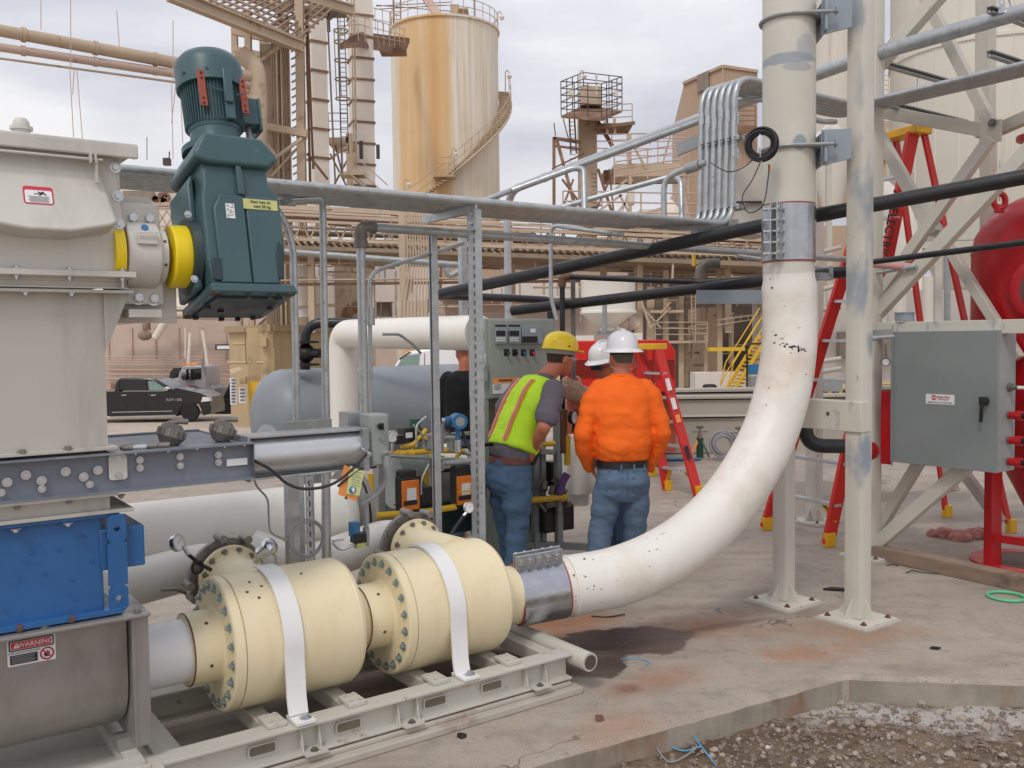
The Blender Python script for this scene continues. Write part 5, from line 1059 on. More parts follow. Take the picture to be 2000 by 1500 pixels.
cable([c_ - X0 * .09 - Z * .01, c_ - X0 * .1 - Z * .08, c_ - X0 * .1 - Z * .2], .011, 'cablegrey', 'grey flexible hose hanging from the blue transmitter', 'hose', 'flexible_hose')
cable([c_ + X0 * .03 - Z * .07, c_ + X0 * .05 - Z * .14, c_ + X0 * .09 - Z * .2], .011, 'cable', 'dark hose curling from the blue transmitter to the strut post', 'hose', 'flexible_hose')
m = M(); m.tube([PW(865, 905, .95), PW(925, 900, .95)], .017, 12); tag(m.build('sample_pipe', 'galvdull'), 'short level grey pipe under the blue transmitter', 'pipe')
# second rig behind the two men
BR = thing('pipe_rig', 'dark steel rig with small yellow gas pipes and gauges behind the two men', 'rig', Dp(1070, 1080, 7.2))
def D7(px, py, d=7.2): return Dp(px, py, d)
m = M()
for px in (1047, 1092): m.beam(D7(px, 1075), D7(px - 4, 790), .05, .05, V)
m.beam(D7(1000, 1062), D7(1150, 1068), .05, .05, Z); m.beam(D7(1040, 880), D7(1095, 884), .04, .04, Z); m.beam(D7(1040, 975), D7(1095, 978), .04, .04, Z); m.build('frame', 'panelgrey', BR)
m = M(); m.tube([D7(1028, 978, 7.1), D7(1110, 970, 7.1)], .025, 12); m.tube([D7(1060, 868, 7.1), D7(1085, 866, 7.1)], .02, 10); m.tube([D7(1108, 850, 7), D7(1108, 908, 7)], .025, 12); m.build('gas_pipe', 'gasyellow', BR)
m = M(); m.cyl(D7(1101, 800, 7), D7(1101, 885, 7), .028, n=12); m.build('hose_handle', 'brown', BR)
m = M(); m.cyl(D7(1125, 850, 7.6), D7(1128, 960, 7.6), .09, .16, n=24); m.cyl(D7(1128, 960, 7.6), D7(1128, 985, 7.6), .1, n=20); m.build('pot', 'pipeivory', BR)
m = M(); m.box(D7(1078, 1010, 7.3), (.3, .2, .2)); m.box(D7(1080, 925, 7.3), (.1, .1, .2)); m.build('block', 'black', BR, bevel=.01)
rn = random.Random(6); m = M()
for k in range(14): p = D7(1045 + rn.uniform(0, 60), 950 + rn.uniform(-20, 40), 7.15); m.cyl(p, p + Vector((rn.uniform(-.1, .1), rn.uniform(-.05, .05), rn.uniform(-.1, .1))), rn.uniform(.012, .03), n=10)
m.build('valves', 'iron', BR)
m = M(); m.tube([D7(1108, 925, 7.1), D7(1100, 940, 7.1), D7(1092, 965, 7.1)], .03, 10); m.build('purple_hose', 'purple', BR)
gauge(D7(1121, 815, 6.9), -V + U * .4, .055, ([D7(1121, 828, 6.9), D7(1119, 845, 6.9)], .012, 'black'), 'black-rimmed pressure gauge between the two men in hard hats', 'black')
# ================================================================ people
from mathutils.bvhtree import BVHTree
VOXK = 1.25
BAKE = bpy.data.scenes.new('bake')
def organic(m, name, mt, parent=None, vox=.012, it=3, wr=(), **tags):
    """fuse overlapping pieces into one continuous skin, then push folds into it"""
    o = m.build(name, mt, parent, smooth=0)
    r = o.modifiers.new('r', 'REMESH'); r.mode = 'VOXEL'; r.voxel_size = vox * VOXK
    s_ = o.modifiers.new('s', 'SMOOTH'); s_.factor = .5; s_.iterations = it
    COL.objects.unlink(o); par = o.parent; o.parent = None; BAKE.collection.objects.link(o); vl = BAKE.view_layers[0]; vl.update(); me = bpy.data.meshes.new_from_object(o.evaluated_get(vl.depsgraph)); BAKE.collection.objects.unlink(o); COL.objects.link(o); o.parent = par; o.modifiers.clear(); old = o.data; o.data = me; bpy.data.meshes.remove(old)
    for a, fx, fz, sd in wr:
        for v in me.vertices:
            c_ = v.co; v.co = v.co + v.normal * (a * noise.noise(Vector((c_.x * fx + sd, c_.y * fx, c_.z * fz + c_.x * fx * .35))))
    me.materials.clear(); me.materials.append(MT[mt]); me.polygons.foreach_set('use_smooth', [True] * len(me.polygons)); me.update(); tag(o, **tags); return o
def limb(m, pts, rs):
    pts = [Vector(p) for p in pts]; m.tube(pts, list(rs), 14)
    for p, r in zip(pts, rs): m.ball(p, r * 1.0, 12)
def hand(m, w, d, side, curl=.5, sc=1.):
    """palm, four bent fingers and a thumb leaving the side of the palm; w wrist, d direction, side towards the thumb"""
    d = d.normalized(); side = (side - d * side.dot(d)).normalized(); n = d.cross(side); k = sc
    m.loft([(w, .026 * k, .018 * k, side, n), (w + d * .04 * k, .036 * k, .016 * k, side, n), (w + d * .085 * k, .04 * k, .013 * k, side, n)], 12)
    for i, ln in enumerate((.07, .08, .075, .058)):
        b_ = w + d * .082 * k + side * (.03 - .02 * i) * k; e = (d + n * curl).normalized(); g_ = (d * .3 + n * (curl * 1.6)).normalized()
        m.tube([b_, b_ + d * ln * .4 * k + n * curl * .01, b_ + d * ln * .4 * k + e * ln * .35 * k, b_ + d * ln * .4 * k + e * ln * .35 * k + g_ * ln * .3 * k], [.0095 * k, .009 * k, .0085 * k, .007 * k], 8)
    b_ = w + d * .025 * k + side * .028 * k; m.tube([b_, b_ + (d * .5 + side * .8) * .035 * k, b_ + (d * .9 + side * .9 + n * .3) * .045 * k], [.012 * k, .011 * k, .009 * k], 8)
def head(m, c_, F, Sd, Up, k=1.):
    """skull, jaw, nose, brow, lips, ears on a neck"""
    m.loft([(c_ + Up * z * k + F * f * k, rx * k, ry * k, Sd, F) for z, f, rx, ry in ((-.12, .035, .03, .03), (-.1, .03, .048, .052), (-.065, .015, .064, .078), (-.02, .005, .072, .09), (.03, 0, .077, .098), (.075, -.005, .072, .092), (.105, -.005, .05, .065), (.12, -.005, .02, .03))], 20)
    m.loft([(c_ + F * .085 * k + Up * .012 * k, .006 * k, .006 * k, Sd, F), (c_ + F * .098 * k - Up * .01 * k, .01 * k, .012 * k, Sd, F), (c_ + F * .1 * k - Up * .03 * k, .015 * k, .014 * k, Sd, F), (c_ + F * .085 * k - Up * .038 * k, .01 * k, .01 * k, Sd, F)], 10)
    m.ball(c_ + F * .082 * k - Up * .062 * k, .018 * k, 10, (1.2, .6, .5), Matrix((Sd, F, Up)).transposed())
    m.ball(c_ + F * .08 * k + Up * .025 * k, .02 * k, 10, (2.2, .6, .4), Matrix((Sd, F, Up)).transposed())
    for sg in (-1, 1): m.ball(c_ + Sd * sg * .078 * k - Up * .01 * k - F * .005 * k, .03 * k, 12, (.28, .65, 1.05), Matrix((Sd, F, Up)).transposed())
def hat(c_, F, Sd, Up, mt, par, brim=True, k=1.):
    """hard hat: ribbed dome with full brim, or a cap-style peak"""
    m = M(); sec = []
    for z, r in ((0, 1), (.03, 1.0), (.06, .96), (.09, .85), (.11, .7), (.125, .48), (.133, .25), (.136, .02)): sec.append((c_ + Up * z * k, .112 * r * k, .138 * r * k, Sd, F))
    m.loft(sec, 36)
    if brim: m.loft([(c_ + Up * .004 * k, .112 * k, .138 * k, Sd, F), (c_ - Up * .004 * k, .132 * k, .16 * k, Sd, F), (c_ - Up * .018 * k, .152 * k, .18 * k, Sd, F), (c_ - Up * .022 * k, .152 * k, .18 * k, Sd, F), (c_ - Up * .004 * k, .11 * k, .136 * k, Sd, F)], 36, False)
    else:
        m.loft([(c_ - Up * .004 * k, .118 * k, .144 * k, Sd, F), (c_ + Up * .008 * k, .118 * k, .144 * k, Sd, F)], 36)
        m.loft([(c_ + F * .1 * k + Up * .006 * k, .1 * k, .08 * k, Sd, F), (c_ + F * .115 * k - Up * .004 * k, .095 * k, .085 * k, Sd, F)], 24)
    m.loft([(c_ + Up * (.136 * math.cos(a) + .006) * k + F * .13 * math.sin(a) * k, .018 * k, .006 * k, Sd, (Up * math.cos(a) + F * math.sin(a))) for a in [R(q) for q in range(-70, 71, 10)]], 8) if brim else None
    h = m.build('hard_hat', mt, par, smooth=50)
    m = M(); m.loft([(c_ - Up * .035 * k, .085 * k, .105 * k, Sd, F), (c_ - Up * .0 * k, .1 * k, .122 * k, Sd, F)], 24, False); m.build('headband', 'black' if brim else 'cabinet', h)
    return h
def eyes(c_, F, Sd, Up, par):
    m = M()
    for sg in (-1, 1): m.ball(c_ + F * .083 + Sd * sg * .032 + Up * .0, .012, 10)
    m.build('eyes', 'paper', par)
def ribbon(bv, pts, d, wd, mt, par, name, lift=.004):
    """strip of cloth laid on the garment along the given points"""
    P_ = []
    for p in pts:
        h = bv.ray_cast(p - d * .6, d)
        if h[0] is not None: P_.append(h[0] - d * lift)
    if len(P_) < 2: return
    m = M(); vs = []
    for i, p in enumerate(P_):
        t = (P_[min(i + 1, len(P_) - 1)] - P_[max(i - 1, 0)]).normalized(); x = t.cross(d).normalized(); vs += [p + x * wd / 2, p - x * wd / 2, p - x * wd / 2 - d * .002, p + x * wd / 2 - d * .002]
    fs = []
    for i in range(len(P_) - 1):
        o = i * 4; fs += [(o + a, o + (a + 1) % 4, o + 4 + (a + 1) % 4, o + 4 + a) for a in range(4)]
    m.add(vs, fs); return m.build(name, mt, par, smooth=60)
def worldbvh(o):
    off = OFF[o.name]; return BVHTree.FromPolygons([v.co + off for v in o.data.vertices], [tuple(p.vertices) for p in o.data.polygons])
def fr(ang): F = Vector((math.cos(R(ang)), math.sin(R(ang)), 0)); return F, F.cross(Z)      # forward, his right
# ---- man in the orange long-sleeved shirt, back to the viewer
F, S_ = fr(97); B = Vector((.762, 6.4, 0))
def Q(x, f, z): return B + S_ * x + F * f + Z * z
m = M(); hc = Q(.01, .03, 1.665); head(m, hc, F, S_, Z, 1.06); limb(m, [Q(0, -.01, 1.5), Q(.005, .005, 1.62)], [.068, .062])
m.loft([(Q(0, 0, z), rx, ry, S_, F) for z, rx, ry in ((.85, .15, .1), (1.1, .15, .1), (1.4, .16, .1), (1.52, .1, .07))], 18)
for sx, hx, kx, ax, ff in ((-1, -.095, -.16, -.21, -.05), (1, .095, .09, .07, .04)):
    limb(m, [Q(hx, 0, .86), Q(kx, .01, .49), Q(ax, ff, .09)], [.075, .052, .04]); limb(m, [Q(ax, ff, .05), Q(ax + sx * .03, ff + .16, .035)], [.04, .032])
    limb(m, [Q(sx * .18, 0, 1.46), Q(sx * .265, -.03, 1.18), Q(sx * .2, .11, .93)], [.045, .038, .026]); hand(m, Q(sx * .2, .115, .93), -Z * .9 - S_ * sx * .3 + F * .1, F, .4)
PO = organic(m, 'person', 'skin', None, .009, 2); tag(PO, 'man in orange long-sleeved shirt, blue jeans and white hard hat seen from behind', 'person')
m = M(); m.loft([(Q(x, f, z), rx, ry, S_, F, .85) for x, f, z, rx, ry in ((0, 0, .955, .17, .13), (0, 0, .985, .185, .145), (0, -.01, 1.05, .2, .155), (0, -.01, 1.2, .2, .15), (0, -.01, 1.35, .21, .14), (0, -.005, 1.45, .2, .12), (0, 0, 1.51, .15, .1), (0, .0, 1.555, .075, .075))], 24)
for sx in (-1, 1): limb(m, [Q(sx * .155, 0, 1.455), Q(sx * .205, -.01, 1.4), Q(sx * .25, -.03, 1.28), Q(sx * .285, -.04, 1.15), Q(sx * .265, .03, 1.02), Q(sx * .225, .09, .93), Q(sx * .215, .1, .885)], [.075, .076, .068, .064, .056, .048, .038])
SH = organic(m, 'shirt', 'orangeshirt', PO, .011, 4, ((.012, 5, 9, 3), (.007, 13, 22, 8), (.003, 34, 50, 2)))
m = M(); m.torus(Q(.003, .003, 1.548), Z, .072, .012, 28, 8); m.build('collar', 'orangeshirt', PO)
m = M(); m.loft([(Q(0, 0, .955), .178, .138, S_, F, .85), (Q(0, 0, .915), .182, .142, S_, F, .85)], 28, False); m.build('belt', 'black', PO)
m = M(); m.loft([(Q(x, f, z), rx, ry, S_, F, .85) for x, f, z, rx, ry in ((0, 0, .95, .172, .132), (0, -.005, .88, .182, .145), (-.005, -.015, .8, .195, .15), (-.01, -.01, .73, .19, .14), (-.012, 0, .68, .17, .12))], 24)
limb(m, [Q(-.1, -.01, .78), Q(-.125, -.01, .62), Q(-.16, .0, .46), Q(-.19, -.03, .28), Q(-.21, -.05, .1), Q(-.21, -.05, .05)], [.108, .1, .084, .08, .078, .084]); limb(m, [Q(.09, -.01, .78), Q(.09, -.0, .62), Q(.09, .01, .46), Q(.08, .03, .28), Q(.07, .04, .1), Q(.07, .04, .05)], [.108, .1, .082, .078, .076, .082])
JO = organic(m, 'jeans', 'denim', PO, .011, 3, ((.016, 4, 14, 1), (.007, 14, 30, 4)))
bv = worldbvh(JO)
for sx in (-1, 1):
    cx = sx * .09; ribbon(bv, [Q(cx + a, -.0, z) for a, z in ((-.055, .85), (-.055, .76), (0, .73), (.055, .76), (.055, .85), (-.055, .85))], F, .006, 'denimdark', JO, 'pocket_seam', .003)
ribbon(bv, [Q(0, 0, z) for z in (.92, .85, .78, .72)], F, .006, 'denimdark', JO, 'seam', .003)
for a in (-.12, -.04, .05, .13): ribbon(worldbvh(JO), [Q(a, 0, z) for z in (.945, .9)], F, .012, 'denim', JO, 'belt_loop', .012)
hh = hat(hc + Z * .065 - F * .01, F, S_, (Z - F * .02).normalized(), 'hatwhite', PO, True, .98)
m = M(); m.loft([(hc + Z * z, rx, ry, S_, F) for z, rx, ry in ((-.03, .07, .092), (.03, .083, .104), (.075, .083, .104))], 24); m.build('hair', 'hairgrey', PO); eyes(hc, F, S_, Z, PO)
m = M(); m.tube([hc - S_ * .09 - Z * .01 + F * .02, hc - S_ * .09 - F * .05 - Z * .06, hc - F * .09 - Z * .085, hc + S_ * .09 - F * .05 - Z * .06, hc + S_ * .09 - Z * .01 + F * .02], .0025, 6, .03); m.tube([hc - S_ * .087, hc - S_ * .085 + F * .09], .003, 6); m.build('glasses_cord', 'lens', PO)
for sx in (-1, 1): m = M(); m.box(Q(-.21 if sx < 0 else .07, -.02 if sx < 0 else .07, .05), (.1, .29, .1), Matrix((S_, F, Z)).transposed()); m.build('boot', 'brown', PO, bevel=.03, seg=4)
# ---- man in the yellow hat and lime vest, leaning towards the cabinet
F, S_ = fr(34); B = Vector((-.02, 6.5, 0)); ln = Vector((.36, .06, 0))     # lean direction of the upper body
def T_(x, f, z):
    """point on him; above the belt the trunk leans forward"""
    k = max(0, z - .98); return B + S_ * x + F * f + ln * (k * (.95 + .35 * k)) + Z * (z - .07 * k * k)
tu = (T_(0, 0, 1.5) - T_(0, 0, 1.1)).normalized()
m = M(); hc = Vector((.35, 6.6, 1.668)); HF = Vector((.86, .5, -.12)).normalized(); HS = HF.cross(Z).normalized(); HU = HS.cross(HF).normalized(); head(m, hc, HF, HS, HU, 1.02)
limb(m, [T_(0, .0, 1.52), hc - HU * .06 - HF * .03], [.066, .06])
m.loft([(T_(0, 0, z), rx, ry, S_, F) for z, rx, ry in ((.85, .15, .1), (1.1, .15, .1), (1.4, .16, .1), (1.52, .1, .07))], 18)
RS, RE, RW = T_(.2, .0, 1.47), Dp(1062, 835, 6.25), Dp(1046, 868, 6.36); LS, LE, LW_ = T_(-.19, 0, 1.47), Vector((-.09, 6.78, 1.27)), Vector((.0, 6.72, 1.04))
limb(m, [RS, RS.lerp(RE, .5), RE, RE.lerp(RW, .5), RW], [.055, .05, .048, .044, .032]); hand(m, RW, (-Z * .8 - S_ * .5 + F * .1), F, .2, 1.0)
limb(m, [LS, RS * 0 + LS.lerp(LE, .5), LE, LW_], [.05, .045, .04, .03]); hand(m, LW_, (-Z * .9 + F * .25), F, .4)
for sx, hx, kf, af in ((-1, -.1, .02, .1), (1, .1, -.02, -.06)): limb(m, [T_(hx, 0, .9), T_(hx, kf, .5), T_(hx, af, .09)], [.075, .052, .04]); limb(m, [T_(hx, af, .05), T_(hx, af + .16, .035)], [.04, .032])
PV = organic(m, 'person', 'skin', None, .009, 2); tag(PV, 'man in yellow hard hat, lime safety vest and blue jeans bending towards the cabinet', 'person')
TF = Matrix((S_, F, tu)).transposed(); F2 = (F - tu * F.dot(tu)).normalized()
m = M(); m.loft([(T_(0, 0, z), rx, ry, S_, F2, .85) for z, rx, ry in ((.93, .165, .12), (1.0, .178, .135), (1.04, .185, .14), (1.2, .19, .14), (1.35, .2, .13), (1.45, .19, .115), (1.51, .13, .09), (1.545, .075, .07))], 24)
limb(m, [RS - S_ * .05, RS, RS.lerp(RE, .35), RS.lerp(RE, .72)], [.07, .082, .08, .084]); limb(m, [LS + S_ * .05, LS, LS.lerp(LE, .5), LS.lerp(LE, .8)], [.07, .08, .078, .075])
SV_ = organic(m, 'shirt', 'greyshirt', PV, .011, 3, ((.01, 6, 10, 2), (.006, 18, 24, 5), (.003, 36, 50, 5)))
m = M(); m.loft([(T_(0, 0, 1.49) , .12, .1, S_, F2), (T_(0, .01, 1.545), .075, .068, S_, F2), (T_(0, .02, 1.575), .068, .062, S_, F2)], 20, False); m.build('collar', 'greyshirt', PV)
m = M(); m.loft([(T_(0, 0, z), rx, ry, S_, F2, .8) for z, rx, ry in ((1.03, .205, .16), (1.07, .207, .16), (1.2, .213, .158), (1.33, .217, .158), (1.43, .195, .148), (1.51, .16, .125), (1.55, .1, .09))], 28)
VE = organic(m, 'vest', 'hivis', PV, .011, 2, ((.01, 5, 9, 7), (.005, 16, 20, 1), (.0025, 36, 44, 1))); bv = worldbvh(VE)
dd = (F2 * 1).normalized()
for x_ in (-.105, .085):
    P_ = [T_(x_ * (1 - max(0, z - 1.35) * .9), -.0, z) for z in [1.055 + i * .03 for i in range(16)]]
    ribbon(bv, P_, dd, .044, 'stripe', VE, 'orange_stripe', .004); ribbon(bv, P_, dd, .014, 'stripegrey', VE, 'reflective_stripe', .0075)
m = M(); m.loft([(T_(0, 0, 1.045), .204, .155, S_, F2, .8), (T_(0, 0, 1.058), .207, .158, S_, F2, .8)], 28, False); m.build('hem_binding', 'black', VE)
m = M(); m.loft([(T_(0, 0, .985), .174, .13, S_, F, .85), (T_(0, 0, .94), .178, .134, S_, F, .85)], 28, False); m.build('belt', 'leatherbrown', PV)
m = M(); m.loft([(T_(0, f, z), rx, ry, S_, F, .85) for f, z, rx, ry in ((0, .975, .17, .126), (-.01, .9, .18, .142), (-.02, .83, .188, .15), (-.01, .76, .18, .14), (0, .7, .165, .12))], 24)
limb(m, [T_(-.09, 0, .8), T_(-.095, .01, .64), T_(-.1, .03, .48), T_(-.1, .06, .3), T_(-.1, .09, .1), T_(-.1, .09, .05)], [.11, .1, .084, .078, .074, .08]); limb(m, [T_(.09, -.01, .8), T_(.095, -.01, .64), T_(.1, -.01, .48), T_(.1, -.03, .3), T_(.1, -.06, .1), T_(.1, -.06, .05)], [.11, .1, .084, .078, .074, .08])
JV = organic(m, 'jeans', 'denimdark', PV, .011, 3, ((.016, 4, 14, 5), (.007, 14, 30, 9))); bv = worldbvh(JV)
for sx in (-1, 1): cx = sx * .088; ribbon(bv, [T_(cx + a, 0, z) for a, z in ((-.055, .9), (-.055, .81), (0, .78), (.055, .81), (.055, .9), (-.055, .9))], F, .006, 'denim', JV, 'pocket_seam', .003)
hat(hc + HU * .06 - HF * .01, HF, HS, HU, 'hatyellow', PV, False, .98)
m = M(); m.loft([(hc + HU * z - HF * .008, rx, ry, HS, HF) for z, rx, ry in ((-.035, .07, .09), (.03, .084, .104), (.07, .084, .104))], 24); m.build('hair', 'hair', PV); eyes(hc, HF, HS, HU, PV)
m = M(); m.cyl(hc + HS * .112 + HU * .085 - HF * .01, hc + HS * .118 + HU * .085 - HF * .01, .006, n=10); m.build('hat_rivet', 'black', PV)
m = M(); m.tube([hc + HS * .085 + HU * .005, hc + HS * .078 + HF * .085 + HU * .005], .003, 6); m.ball(hc + HS * .035 + HF * .1, .024, 10, (1, .3, .8), Matrix((HS, HF, HU)).transposed()); m.build('safety_glasses', 'lens', PV)
for f_, x_ in ((.13, -.1), (-.02, .1)): m = M(); m.box(T_(x_, f_, .05), (.1, .29, .1), Matrix((S_, F, Z)).transposed()); m.build('boot', 'brown', PV, bevel=.03, seg=4)
m = M(); m.box(T_(.16, .11, .98), (.03, .03, .12), TF); m.build('radio_pouch', 'black', PV, bevel=.006)
# ---- man behind in the white hat wearing tan gloves, facing the cabinet
F, S_ = fr(205); B = Vector((.86, 7.35, 0))
def Q(x, f, z): return B + S_ * x + F * f + Z * z
m = M(); hc = Vector((.735, 7.2, 1.6)); HF = Vector((-.8, -.55, -.25)).normalized(); HS = HF.cross(Z).normalized(); HU = HS.cross(HF).normalized(); head(m, hc, HF, HS, HU, 1.0)
limb(m, [Q(0, 0, 1.4), hc - HU * .06], [.065, .058])
m.loft([(Q(0, 0, z), rx, ry, S_, F) for z, rx, ry in ((.85, .15, .1), (1.1, .15, .1), (1.3, .16, .1), (1.42, .1, .07))], 18)
for sx, ex, wx in ((1, Vector((.66, 7.05, 1.2)), Vector((.56, 6.95, 1.37))), (-1, Vector((.62, 7.3, 1.22)), Vector((.55, 7.15, 1.40)))):
    limb(m, [Q(sx * .18, 0, 1.36), ex, wx], [.05, .045, .032]); limb(m, [Q(sx * .09, 0, .86), Q(sx * .1, .03, .48), Q(sx * .1, 0, .09)], [.075, .052, .04]); limb(m, [Q(sx * .1, 0, .05), Q(sx * .1, .16, .035)], [.04, .032])
PB = organic(m, 'person', 'skin', None, .009, 2); tag(PB, 'man in white hard hat, glasses and tan gloves, mostly hidden behind the orange shirt', 'person')
m = M(); m.loft([(Q(0, 0, z), rx, ry, S_, F, .85) for z, rx, ry in ((.9, .18, .13), (1.1, .185, .13), (1.3, .19, .13), (1.38, .15, .1), (1.43, .08, .07))], 22)
for sx, ex, wx in ((1, Vector((.66, 7.05, 1.2)), Vector((.56, 6.95, 1.37))), (-1, Vector((.62, 7.3, 1.22)), Vector((.55, 7.15, 1.40)))): limb(m, [Q(sx * .17, 0, 1.34), ex, wx.lerp(ex, .2)], [.075, .062, .05])
organic(m, 'shirt', 'greyshirt', PB, .012, 3, ((.01, 6, 10, 2),))
m = M(); m.loft([(Q(0, 0, z), rx, ry, S_, F) for z, rx, ry in ((.93, .17, .12), (.8, .18, .13), (.72, .16, .12))], 20)
for sx in (-1, 1): limb(m, [Q(sx * .09, 0, .8), Q(sx * .1, .03, .48), Q(sx * .1, 0, .08)], [.1, .08, .075])
organic(m, 'trousers', 'denimdark', PB, .012, 3, ((.01, 5, 12, 2),))
for k_, (w0, w1) in enumerate(((Vector((.575, 6.95, 1.33)), Vector((.47, 6.92, 1.385))), (Vector((.56, 7.15, 1.39)), Vector((.46, 7.08, 1.44))))):
    m = M(); d_ = (w1 - w0).normalized(); m.tube([w0 + d_ * -.06, w0, w0 + d_ * .04], [.058, .052, .042], 14); hand(m, w0 + d_ * .02, d_, Z - F * .2, .45, 1.35); organic(m, 'glove', 'glove', PB, .006, 1, ((.006, 20, 20, 1),))
hat(hc + HU * .06, HF, HS, HU, 'hatwhite', PB, True, .95); eyes(hc, HF, HS, HU, PB)
m = M(); m.box(hc + HF * .1 + HU * .002, (.13, .012, .035), Matrix((HS, HF, HU)).transposed()); m.tube([hc + HS * .08, hc + HS * .065 + HF * .1], .003, 6); m.tube([hc - HS * .08, hc - HS * .065 + HF * .1], .003, 6); m.build('safety_glasses', 'glassdark', PB, bevel=.005)
# ---- man in black further back
F, S_ = fr(70); B = Vector((-.42, 8.3, 0))
def Q(x, f, z): return B + S_ * x + F * f + Z * z
m = M(); hc = Q(-.02, .04, 1.68); head(m, hc, F, S_, Z); limb(m, [Q(0, 0, 1.5), Q(0, .01, 1.62)], [.065, .06])
m.loft([(Q(0, 0, z), rx, ry, S_, F) for z, rx, ry in ((.85, .15, .1), (1.1, .15, .1), (1.4, .16, .1), (1.52, .1, .07))], 18)
for sx in (-1, 1): limb(m, [Q(sx * .18, 0, 1.46), Q(sx * .23, -.02, 1.18), Q(sx * .2, .12, .96)], [.045, .04, .03]); hand(m, Q(sx * .2, .12, .96), -Z + F * .3, F); limb(m, [Q(sx * .09, 0, .86), Q(sx * .1, .02, .48), Q(sx * .1, 0, .09)], [.075, .052, .04]); limb(m, [Q(sx * .1, 0, .05), Q(sx * .1, .16, .035)], [.04, .032])
PK = organic(m, 'person', 'skin', None, .01, 2); tag(PK, 'man in black shirt partly hidden behind the cabinet and strut posts', 'person')
m = M(); m.loft([(Q(0, 0, z), rx, ry, S_, F, .85) for z, rx, ry in ((.93, .18, .14), (1.1, .195, .14), (1.35, .21, .14), (1.46, .18, .12), (1.53, .09, .08))], 22)
for sx in (-1, 1): limb(m, [Q(sx * .17, 0, 1.45), Q(sx * .24, -.02, 1.18), Q(sx * .21, .1, 1.0)], [.08, .068, .05])
organic(m, 'shirt', 'blackshirt', PK, .012, 3, ((.01, 6, 10, 2),))
m = M(); m.loft([(Q(0, 0, z), rx, ry, S_, F) for z, rx, ry in ((.95, .17, .12), (.8, .18, .13), (.72, .16, .12))], 20)
for sx in (-1, 1): limb(m, [Q(sx * .09, 0, .8), Q(sx * .1, .03, .48), Q(sx * .1, 0, .08)], [.1, .08, .075])
organic(m, 'trousers', 'denimdark', PK, .012, 3, ()); hat(hc + Z * .06, F, S_, Z, 'hatwhite', PK, False, .95)
bpy.data.scenes.remove(BAKE)
# ================================================================ right-hand tower
GR = 'columns of the off-white tower'
def column(base, h, a, lab, plate=.34, topz=None):
    T = thing('tower_column', lab, 'column', base, GR)
    m = M(); m.ext([(x, y) for x, y in rrect(a, a, .012, 2)], base + Z * .03, base + Z * h, U); m.build('post', 'tower', T, smooth=30)
    m = M(); m.box(base + Z * .016, (plate, plate, .022)); m.build('base_plate', 'tower', T, bevel=.002); m = M(); m.box(base + Z * .003, (plate + .04, plate + .04, .02)); m.build('grout_pad', 'grout', T)
    for sx in (-1, 1):
        for sy in (-1, 1): bolt(T, base + U * sx * plate * .38 + V * sy * plate * .38 + Z * .027, Z, .013, 'brown', stud=True)
    m = M(); k = a / 2; g_ = plate * .42 - k
    for d, x in ((-U, V), (-V, U), (U, V), (V, U)): m.prism([(0, 0), (g_, 0), (0, .12)], base + d * k + Z * .027 - x * .004, d, Z, .008)
    m.build('gussets', 'tower', T); return T
column(L(2.19, -.07, 0), 3.5, .11, 'off-white square column standing just behind the riser pipe')
T2c = column(L(2.24, -.6, 0), 5.4, .12, 'tall off-white front column right of the riser, patched with grey primer')
column(L(3.8, .33, 0), 6.2, .12, 'off-white column at the far left corner of the braced tower')
column(Zp(1590, 1020, 0), 2.9, .12, 'short off-white column behind the white bend with bolted foot')
for o in kids(T2c):
    if o.name.startswith('post'): o.data.materials[0] = MT['towerpatch']
c3 = Zp(1530, 1020); 
m = M(); m.box(L(2.215, -.335, 1.3), (.1, .66, .19)); T = m.build('column_tie', 'tower', bevel=.004); tag(T, 'short horizontal off-white beam tying the two columns beside the riser', 'beam')
m = M(); m.cyl(L(2.164, -.43, 1.31), L(2.16, -.43, 1.31), .012, n=12); m.build('bolt_hole', 'shade', T)
TW = thing('braced_tower', 'off-white braced steel tower frame above the grey panel', 'tower', L(4.2, -.2, 0))
def tb(p0, p1, a=.1, b_=.1, name='beam', mt='tower', up=None): m = M(); m.beam(p0, p1, a, b_, up); return m.build(name, mt, TW, bevel=.004)
def S3(px, py, s=3.85): return Sp(px, py, s)
tb(L(3.8, .27, 1.855), L(3.8, -2.2, 1.855), .1, .1, 'beam', up=Z)
tb(S3(1700, 625), S3(2030, 272), .1, .09, 'brace', up=U); tb(S3(1700, 600, 4.1), S3(1935, 270, 4.1), .08, .08, 'brace', up=U)
tb(S3(1700, 235, 4.15), S3(1825, 455, 4.15), .09, .08, 'brace', up=U); tb(S3(1825, 440, 4.2), S3(1990, 700, 4.2), .07, .08, 'brace', 'towerfar', up=U)
tb(S3(1700, 215, 4.2), S3(1940, 258, 4.2), .08, .1, 'strut_beam', 'towerfar'); tb(S3(1930, 262, 4.3), S3(2060, 205, 4.3), .08, .09, 'strut_beam', 'towerfar')
tb(S3(1700, 145, 3.95), S3(1870, -50, 3.95), .1, .1, 'brace', up=U); tb(S3(1800, -20, 4.3), S3(1935, 240, 4.3), .08, .09, 'brace', 'towerfar', up=U)
tb(Sp(1924, 268, 4.9), Sp(1926, -30, 4.9), .12, .12, 'post', 'towerfar'); tb(Sp(1930, 268, 4.9), Sp(1932, 700, 4.9), .1, .1, 'post', 'towerfar')
tb(S3(1696, 1078), S3(1905, 895), .1, .09, 'brace', up=U); tb(S3(1700, 1060, 4.0), S3(1800, 895, 4.0), .08, .08, 'brace', up=U)
tb(Sp(1865, 900, 4.9), Sp(1955, 1020, 4.9), .08, .08, 'brace', 'towerfar'); tb(Sp(1850, 905, 5.2), Sp(1862, 960, 5.2), .08, .08, 'post', 'towerfar')
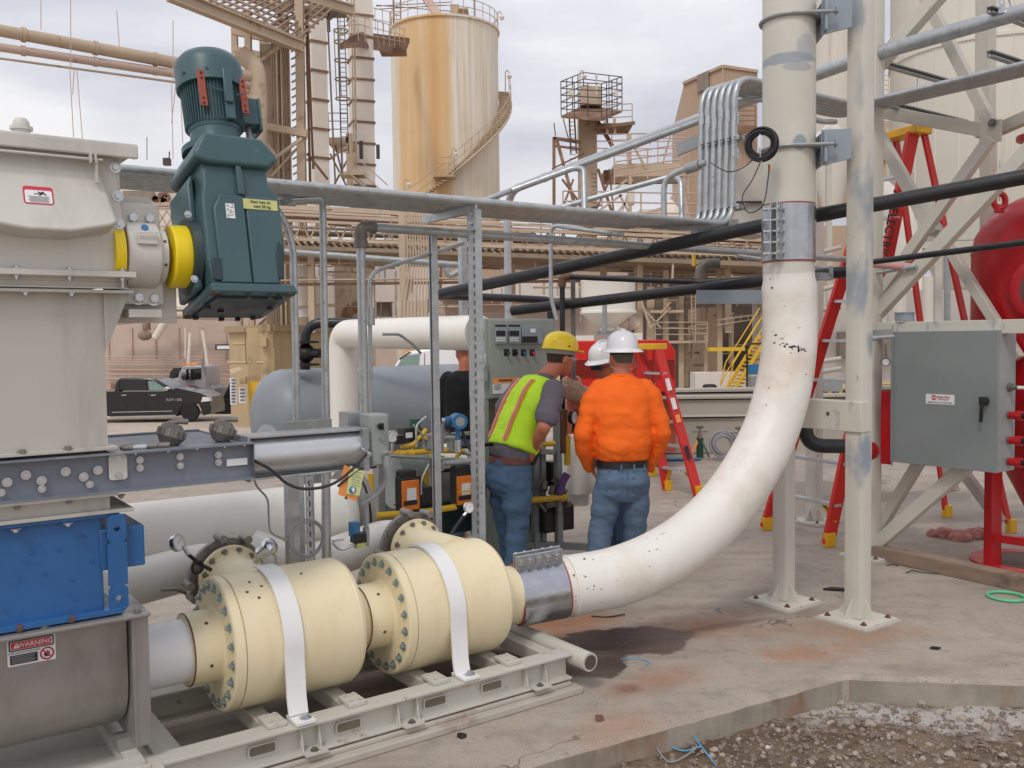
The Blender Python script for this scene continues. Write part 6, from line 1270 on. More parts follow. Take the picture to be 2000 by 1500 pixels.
m = M(); m.box(S3(1935, 258, 4.15), (.02, .16, .16)); m.build('gusset_plate', 'towerfar', TW); bolt(TW, S3(1938, 240, 4.13), -U, .02, 'iron')
tb(Sp(1735, 655, 4.5), Sp(1790, 850, 4.5), .07, .08, 'brace', 'towerfar')
column(L(3.8, -2.4, 0), 6, .12, 'off-white column at the near right corner of the braced tower, past the frame edge')
# column behind foot plates
# struts hanging on the tower for the conduits
for i, (px, py, q, lab) in enumerate(((1690, 112, 1835, 'upper'), (1690, 190, 1800, 'lower'))):
    T = thing('support_strut', lab + ' slotted strut arm on threaded rods carrying pipes at the far tower column', 'strut', Sp(px, py, 3.74), 'strut arms on the tower')
    zc = Sp(1700, py + 5, 3.72).z; m = M(); strut(m, Sp(px, py + 3, 3.72), Sp(px, py + 3, 3.72) + U * 1.5, .045, V); m.build('channel', 'galvdull', T, smooth=20)
for s_, w_ in ((3.75, .36), (4.5, .38)):
    m = M(); m.cyl(L(s_, w_, 3.55), L(s_, w_, 3.96), .006, n=8); tag(m.build('threaded_rod', 'zinc'), ('front' if s_ < 4 else 'rear') + ' thin threaded rod between the two strut arms', 'rod')
for i, (py, zc) in enumerate(((20, 3.97), (105, 3.62))):
    p = Sp(1950, py + 5, 3.8); m = M(); strut(m, p - U * .12, p + U * .9, .045, V); T = m.build('support_strut', 'galvdull'); tag(T, ('upper' if i == 0 else 'lower') + ' slotted strut arm at the right frame edge', 'strut', 'strut arms on the tower')
for px, py in ((1712, 95), (1965, 12)):
    p = Sp(px, py, 3.8); m = M(); m.torus(p, V, .064, .006, 24, 6); m.box(p - U * .06, (.012, .04, .12)); tag(m.build('pipe_clamp', 'zinc'), ('zinc clamp on the thick galvanized pipe at the tower corner' if px < 1800 else 'zinc clamp on the thick galvanized pipe at the right frame edge'), 'clamp')
# black pipes across
def bp(pts, r, lab, bend=0., mt='blackpipe', par=None): m = M(); m.tube(pts, r, 16, bend); return tag(m.build('black_pipe', mt, smooth=50), lab, 'pipe')
bp([Dp(848, 577, 7.6), Dp(1500, 438, 6.15), Dp(2030, 340, 5.3)], .046, 'thick black pipe crossing high in front of the tower')
bp([Dp(1000, 607, 7.8), Dp(1500, 548, 6.9), Dp(1655, 530, 6.6)], .042, 'thick black pipe crossing lower behind the riser')
bp([Dp(1655, 520, 6.9), Dp(1700, 512, 6.7), Dp(2030, 470, 5.6)], .021, 'thin black pipe running from the front column to the red vessel')
bp([Dp(850, 577, 7.62), Dp(990, 582, 8.4), Dp(1068, 586, 8.7), Dp(1075, 592, 8.7), Dp(1076, 630, 8.7)], .035, 'black pipe turning down behind the cabinet', .12)
o = bp([Dp(1099, 800, 7.5), Dp(1098, 540, 7.5), Dp(1370, 552, 7.5), Dp(1500, 541, 7.0)], .022, 'thin black pipe with rusty elbow rising behind the yellow hat', .06)
m = M(); m.tube([Dp(1098, 560, 7.5), Dp(1098, 541, 7.5), Dp(1112, 540, 7.5)], .032, 12, .04); m.build('rusty_elbow', 'brown', o)
m = M(); m.tube([Dp(1120, 760, 7.6), Dp(1119, 540, 7.6), Dp(1112, 535, 7.6)], .02, 12, .04); tag(m.build('brown_pipe', 'iron'), 'thin brown pipe standing beside the black one behind the yellow hat', 'pipe')
m = M(); m.beam(Dp(1362, 580, 6.9), Dp(1530, 580, 6.6), .06, .1, Z); tag(m.build('support_channel', 'primer'), 'grey channel carrying the black pipes left of the riser', 'channel')
for px, py in ((1378, 571), (1345, 571)):
    pass
T = thing('hanging_valve', 'small valve and brass fitting hanging under the level pipe left of the riser', 'valve', Dp(1370, 545, 7.2)); m = M(); m.tube([Dp(1405, 515, 7.2), Dp(1370, 515, 7.2), Dp(1366, 545, 7.2)], .04, 12, .06); m.build('elbow', 'iron', T); m = M(); m.cyl(Dp(1366, 520, 7.2), Dp(1366, 545, 7.2), .028, n=12); m.build('body', 'tape', T); m = M(); m.box(Dp(1355, 508, 7.2), (.02, .02, .09)); m.build('lever', 'gasyellow', T)
bp([Dp(1690, 570, 7.3) * 0 + Dp(1700, 515, 7.2), Dp(1792, 523, 7.2)], .03, 'short reddish pipe end beside the tower brace', mt='pvcpink').name = 'pink_pipe'
m = M(); m.tube([Dp(1440, 500, 7.0), Dp(1700, 535, 7.4), Dp(1790, 520, 7.1)], .016, 10); tag(m.build('steel_conduit', 'galv'), 'thin galvanized conduit ending at the tower brace', 'conduit')
bp([Dp(1572, 800, 6.9), Dp(1574, 870, 6.9), Dp(1660, 872, 6.9)], .055, 'black elbow pipe feeding the red fitting beside the tower column', .22)
m = M(); m.box(Dp(1608, 540, 6.5), (.16, .05, .05)); m.cyl(Dp(1623, 520, 6.5), Dp(1623, 535, 6.5), .015, n=8); tag(m.build('strut_stub', 'galvdull'), 'short grey strut end with bolt right of the riser coupling', 'strut')
# ================================================================ right control panel
PN = thing('electrical_cabinet', 'large grey panel with black handle and maker\'s plate hung on the tower', 'panel', L(3.75, -.3, .8))
FR = Matrix((-V, -U, Z)).transposed()
w0, w1, z0, z1 = .1, -.73, .815, 1.83
m = M(); m.box(L(3.84, (w0 + w1) / 2, (z0 + z1) / 2), (.24, w0 - w1 - .01, z1 - z0)); m.build('enclosure', 'panelgrey2', PN, bevel=.004)
m = M(); m.box(L(3.708, (w0 + w1) / 2, (z0 + z1) / 2), (.02, w0 - w1, z1 - z0)); m.build('door', 'panelgrey', PN, bevel=.003)
def dp(px, py, off=0.): return Sp(px, py, 3.697 - off)
q0 = dp(1836, 780); m = M(); m.box(q0, (.004, .222, .074)); mp_ = m.build('maker_plate', 'paper', PN)
nx = -V; c_ = q0 - U * .0035
m = M(); m.cyl(q0 - nx * .048 + Z * .012 - U * .002, q0 - nx * .048 + Z * .012 - U * .0032, .02, n=28); m.build('logo_disc', 'signred', mp_); text('JDB', .02, q0 - nx * .048 + Z * .011 - U * .0045, nx, Z, 'paper', mp_, bold=.0006)
text('Dense Flow', .021, q0 + nx * .026 + Z * .018 - U * .003, nx, Z, 'signred', mp_, bold=.0004); m = M(); m.box(q0 + nx * .026 + Z * .005 - U * .003, (.001, .09, .0018)); m.build('rule', 'signred', mp_)
text('Pneumatic Conveying Systems', .0066, q0 + nx * .026 - Z * .002 - U * .003, nx, Z, 'signdark', mp_); text('JDBDenseFlow.com | 866-821-5569', .0128, q0 - Z * .024 - U * .003, nx, Z, 'signdark', mp_)
m = M(); h0 = dp(1925, 783); m.cyl(h0, h0 - U * .04, .03, n=20); m.beam(h0 - U * .045 + Z * .02, h0 - U * .045 - Z * .15 - nx * .01, .022, .02, U); m.box(h0 - U * .03 + Z * .0, (.04, .05, .06)); m.build('handle', 'black', PN, bevel=.006)
m = M(); m.cyl(L(3.69, w0 - .02, .78), L(3.69, w0 - .02, 1.88), .004, n=6); m.build('cable_edge', 'galvdull', PN)
for z_ in (1.1, .99, .87) if False else (1.22, 1.04, .885):
    p = L(3.86, w1 - .005, z_); m = M(); m.cyl(p, p - V * .06, .028, n=16); m.cyl(p - V * .05, p - V * .09, .036, n=8); m.build('red_gland', 'red', PN); m = M(); m.cyl(p - V * .09, p - V * .3, .022, n=12); m.build('black_hose', 'black', PN)
p = L(3.86, w1, 1.42); m = M(); m.cyl(p, p - V * .02, .03, n=14); m.cyl(p, p - V * .06, .018, n=6); m.build('gland_plate', 'iron', PN); m = M(); m.tube([p - V * .03, p - V * .3], .012, 8); m.build('white_tube', 'paper', PN)
# red post + fitting + gauge left of the panel
RB = thing('red_manifold', 'red flanged pipe fitting and red bar between the tower and the panel', 'manifold', Dp(1730, 905, 7.2))
m = M(); m.box(Dp(1732, 835, 7.25), (.03, .09, .58)); m.build('red_bar', 'red', RB, bevel=.003)
a = Dp(1690, 880, 7.0); b_ = Dp(1725, 882, 7.2); d = (b_ - a).normalized(); m = M(); m.lathe([(0, .05), (0, .06), (.05, .06), (.05, .07), (.09, .07), (.09, .055), (.13, .05)], a, d, 28); m.build('red_fitting', 'redglossy', RB)
gauge(Dp(1730, 707, 7.0), -U - Y0 * .6, .032, ([Dp(1731, 695, 7.02), Dp(1729, 672, 7.05)], .008, 'iron'), 'black-rimmed pressure gauge peeking out beside the grey panel', 'black')
m = M(); m.tube([Dp(1700, 660, 6.9), Dp(1745, 657, 6.9)], .016, 10); m.cyl(Dp(1700, 661, 6.9), Dp(1712, 660, 6.9), .021, n=12); tag(m.build('steel_conduit', 'galv'), 'short conduit entering the grey panel near its upper corner', 'conduit')
m = M(); strut(m, Dp(1700, 650, 7.1), Dp(1742, 648, 7.1), .041, Z); tag(m.build('slotted_strut', 'galvdull'), 'short slotted strut under the tower beam', 'strut')
T = thing('sensor_box', 'small grey instrument with thin rod standing on the tower beam', 'instrument', L(3.8, .04, 1.9)); m = M(); m.cyl(L(3.8, .05, 1.91), L(3.8, .05, 1.97), .07, n=20); m.cyl(L(3.8, .05, 1.97), L(3.8, .05, 1.98), .075, n=20); m.build('housing', 'primer', T); m = M(); m.cyl(L(3.72, .06, 1.9), L(3.72, .06, 1.65), .004, n=6); m.build('rod', 'zinc', T)
# ================================================================ red vessel
VS = thing('red_vessel', 'glossy red pressure vessel on a red leg at the right frame edge', 'vessel', L(4.6, -1.0, 0))
vc = Dp(2054, 500, 7.3); vc = Vector((vc.x, vc.y, 0)); r = .57
m = M(); m.lathe([(.35, .1), (.36, .14), (1.0, r * .8), (1.15, r), (2.42, r), (2.45, r + .006), (2.46, r), (2.58, r * .96), (2.7, r * .84), (2.8, r * .66), (2.87, r * .42), (2.9, .14), (3.02, .12), (3.05, .12), (3.3, .2), (3.33, .26), (3.36, .26), (3.36, .1)], vc, Z, 64); m.build('shell', 'red', VS, smooth=40)
m = M(); m.lathe([(3.37, .1), (3.37, .2), (3.75, .2), (3.75, .1)], vc, Z, 40); m.build('green_sleeve', 'papergreen', VS)
fd = (CAMPOS - vc); fd.z = 0; fd.normalize(); fs = fd.cross(Z); hd = (fd * .93 - fs * .36 * -1).normalized() if False else (fd * .97 - fs * .24)
hp_ = vc + fd * (r * .97) + Z * 2.13 ; m = M(); m.lathe([(-.1, .27), (.04, .27), (.05, .25), (.05, .2)], hp_ - fd * .02, fd, 40); m.build('manway_ring', 'redglossy', VS); m = M(); m.cyl(hp_ + fd * .0, hp_ + fd * .035, .2, n=32); m.build('manway_gap', 'shade', VS); m = M(); m.box(hp_ + fd * .09, (.05, .05, .5), Matrix((fs, fd, Z)).transposed()); m.cyl(hp_ + fd * .04, hp_ + fd * .08, .17, n=32); m.build('manway_cover', 'redglossy', VS, bevel=.006)
lp = Dp(1952, 392, 6.95); m = M(); m.torus(lp, -Y0 + X0 * .3, .055, .022, 24, 8); m.box(lp - Z * .06, (.1, .03, .06)); m.build('lifting_lug', 'red', VS); m = M(); m.tube([lp, lp + Z * .1, lp + Z * .3], .005, 6); m.build('rod', 'zinc', VS)
for px, py, w_ in ((1938, 1108, .16),):
    b_ = Zp(px, py, 0); b2 = b_ + Z * 1.2; m = M(); m.beam(b_, b2, w_, .06, V); m.build('leg', 'red', VS, bevel=.003)
m = M(); m.beam(Zp(1940, 1110) + Z * .24, Zp(1940, 1110) + Z * .24 - V * .8 + U * .1, .05, .06, Z); m.build('leg_brace', 'red', VS)
for a in (5, 50, -50): q_ = vc + Vector((math.cos(R(a)), math.sin(R(a)), 0)) * .5; m = M(); m.beam(q_, q_ + Z * 1.3, .1, .1, V); m.build('leg', 'red', VS, bevel=.003)
b_ = Zp(2010, 1100, 0); m = M(); m.cyl(b_, b_ + Z * .02, .42, n=40); m.build('foot_ring', 'red', VS); m = M(); m.cyl(b_ + Z * .02, b_ + Z * .024, .3, n=40); m.build('ring_hole', 'shade', VS)
# ================================================================ ladders
def ladder(fl, fr_, top, bl, br, h, mt, lab, grp='red stepladders', nst=6, cap='ladderyellow', textm=None):
    """A-frame: front feet fl, fr_; back feet bl, br; top centre"""
    T = thing('stepladder', lab, 'ladder', (fl + fr_ + bl + br) / 4, grp); wd = (fr_ - fl).normalized(); tw = .15
    tl_, tr_ = top - wd * tw, top + wd * tw; dn = ((fl + fr_) / 2 - (bl + br) / 2); dn.z = 0; dn.normalize()
    for a, b_ in ((fl, tl_), (fr_, tr_)): m = M(); m.chan(a + Z * .02, b_ + dn * .05, .035, .12, .005, dn if False else wd.cross((b_ - a).normalized())); m.build('rail', mt, T)
    for a, b_ in ((bl, tl_), (br, tr_)): m = M(); m.chan(a + Z * .02, b_ - dn * .06, .025, .06, .004, wd.cross((b_ - a).normalized())); m.build('rear_rail', mt, T)
    for k in range(1, nst + 1):
        t = k / (nst + 1); a, b_ = fl.lerp(tl_ + dn * .05, t), fr_.lerp(tr_ + dn * .05, t); m = M(); m.beam(a, b_, .08, .025, Z); m.build('step', 'alu', T)
    for k in range(1, 4): t = k / 4; a, b_ = bl.lerp(tl_ - dn * .06, t), br.lerp(tr_ - dn * .06, t); m = M(); m.beam(a, b_, .03, .012, Z); m.build('rear_brace', 'alu', T)
    FM = Matrix((wd, Z.cross(wd), Z)).transposed(); m = M(); m.box(top + Z * .03, (tw * 2 + .1, .2, .07), FM); m.build('top_cap', cap, T, bevel=.008)
    for a in (fl, fr_, bl, br): m = M(); m.box(a + Z * .06, (.05, .1, .12), FM); m.build('foot', cap, T, bevel=.006)
    for a, b_ in ((fl, fr_), (fr_, fl)): m = M(); m.beam(a.lerp(tl_ if a is fl else tr_, .06), a.lerp(b_, .25).lerp(top, 1 / (nst + 1)), .04, .012, Z); m.build('corner_brace', cap, T)
    return T
# orange-red ladder by the red machine
fl, fr_, bl, br = Zp(1300, 950), Zp(1362, 968), Zp(1275, 905, 0), Zp(1320, 905, 0)
top = Dp(1262, 684, (fl.y + bl.y) / 2 + .1)
L1 = ladder(Zp(1305, 958), Zp(1366, 970), Dp(1268, 682, 10.7), Zp(1215, 915), Zp(1275, 930), 1.7, 'ladderred', 'red stepladder with yellow cap beside the man in orange', nst=5)
a = Dp(1300, 700, 10.55)
for t, w_, mt_ in ((.76, .14, 'paper'), (.63, .13, 'paper'), (.53, .09, 'paperorange'), (.3, .16, 'signdark')):
    p0 = Zp(1366, 970); p1 = Dp(1268, 682, 10.7) + (Zp(1366, 970) - Zp(1305, 958)).normalized() * .15; c_ = p0.lerp(p1, t); d = (p1 - p0).normalized(); m = M(); m.beam(c_ - d * w_ / 2 - Y0 * .055, c_ + d * w_ / 2 - Y0 * .055, .05, .004, Y0); m.build('sticker', mt_, L1)
# big red ladder behind the tower
fl, fr_ = Zp(1498, 1035), Zp(1620, 1068); top = Dp(1768, 268, 8.1)
L2 = ladder(fl, fr_, top, Zp(1850, 1010), Zp(1975, 1040), 3, 'ladderred', 'tall red stepladder straddling the tower column, ELECTRIC written on its side', nst=9)
wd = (fr_ - fl).normalized(); tr_ = top + wd * .15 + Z * 0; tl_ = top - wd * .15
p0, p1 = Zp(1712, 560, 0) * 0 + Dp(1728, 500, 7.95), Dp(1756, 372, 7.95)
dn_ = (p0 - p1).normalized(); yv = (X0 - dn_ * X0.dot(dn_)).normalized(); text('AS ELECTRIC', .1, (Dp(1738, 440, 7.65)), dn_, yv, 'black', L2, bold=.002)
L3 = ladder(Zp(1838, 1000), Zp(1840 + 3, 998), Dp(1800, 300, 9.2), Zp(1985, 1030), Zp(1990, 1032), 3, 'ladderred', 'second red stepladder standing behind the panel', nst=6) if False else None
# ================================================================ odds on the slab
m = M(); a, b_ = L(3.8, .3, 0), L(3.72, -1.6, 0); m.beam(a + Z * .055, b_ + Z * .055, .12, .11, Z); tag(m.build('timber_baulk', 'wood', bevel=.006), 'weathered timber laid on the slab at the tower foot', 'timber')
c_ = Zp(1965, 1168); m = M(); m.torus(c_ + Z * .012, Z, .115, .011, 40, 8); tag(m.build('green_hose', 'hosegreen'), 'loop of pale green hose lying on the slab', 'hose')
c_ = Zp(1890, 1050); m = M(); rn = random.Random(3)
for k in range(16): m.ball(c_ + Vector((rn.uniform(-.26, .2), rn.uniform(-.12, .12), .02)), rn.uniform(.03, .065), 24, (1.5, 1.1, .45 + .3 * (k % 3)))
o = m.build('rag', 'rag', smooth=60)
for v in o.data.vertices: v.co += v.normal * (.035 * noise.noise(v.co * 22) + .015 * noise.noise(v.co * 60))
tag(o, 'crumpled pink rag lying on the slab by the red leg', 'rag')
def litter(px, py, pts, r, mt, lab, cat='scrap', name='wire_scrap', z=0.): b_ = Zp(px, py, z); return cable([b_ + Vector((x, y, zz + r)) for x, y, zz in pts], r, mt, lab, cat, name)
litter(1730, 1105, [(0, 0, 0), (.05, -.02, .01), (.09, -.03, 0)], .004, 'cable', 'short black wire scrap on the slab near the timber')
litter(1770, 1120, [(0, 0, 0), (.06, .03, .01), (.14, .0, 0), (.24, -.04, 0)], .004, 'cable', 'longer curved black wire scrap on the slab near the timber')
litter(1405, 1190, [(0, 0, 0), (-.03, -.03, .01), (.0, -.08, 0)], .005, 'cablegrey', 'hooked grey wire scrap on the slab')
litter(1155, 1205, [(0, 0, 0), (.1, -.02, 0), (.22, .0, .01)], .005, 'cable', 'black wire scrap under the white bend')
litter(1212, 1288, [(0, 0, 0), (.08, .0, .0), (.15, -.05, .0), (.13, -.11, 0)], .003, 'wireblue', 'thin pale blue string on the slab by the lifting tube', 'string', 'string')
m = M(); c_ = Zp(1632, 1153); m.prism([(-.09, 0), (-.02, .04), (.09, .0), (.06, -.04), (-.03, -.02)], c_ + Z * .004, X0, Y0, .012); tag(m.build('dark_scrap', 'black'), 'flat dark scrap lying between the two columns', 'scrap')
m = M(); c_ = Zp(1826, 1268); m.prism([(-.03, 0), (0, .02), (.035, .0), (.01, -.02)], c_ + Z * .004, X0, Y0, .008); tag(m.build('dark_scrap', 'black'), 'tiny dark scrap right of the front column foot', 'scrap')
m = M(); c_ = Zp(902, 1439); vs, fs = chip(c_ + Z * .008, .022, rn, .4); m.add(vs, fs); tag(m.build('dark_scrap', 'black', smooth=0), 'black lump on the slab in front of the skid', 'scrap')
m = M(); c_ = Zp(1170, 1407); vs, fs = chip(c_ + Z * .006, .026, rn, .3); m.add(vs, fs); tag(m.build('dark_scrap', 'brown', smooth=0), 'brown lump on the slab near its front edge', 'scrap')
zz = -.19
cable([ondirt(x, y) + Z * (.012 + .02 * (i % 2)) for i, (x, y) in enumerate(((1130, 1500), (1150, 1475), (1200, 1462), (1270, 1458), (1330, 1470), (1370, 1475)))], .004, 'wireblue', 'blue wire running along the dirt below the slab edge', 'wire', 'blue_wire')
cable([ondirt(1400, 1500), ondirt(1378, 1480) + Z * .02, ondirt(1352, 1450) + Z * .05, ondirt(1350, 1425) + Z * .07, ondirt(1370, 1410) + Z * .03], .004, 'wireblue', 'blue wire looping up from the dirt beside the slab edge', 'wire', 'blue_wire')
cable([ondirt(1185, 1490), ondirt(1220, 1465) + Z * .02, ondirt(1290, 1450) + Z * .03, ondirt(1340, 1458) + Z * .02, ondirt(1360, 1475) + Z * .03, ondirt(1310, 1490) + Z * .01, ondirt(1280, 1470) + Z * .03, ondirt(1300, 1450) + Z * .02, ondirt(1345, 1440) + Z * .04], .0035, 'cablegrey', 'tangled grey wire on the dirt beside the slab edge', 'wire', 'grey_wire')
cable([ondirt(1440, 1393), ondirt(1470, 1397) + Z * .01, ondirt(1505, 1397)], .004, 'wirepink', 'short pink wire on the dirt', 'wire', 'pink_wire')
cable([ondirt(1530, 1374), ondirt(1545, 1380) + Z * .01, ondirt(1570, 1377)], .004, 'rockwhite', 'short white wire end on the dirt', 'wire', 'white_wire')
# ================================================================ plant behind
def bb(m, x0, y0, x1, y1, d, dep):
    a = Dp(x0, y1, d); b_ = Dp(x1, y0, d); return m.box(((a.x + b_.x) / 2, d + dep / 2, (a.z + b_.z) / 2), (abs(b_.x - a.x), dep, abs(b_.z - a.z)), Matrix.Identity(3))
def ln(m, x0, y0, x1, y1, d, w, d2=None, dep=None):
    """beam between two pixels; w is its width in pixels"""
    a, b_ = Dp(x0, y0, d), Dp(x1, y1, d2 or d); k = w * d / 1800; return m.beam(a, b_, k, k if dep is None else dep, Y0 if abs((b_ - a).normalized().y) < .9 else Z)
def pp(m, x0, y0, x1, y1, d, w, d2=None, n=12): return m.cyl(Dp(x0, y0, d), Dp(x1, y1, d2 or d), w * d / 3600, w * (d2 or d) / 3600, n=n)
def rail(m, pts, h=1.05, nr=3, sp=1.5, r=.022):
    for i in range(len(pts) - 1):
        a, b_ = Vector(pts[i]), Vector(pts[i + 1]); L_ = (b_ - a).length; k = max(1, int(L_ / sp))
        for j in range(k + 1): p = a.lerp(b_, j / k); m.cyl(p, p + Z * h, r, n=6)
        for q in range(nr): zz = h * (q + 1) / nr; m.cyl(a + Z * zz, b_ + Z * zz, r, n=6)
    return m
def T0(name, lab, cat, px, py, d, grp=None): return thing(name, lab, cat, Dp(px, py, d), grp)
def P1_(T, name, mt, fn, **k): m = M(); fn(m); return m.build(name, mt, T, **k)
# ---- silo
SZ = Dp(873, 68, 60).z; SR = 3.42
TS = thing('rusty_silo', 'tall pale steel silo with broad orange rust streaks and a spiral stair', 'silo', SILO + Z * -1.7)
m = M(); m.lathe([(-1.7, SR), (SZ, SR), (SZ + .02, SR + .12), (SZ + .14, SR + .12), (SZ + .16, SR), (SZ + .5, .4), (SZ + .5, 0)], SILO, Z, 96); m.build('shell', 'silo', TS, smooth=40)
def sp_(a, r, z): return SILO + Vector((math.sin(a) * r, -math.cos(a) * r, z))
m = M(); N_ = 30
for i in range(N_):
    a = 2 * math.pi * i / N_; m.cyl(sp_(a, SR, SZ + .1), sp_(a, SR, SZ + 1.15), .025, n=5)
for zz in (.65, 1.15): m.torus(sp_(0, 0, SZ + zz), Z, SR, .025, 60, 5)
m.build('top_railing', 'steeltan', TS)
z0s, z1s = Dp(880, 348, 57).z, Dp(985, 172, 60).z; st = M(); hr = M(); n = 46
for i in range(n + 1):
    t = i / n; a = R(6) + R(100) * t; z = z0s + (z1s - z0s) * t; c_ = sp_(a, SR + .4, z); tg = Vector((math.cos(a), math.sin(a), 0)); rd = Vector((math.sin(a), -math.cos(a), 0)); st.box(c_, (.26, .75, .05), Matrix((tg, rd, Z)).transposed())
    if i % 3 == 0: hr.cyl(sp_(a, SR + .8, z), sp_(a, SR + .8, z + 1.05), .022, n=5)
st.tube([sp_(R(6) + R(100) * i / n, SR + .78, z0s + (z1s - z0s) * i / n - .12) for i in range(n + 1)], .09, 6)
for zz in (.55, 1.05): hr.tube([sp_(R(6) + R(100) * i / n, SR + .8, z0s + (z1s - z0s) * i / n + zz) for i in range(n + 1)], .024, 5)
P = sp_(R(2), SR + .5, z0s - .1); st.box(P, (1.3, 1, .1), Matrix.Identity(3))
q0 = Dp(868, 355, 56); q1 = Dp(795, 408, 56)
for i in range(12): st.box(q0.lerp(q1, i / 12), (.28, .8, .05), Matrix.Identity(3))
st.build('stair', 'steeltan', TS); hr.tube([q0 + Z * 1.1, q1 + Z * 1.1], .024, 5); hr.tube([q0 + Z * .6, q1 + Z * .6], .024, 5); rail(hr, [P + Vector((-.6, -.5, 0)), P + Vector((.6, -.5, 0)), P + Vector((.6, .4, 0))], 1.1, 3, .6); hr.build('handrail', 'steeltan', TS)
m = M(); bb(m, 880, 8, 896, 62, 60, 1); bb(m, 896, 20, 910, 60, 59.5, 1)
for y_ in (15, 28, 40, 52): bb(m, 894, y_, 914, y_ + 3, 59.2, 1.4)
m.build('head_box', 'steeltan', TS)
m = M(); m.beam(Dp(828, -10, 60), Dp(872, 54, 59), .5, .5, Y0); bb(m, 858, 38, 868, 52, 58.8, .5); m.build('loading_spout', 'steelpink', TS)
m = M(); pp(m, 769, 60, 768, -30, 60, 3); pp(m, 783, 65, 782, -30, 60, 2.4); pp(m, 928, 55, 927, -30, 60, 2)
for y_ in range(-10, 60, 8): pp(m, 769, y_, 783, y_, 60, 1.4)
for y0_, y1_ in ((12, 4), (18, 10), (10, 22)): pp(m, 735, y0_, 880, y1_, 60, 1.6)
m.build('mast_ladder', 'steelrust', TS)
def lamp(px, y0_, y1_, d, lab, s=1):
    T = T0('goose_lamp', lab, 'lamp', px, y1_, d, 'gooseneck yard lamps'); k = d / 1800
    m = M(); a, b_ = Dp(px, y1_, d), Dp(px, y0_, d); m.tube([a, b_, b_ + Z * 3 * k + X0 * 4 * k * s, b_ + X0 * 8 * k * s - Z * 3 * k], 1.1 * k, 6, 4 * k); m.build('pole', 'steeltan', T)
    m = M(); c_ = b_ + X0 * 8 * k * s - Z * 5 * k; m.lathe([(0, 1.5 * k), (-3 * k, 5 * k), (-4 * k, 5 * k), (-8 * k, 3 * k), (-9 * k, .1 * k)], c_, Z, 12); m.build('shade', 'ductwhite', T)
lamp(972, 25, 100, 60, 'gooseneck lamp on the silo top railing'); lamp(987, 140, 185, 60.5, 'gooseneck lamp at the top of the spiral stair'); lamp(790, 352, 380, 54, 'gooseneck lamp left of the silo stair'); lamp(882, 292, 330, 55, 'gooseneck lamp on the silo stair landing'); lamp(1133, 140, 180, 50, 'gooseneck lamp on the small platform tower')
# ---- two bucket elevator legs
def leg(xc, xb, w, d, y0_, y1_, pitch, ph, mt, lab, rot):
    T = T0('elevator_leg', lab, 'elevator leg', xb, 640, d, 'square elevator legs'); k = d / 1800; a, b_ = Dp(xb, y1_, d), Dp(xc, y0_, d); F_ = Vector((math.cos(R(rot)), math.sin(R(rot)), 0)); sd = w * k / 1.36
    m = M(); m.beam(a, b_, sd, sd, F_); m.build('duct', mt, T)
    y = ph
    m = M(); ax = (b_ - a).normalized()
    while y < y1_:
        t = (y1_ - y) / (y1_ - y0_); c_ = a.lerp(b_, t); m.beam(c_ - ax * .05, c_ + ax * .05, sd + .1, sd + .1, F_); y += pitch
    m.build('seam_collar', 'steelrust', T, each=True); return T
LA = leg(614, 630, 42, 42, -30, 640, 56, 28, 'ductwhite', 'white square elevator leg with seams, left of the caged ladder', 35)
LB = leg(702, 713, 56, 46, -30, 640, 41, -6, 'ductwhite', 'wider rusty elevator leg joined to the silo top by a walkway', 20)
m = M(); pp(m, 691, -20, 696, 330, 44.6, 3.5); pp(m, 686, -20, 691, 330, 44.6, 2); m.build('riser_pipe', 'steeltan', LB, each=True)
m = M()
for x_ in (702, 735): bb(m, x_, 282 if x_ > 720 else 275, x_ + 6, 310, 44.9, .1)
m.build('dark_slot', 'steeldark', LB, each=True)
TWK = T0('silo_walkway', 'walkway with railing joining the elevator leg to the silo top', 'walkway', 720, 100, 47)
m = M(); m.add([Dp(662, 85, 43), Dp(705, 62, 45), Dp(800, 74, 56), Dp(790, 98, 56), Dp(700, 82, 43.5)] + [Dp(662, 85, 43) - Z * .25, Dp(705, 62, 45) - Z * .25, Dp(800, 74, 56) - Z * .25, Dp(790, 98, 56) - Z * .3, Dp(700, 82, 43.5) - Z * .25], [(0, 1, 2, 3, 4), (9, 8, 7, 6, 5)] + [(i, (i + 1) % 5, 5 + (i + 1) % 5, 5 + i) for i in range(5)]); bb(m, 740, 88, 790, 98, 52, 1.2); m.build('deck', 'steelrust', TWK)
m = M(); rail(m, [Dp(665, 84, 43), Dp(700, 80, 43.5), Dp(790, 96, 54)], 1.15, 3, 1.3); rail(m, [Dp(665, 84, 43), Dp(700, 55, 46), Dp(775, 66, 54)], 1.15, 2, 1.5); m.build('railing', 'steeltan', TWK)
LC_ = T0('caged_ladder', 'caged ladder rising between the two elevator legs', 'ladder', 668, 300, 41)
m = M(); pp(m, 659, 20, 668, 340, 41, 2.6); pp(m, 672, 20, 681, 300, 41, 2)
for y_ in range(24, 300, 9): t = y_ / 320; pp(m, 659 + 9 * t, y_, 672 + 9 * t, y_, 41, 1.3, n=5)
m.build('ladder', 'steeldark', LC_); m = M()
for y_ in (60, 82, 118, 155, 193): c_ = Dp(664 + y_ * .028, y_, 40.6); m.torus(c_, Z, .3, .035, 20, 5)
for a in (-2.4, -1.57, -.7): p = Dp(664, 60, 40.6) + Vector((math.cos(a) * .3, math.sin(a) * .3, 0)); m.cyl(p, Dp(669, 193, 40.6) + Vector((math.cos(a) * .3, math.sin(a) * .3, 0)), .022, n=5)
m.build('cage', 'steeltandark', LC_)
T = T0('leg_platform', 'small platform with stair between the elevator legs above the conduit rack', 'platform', 690, 350, 43)
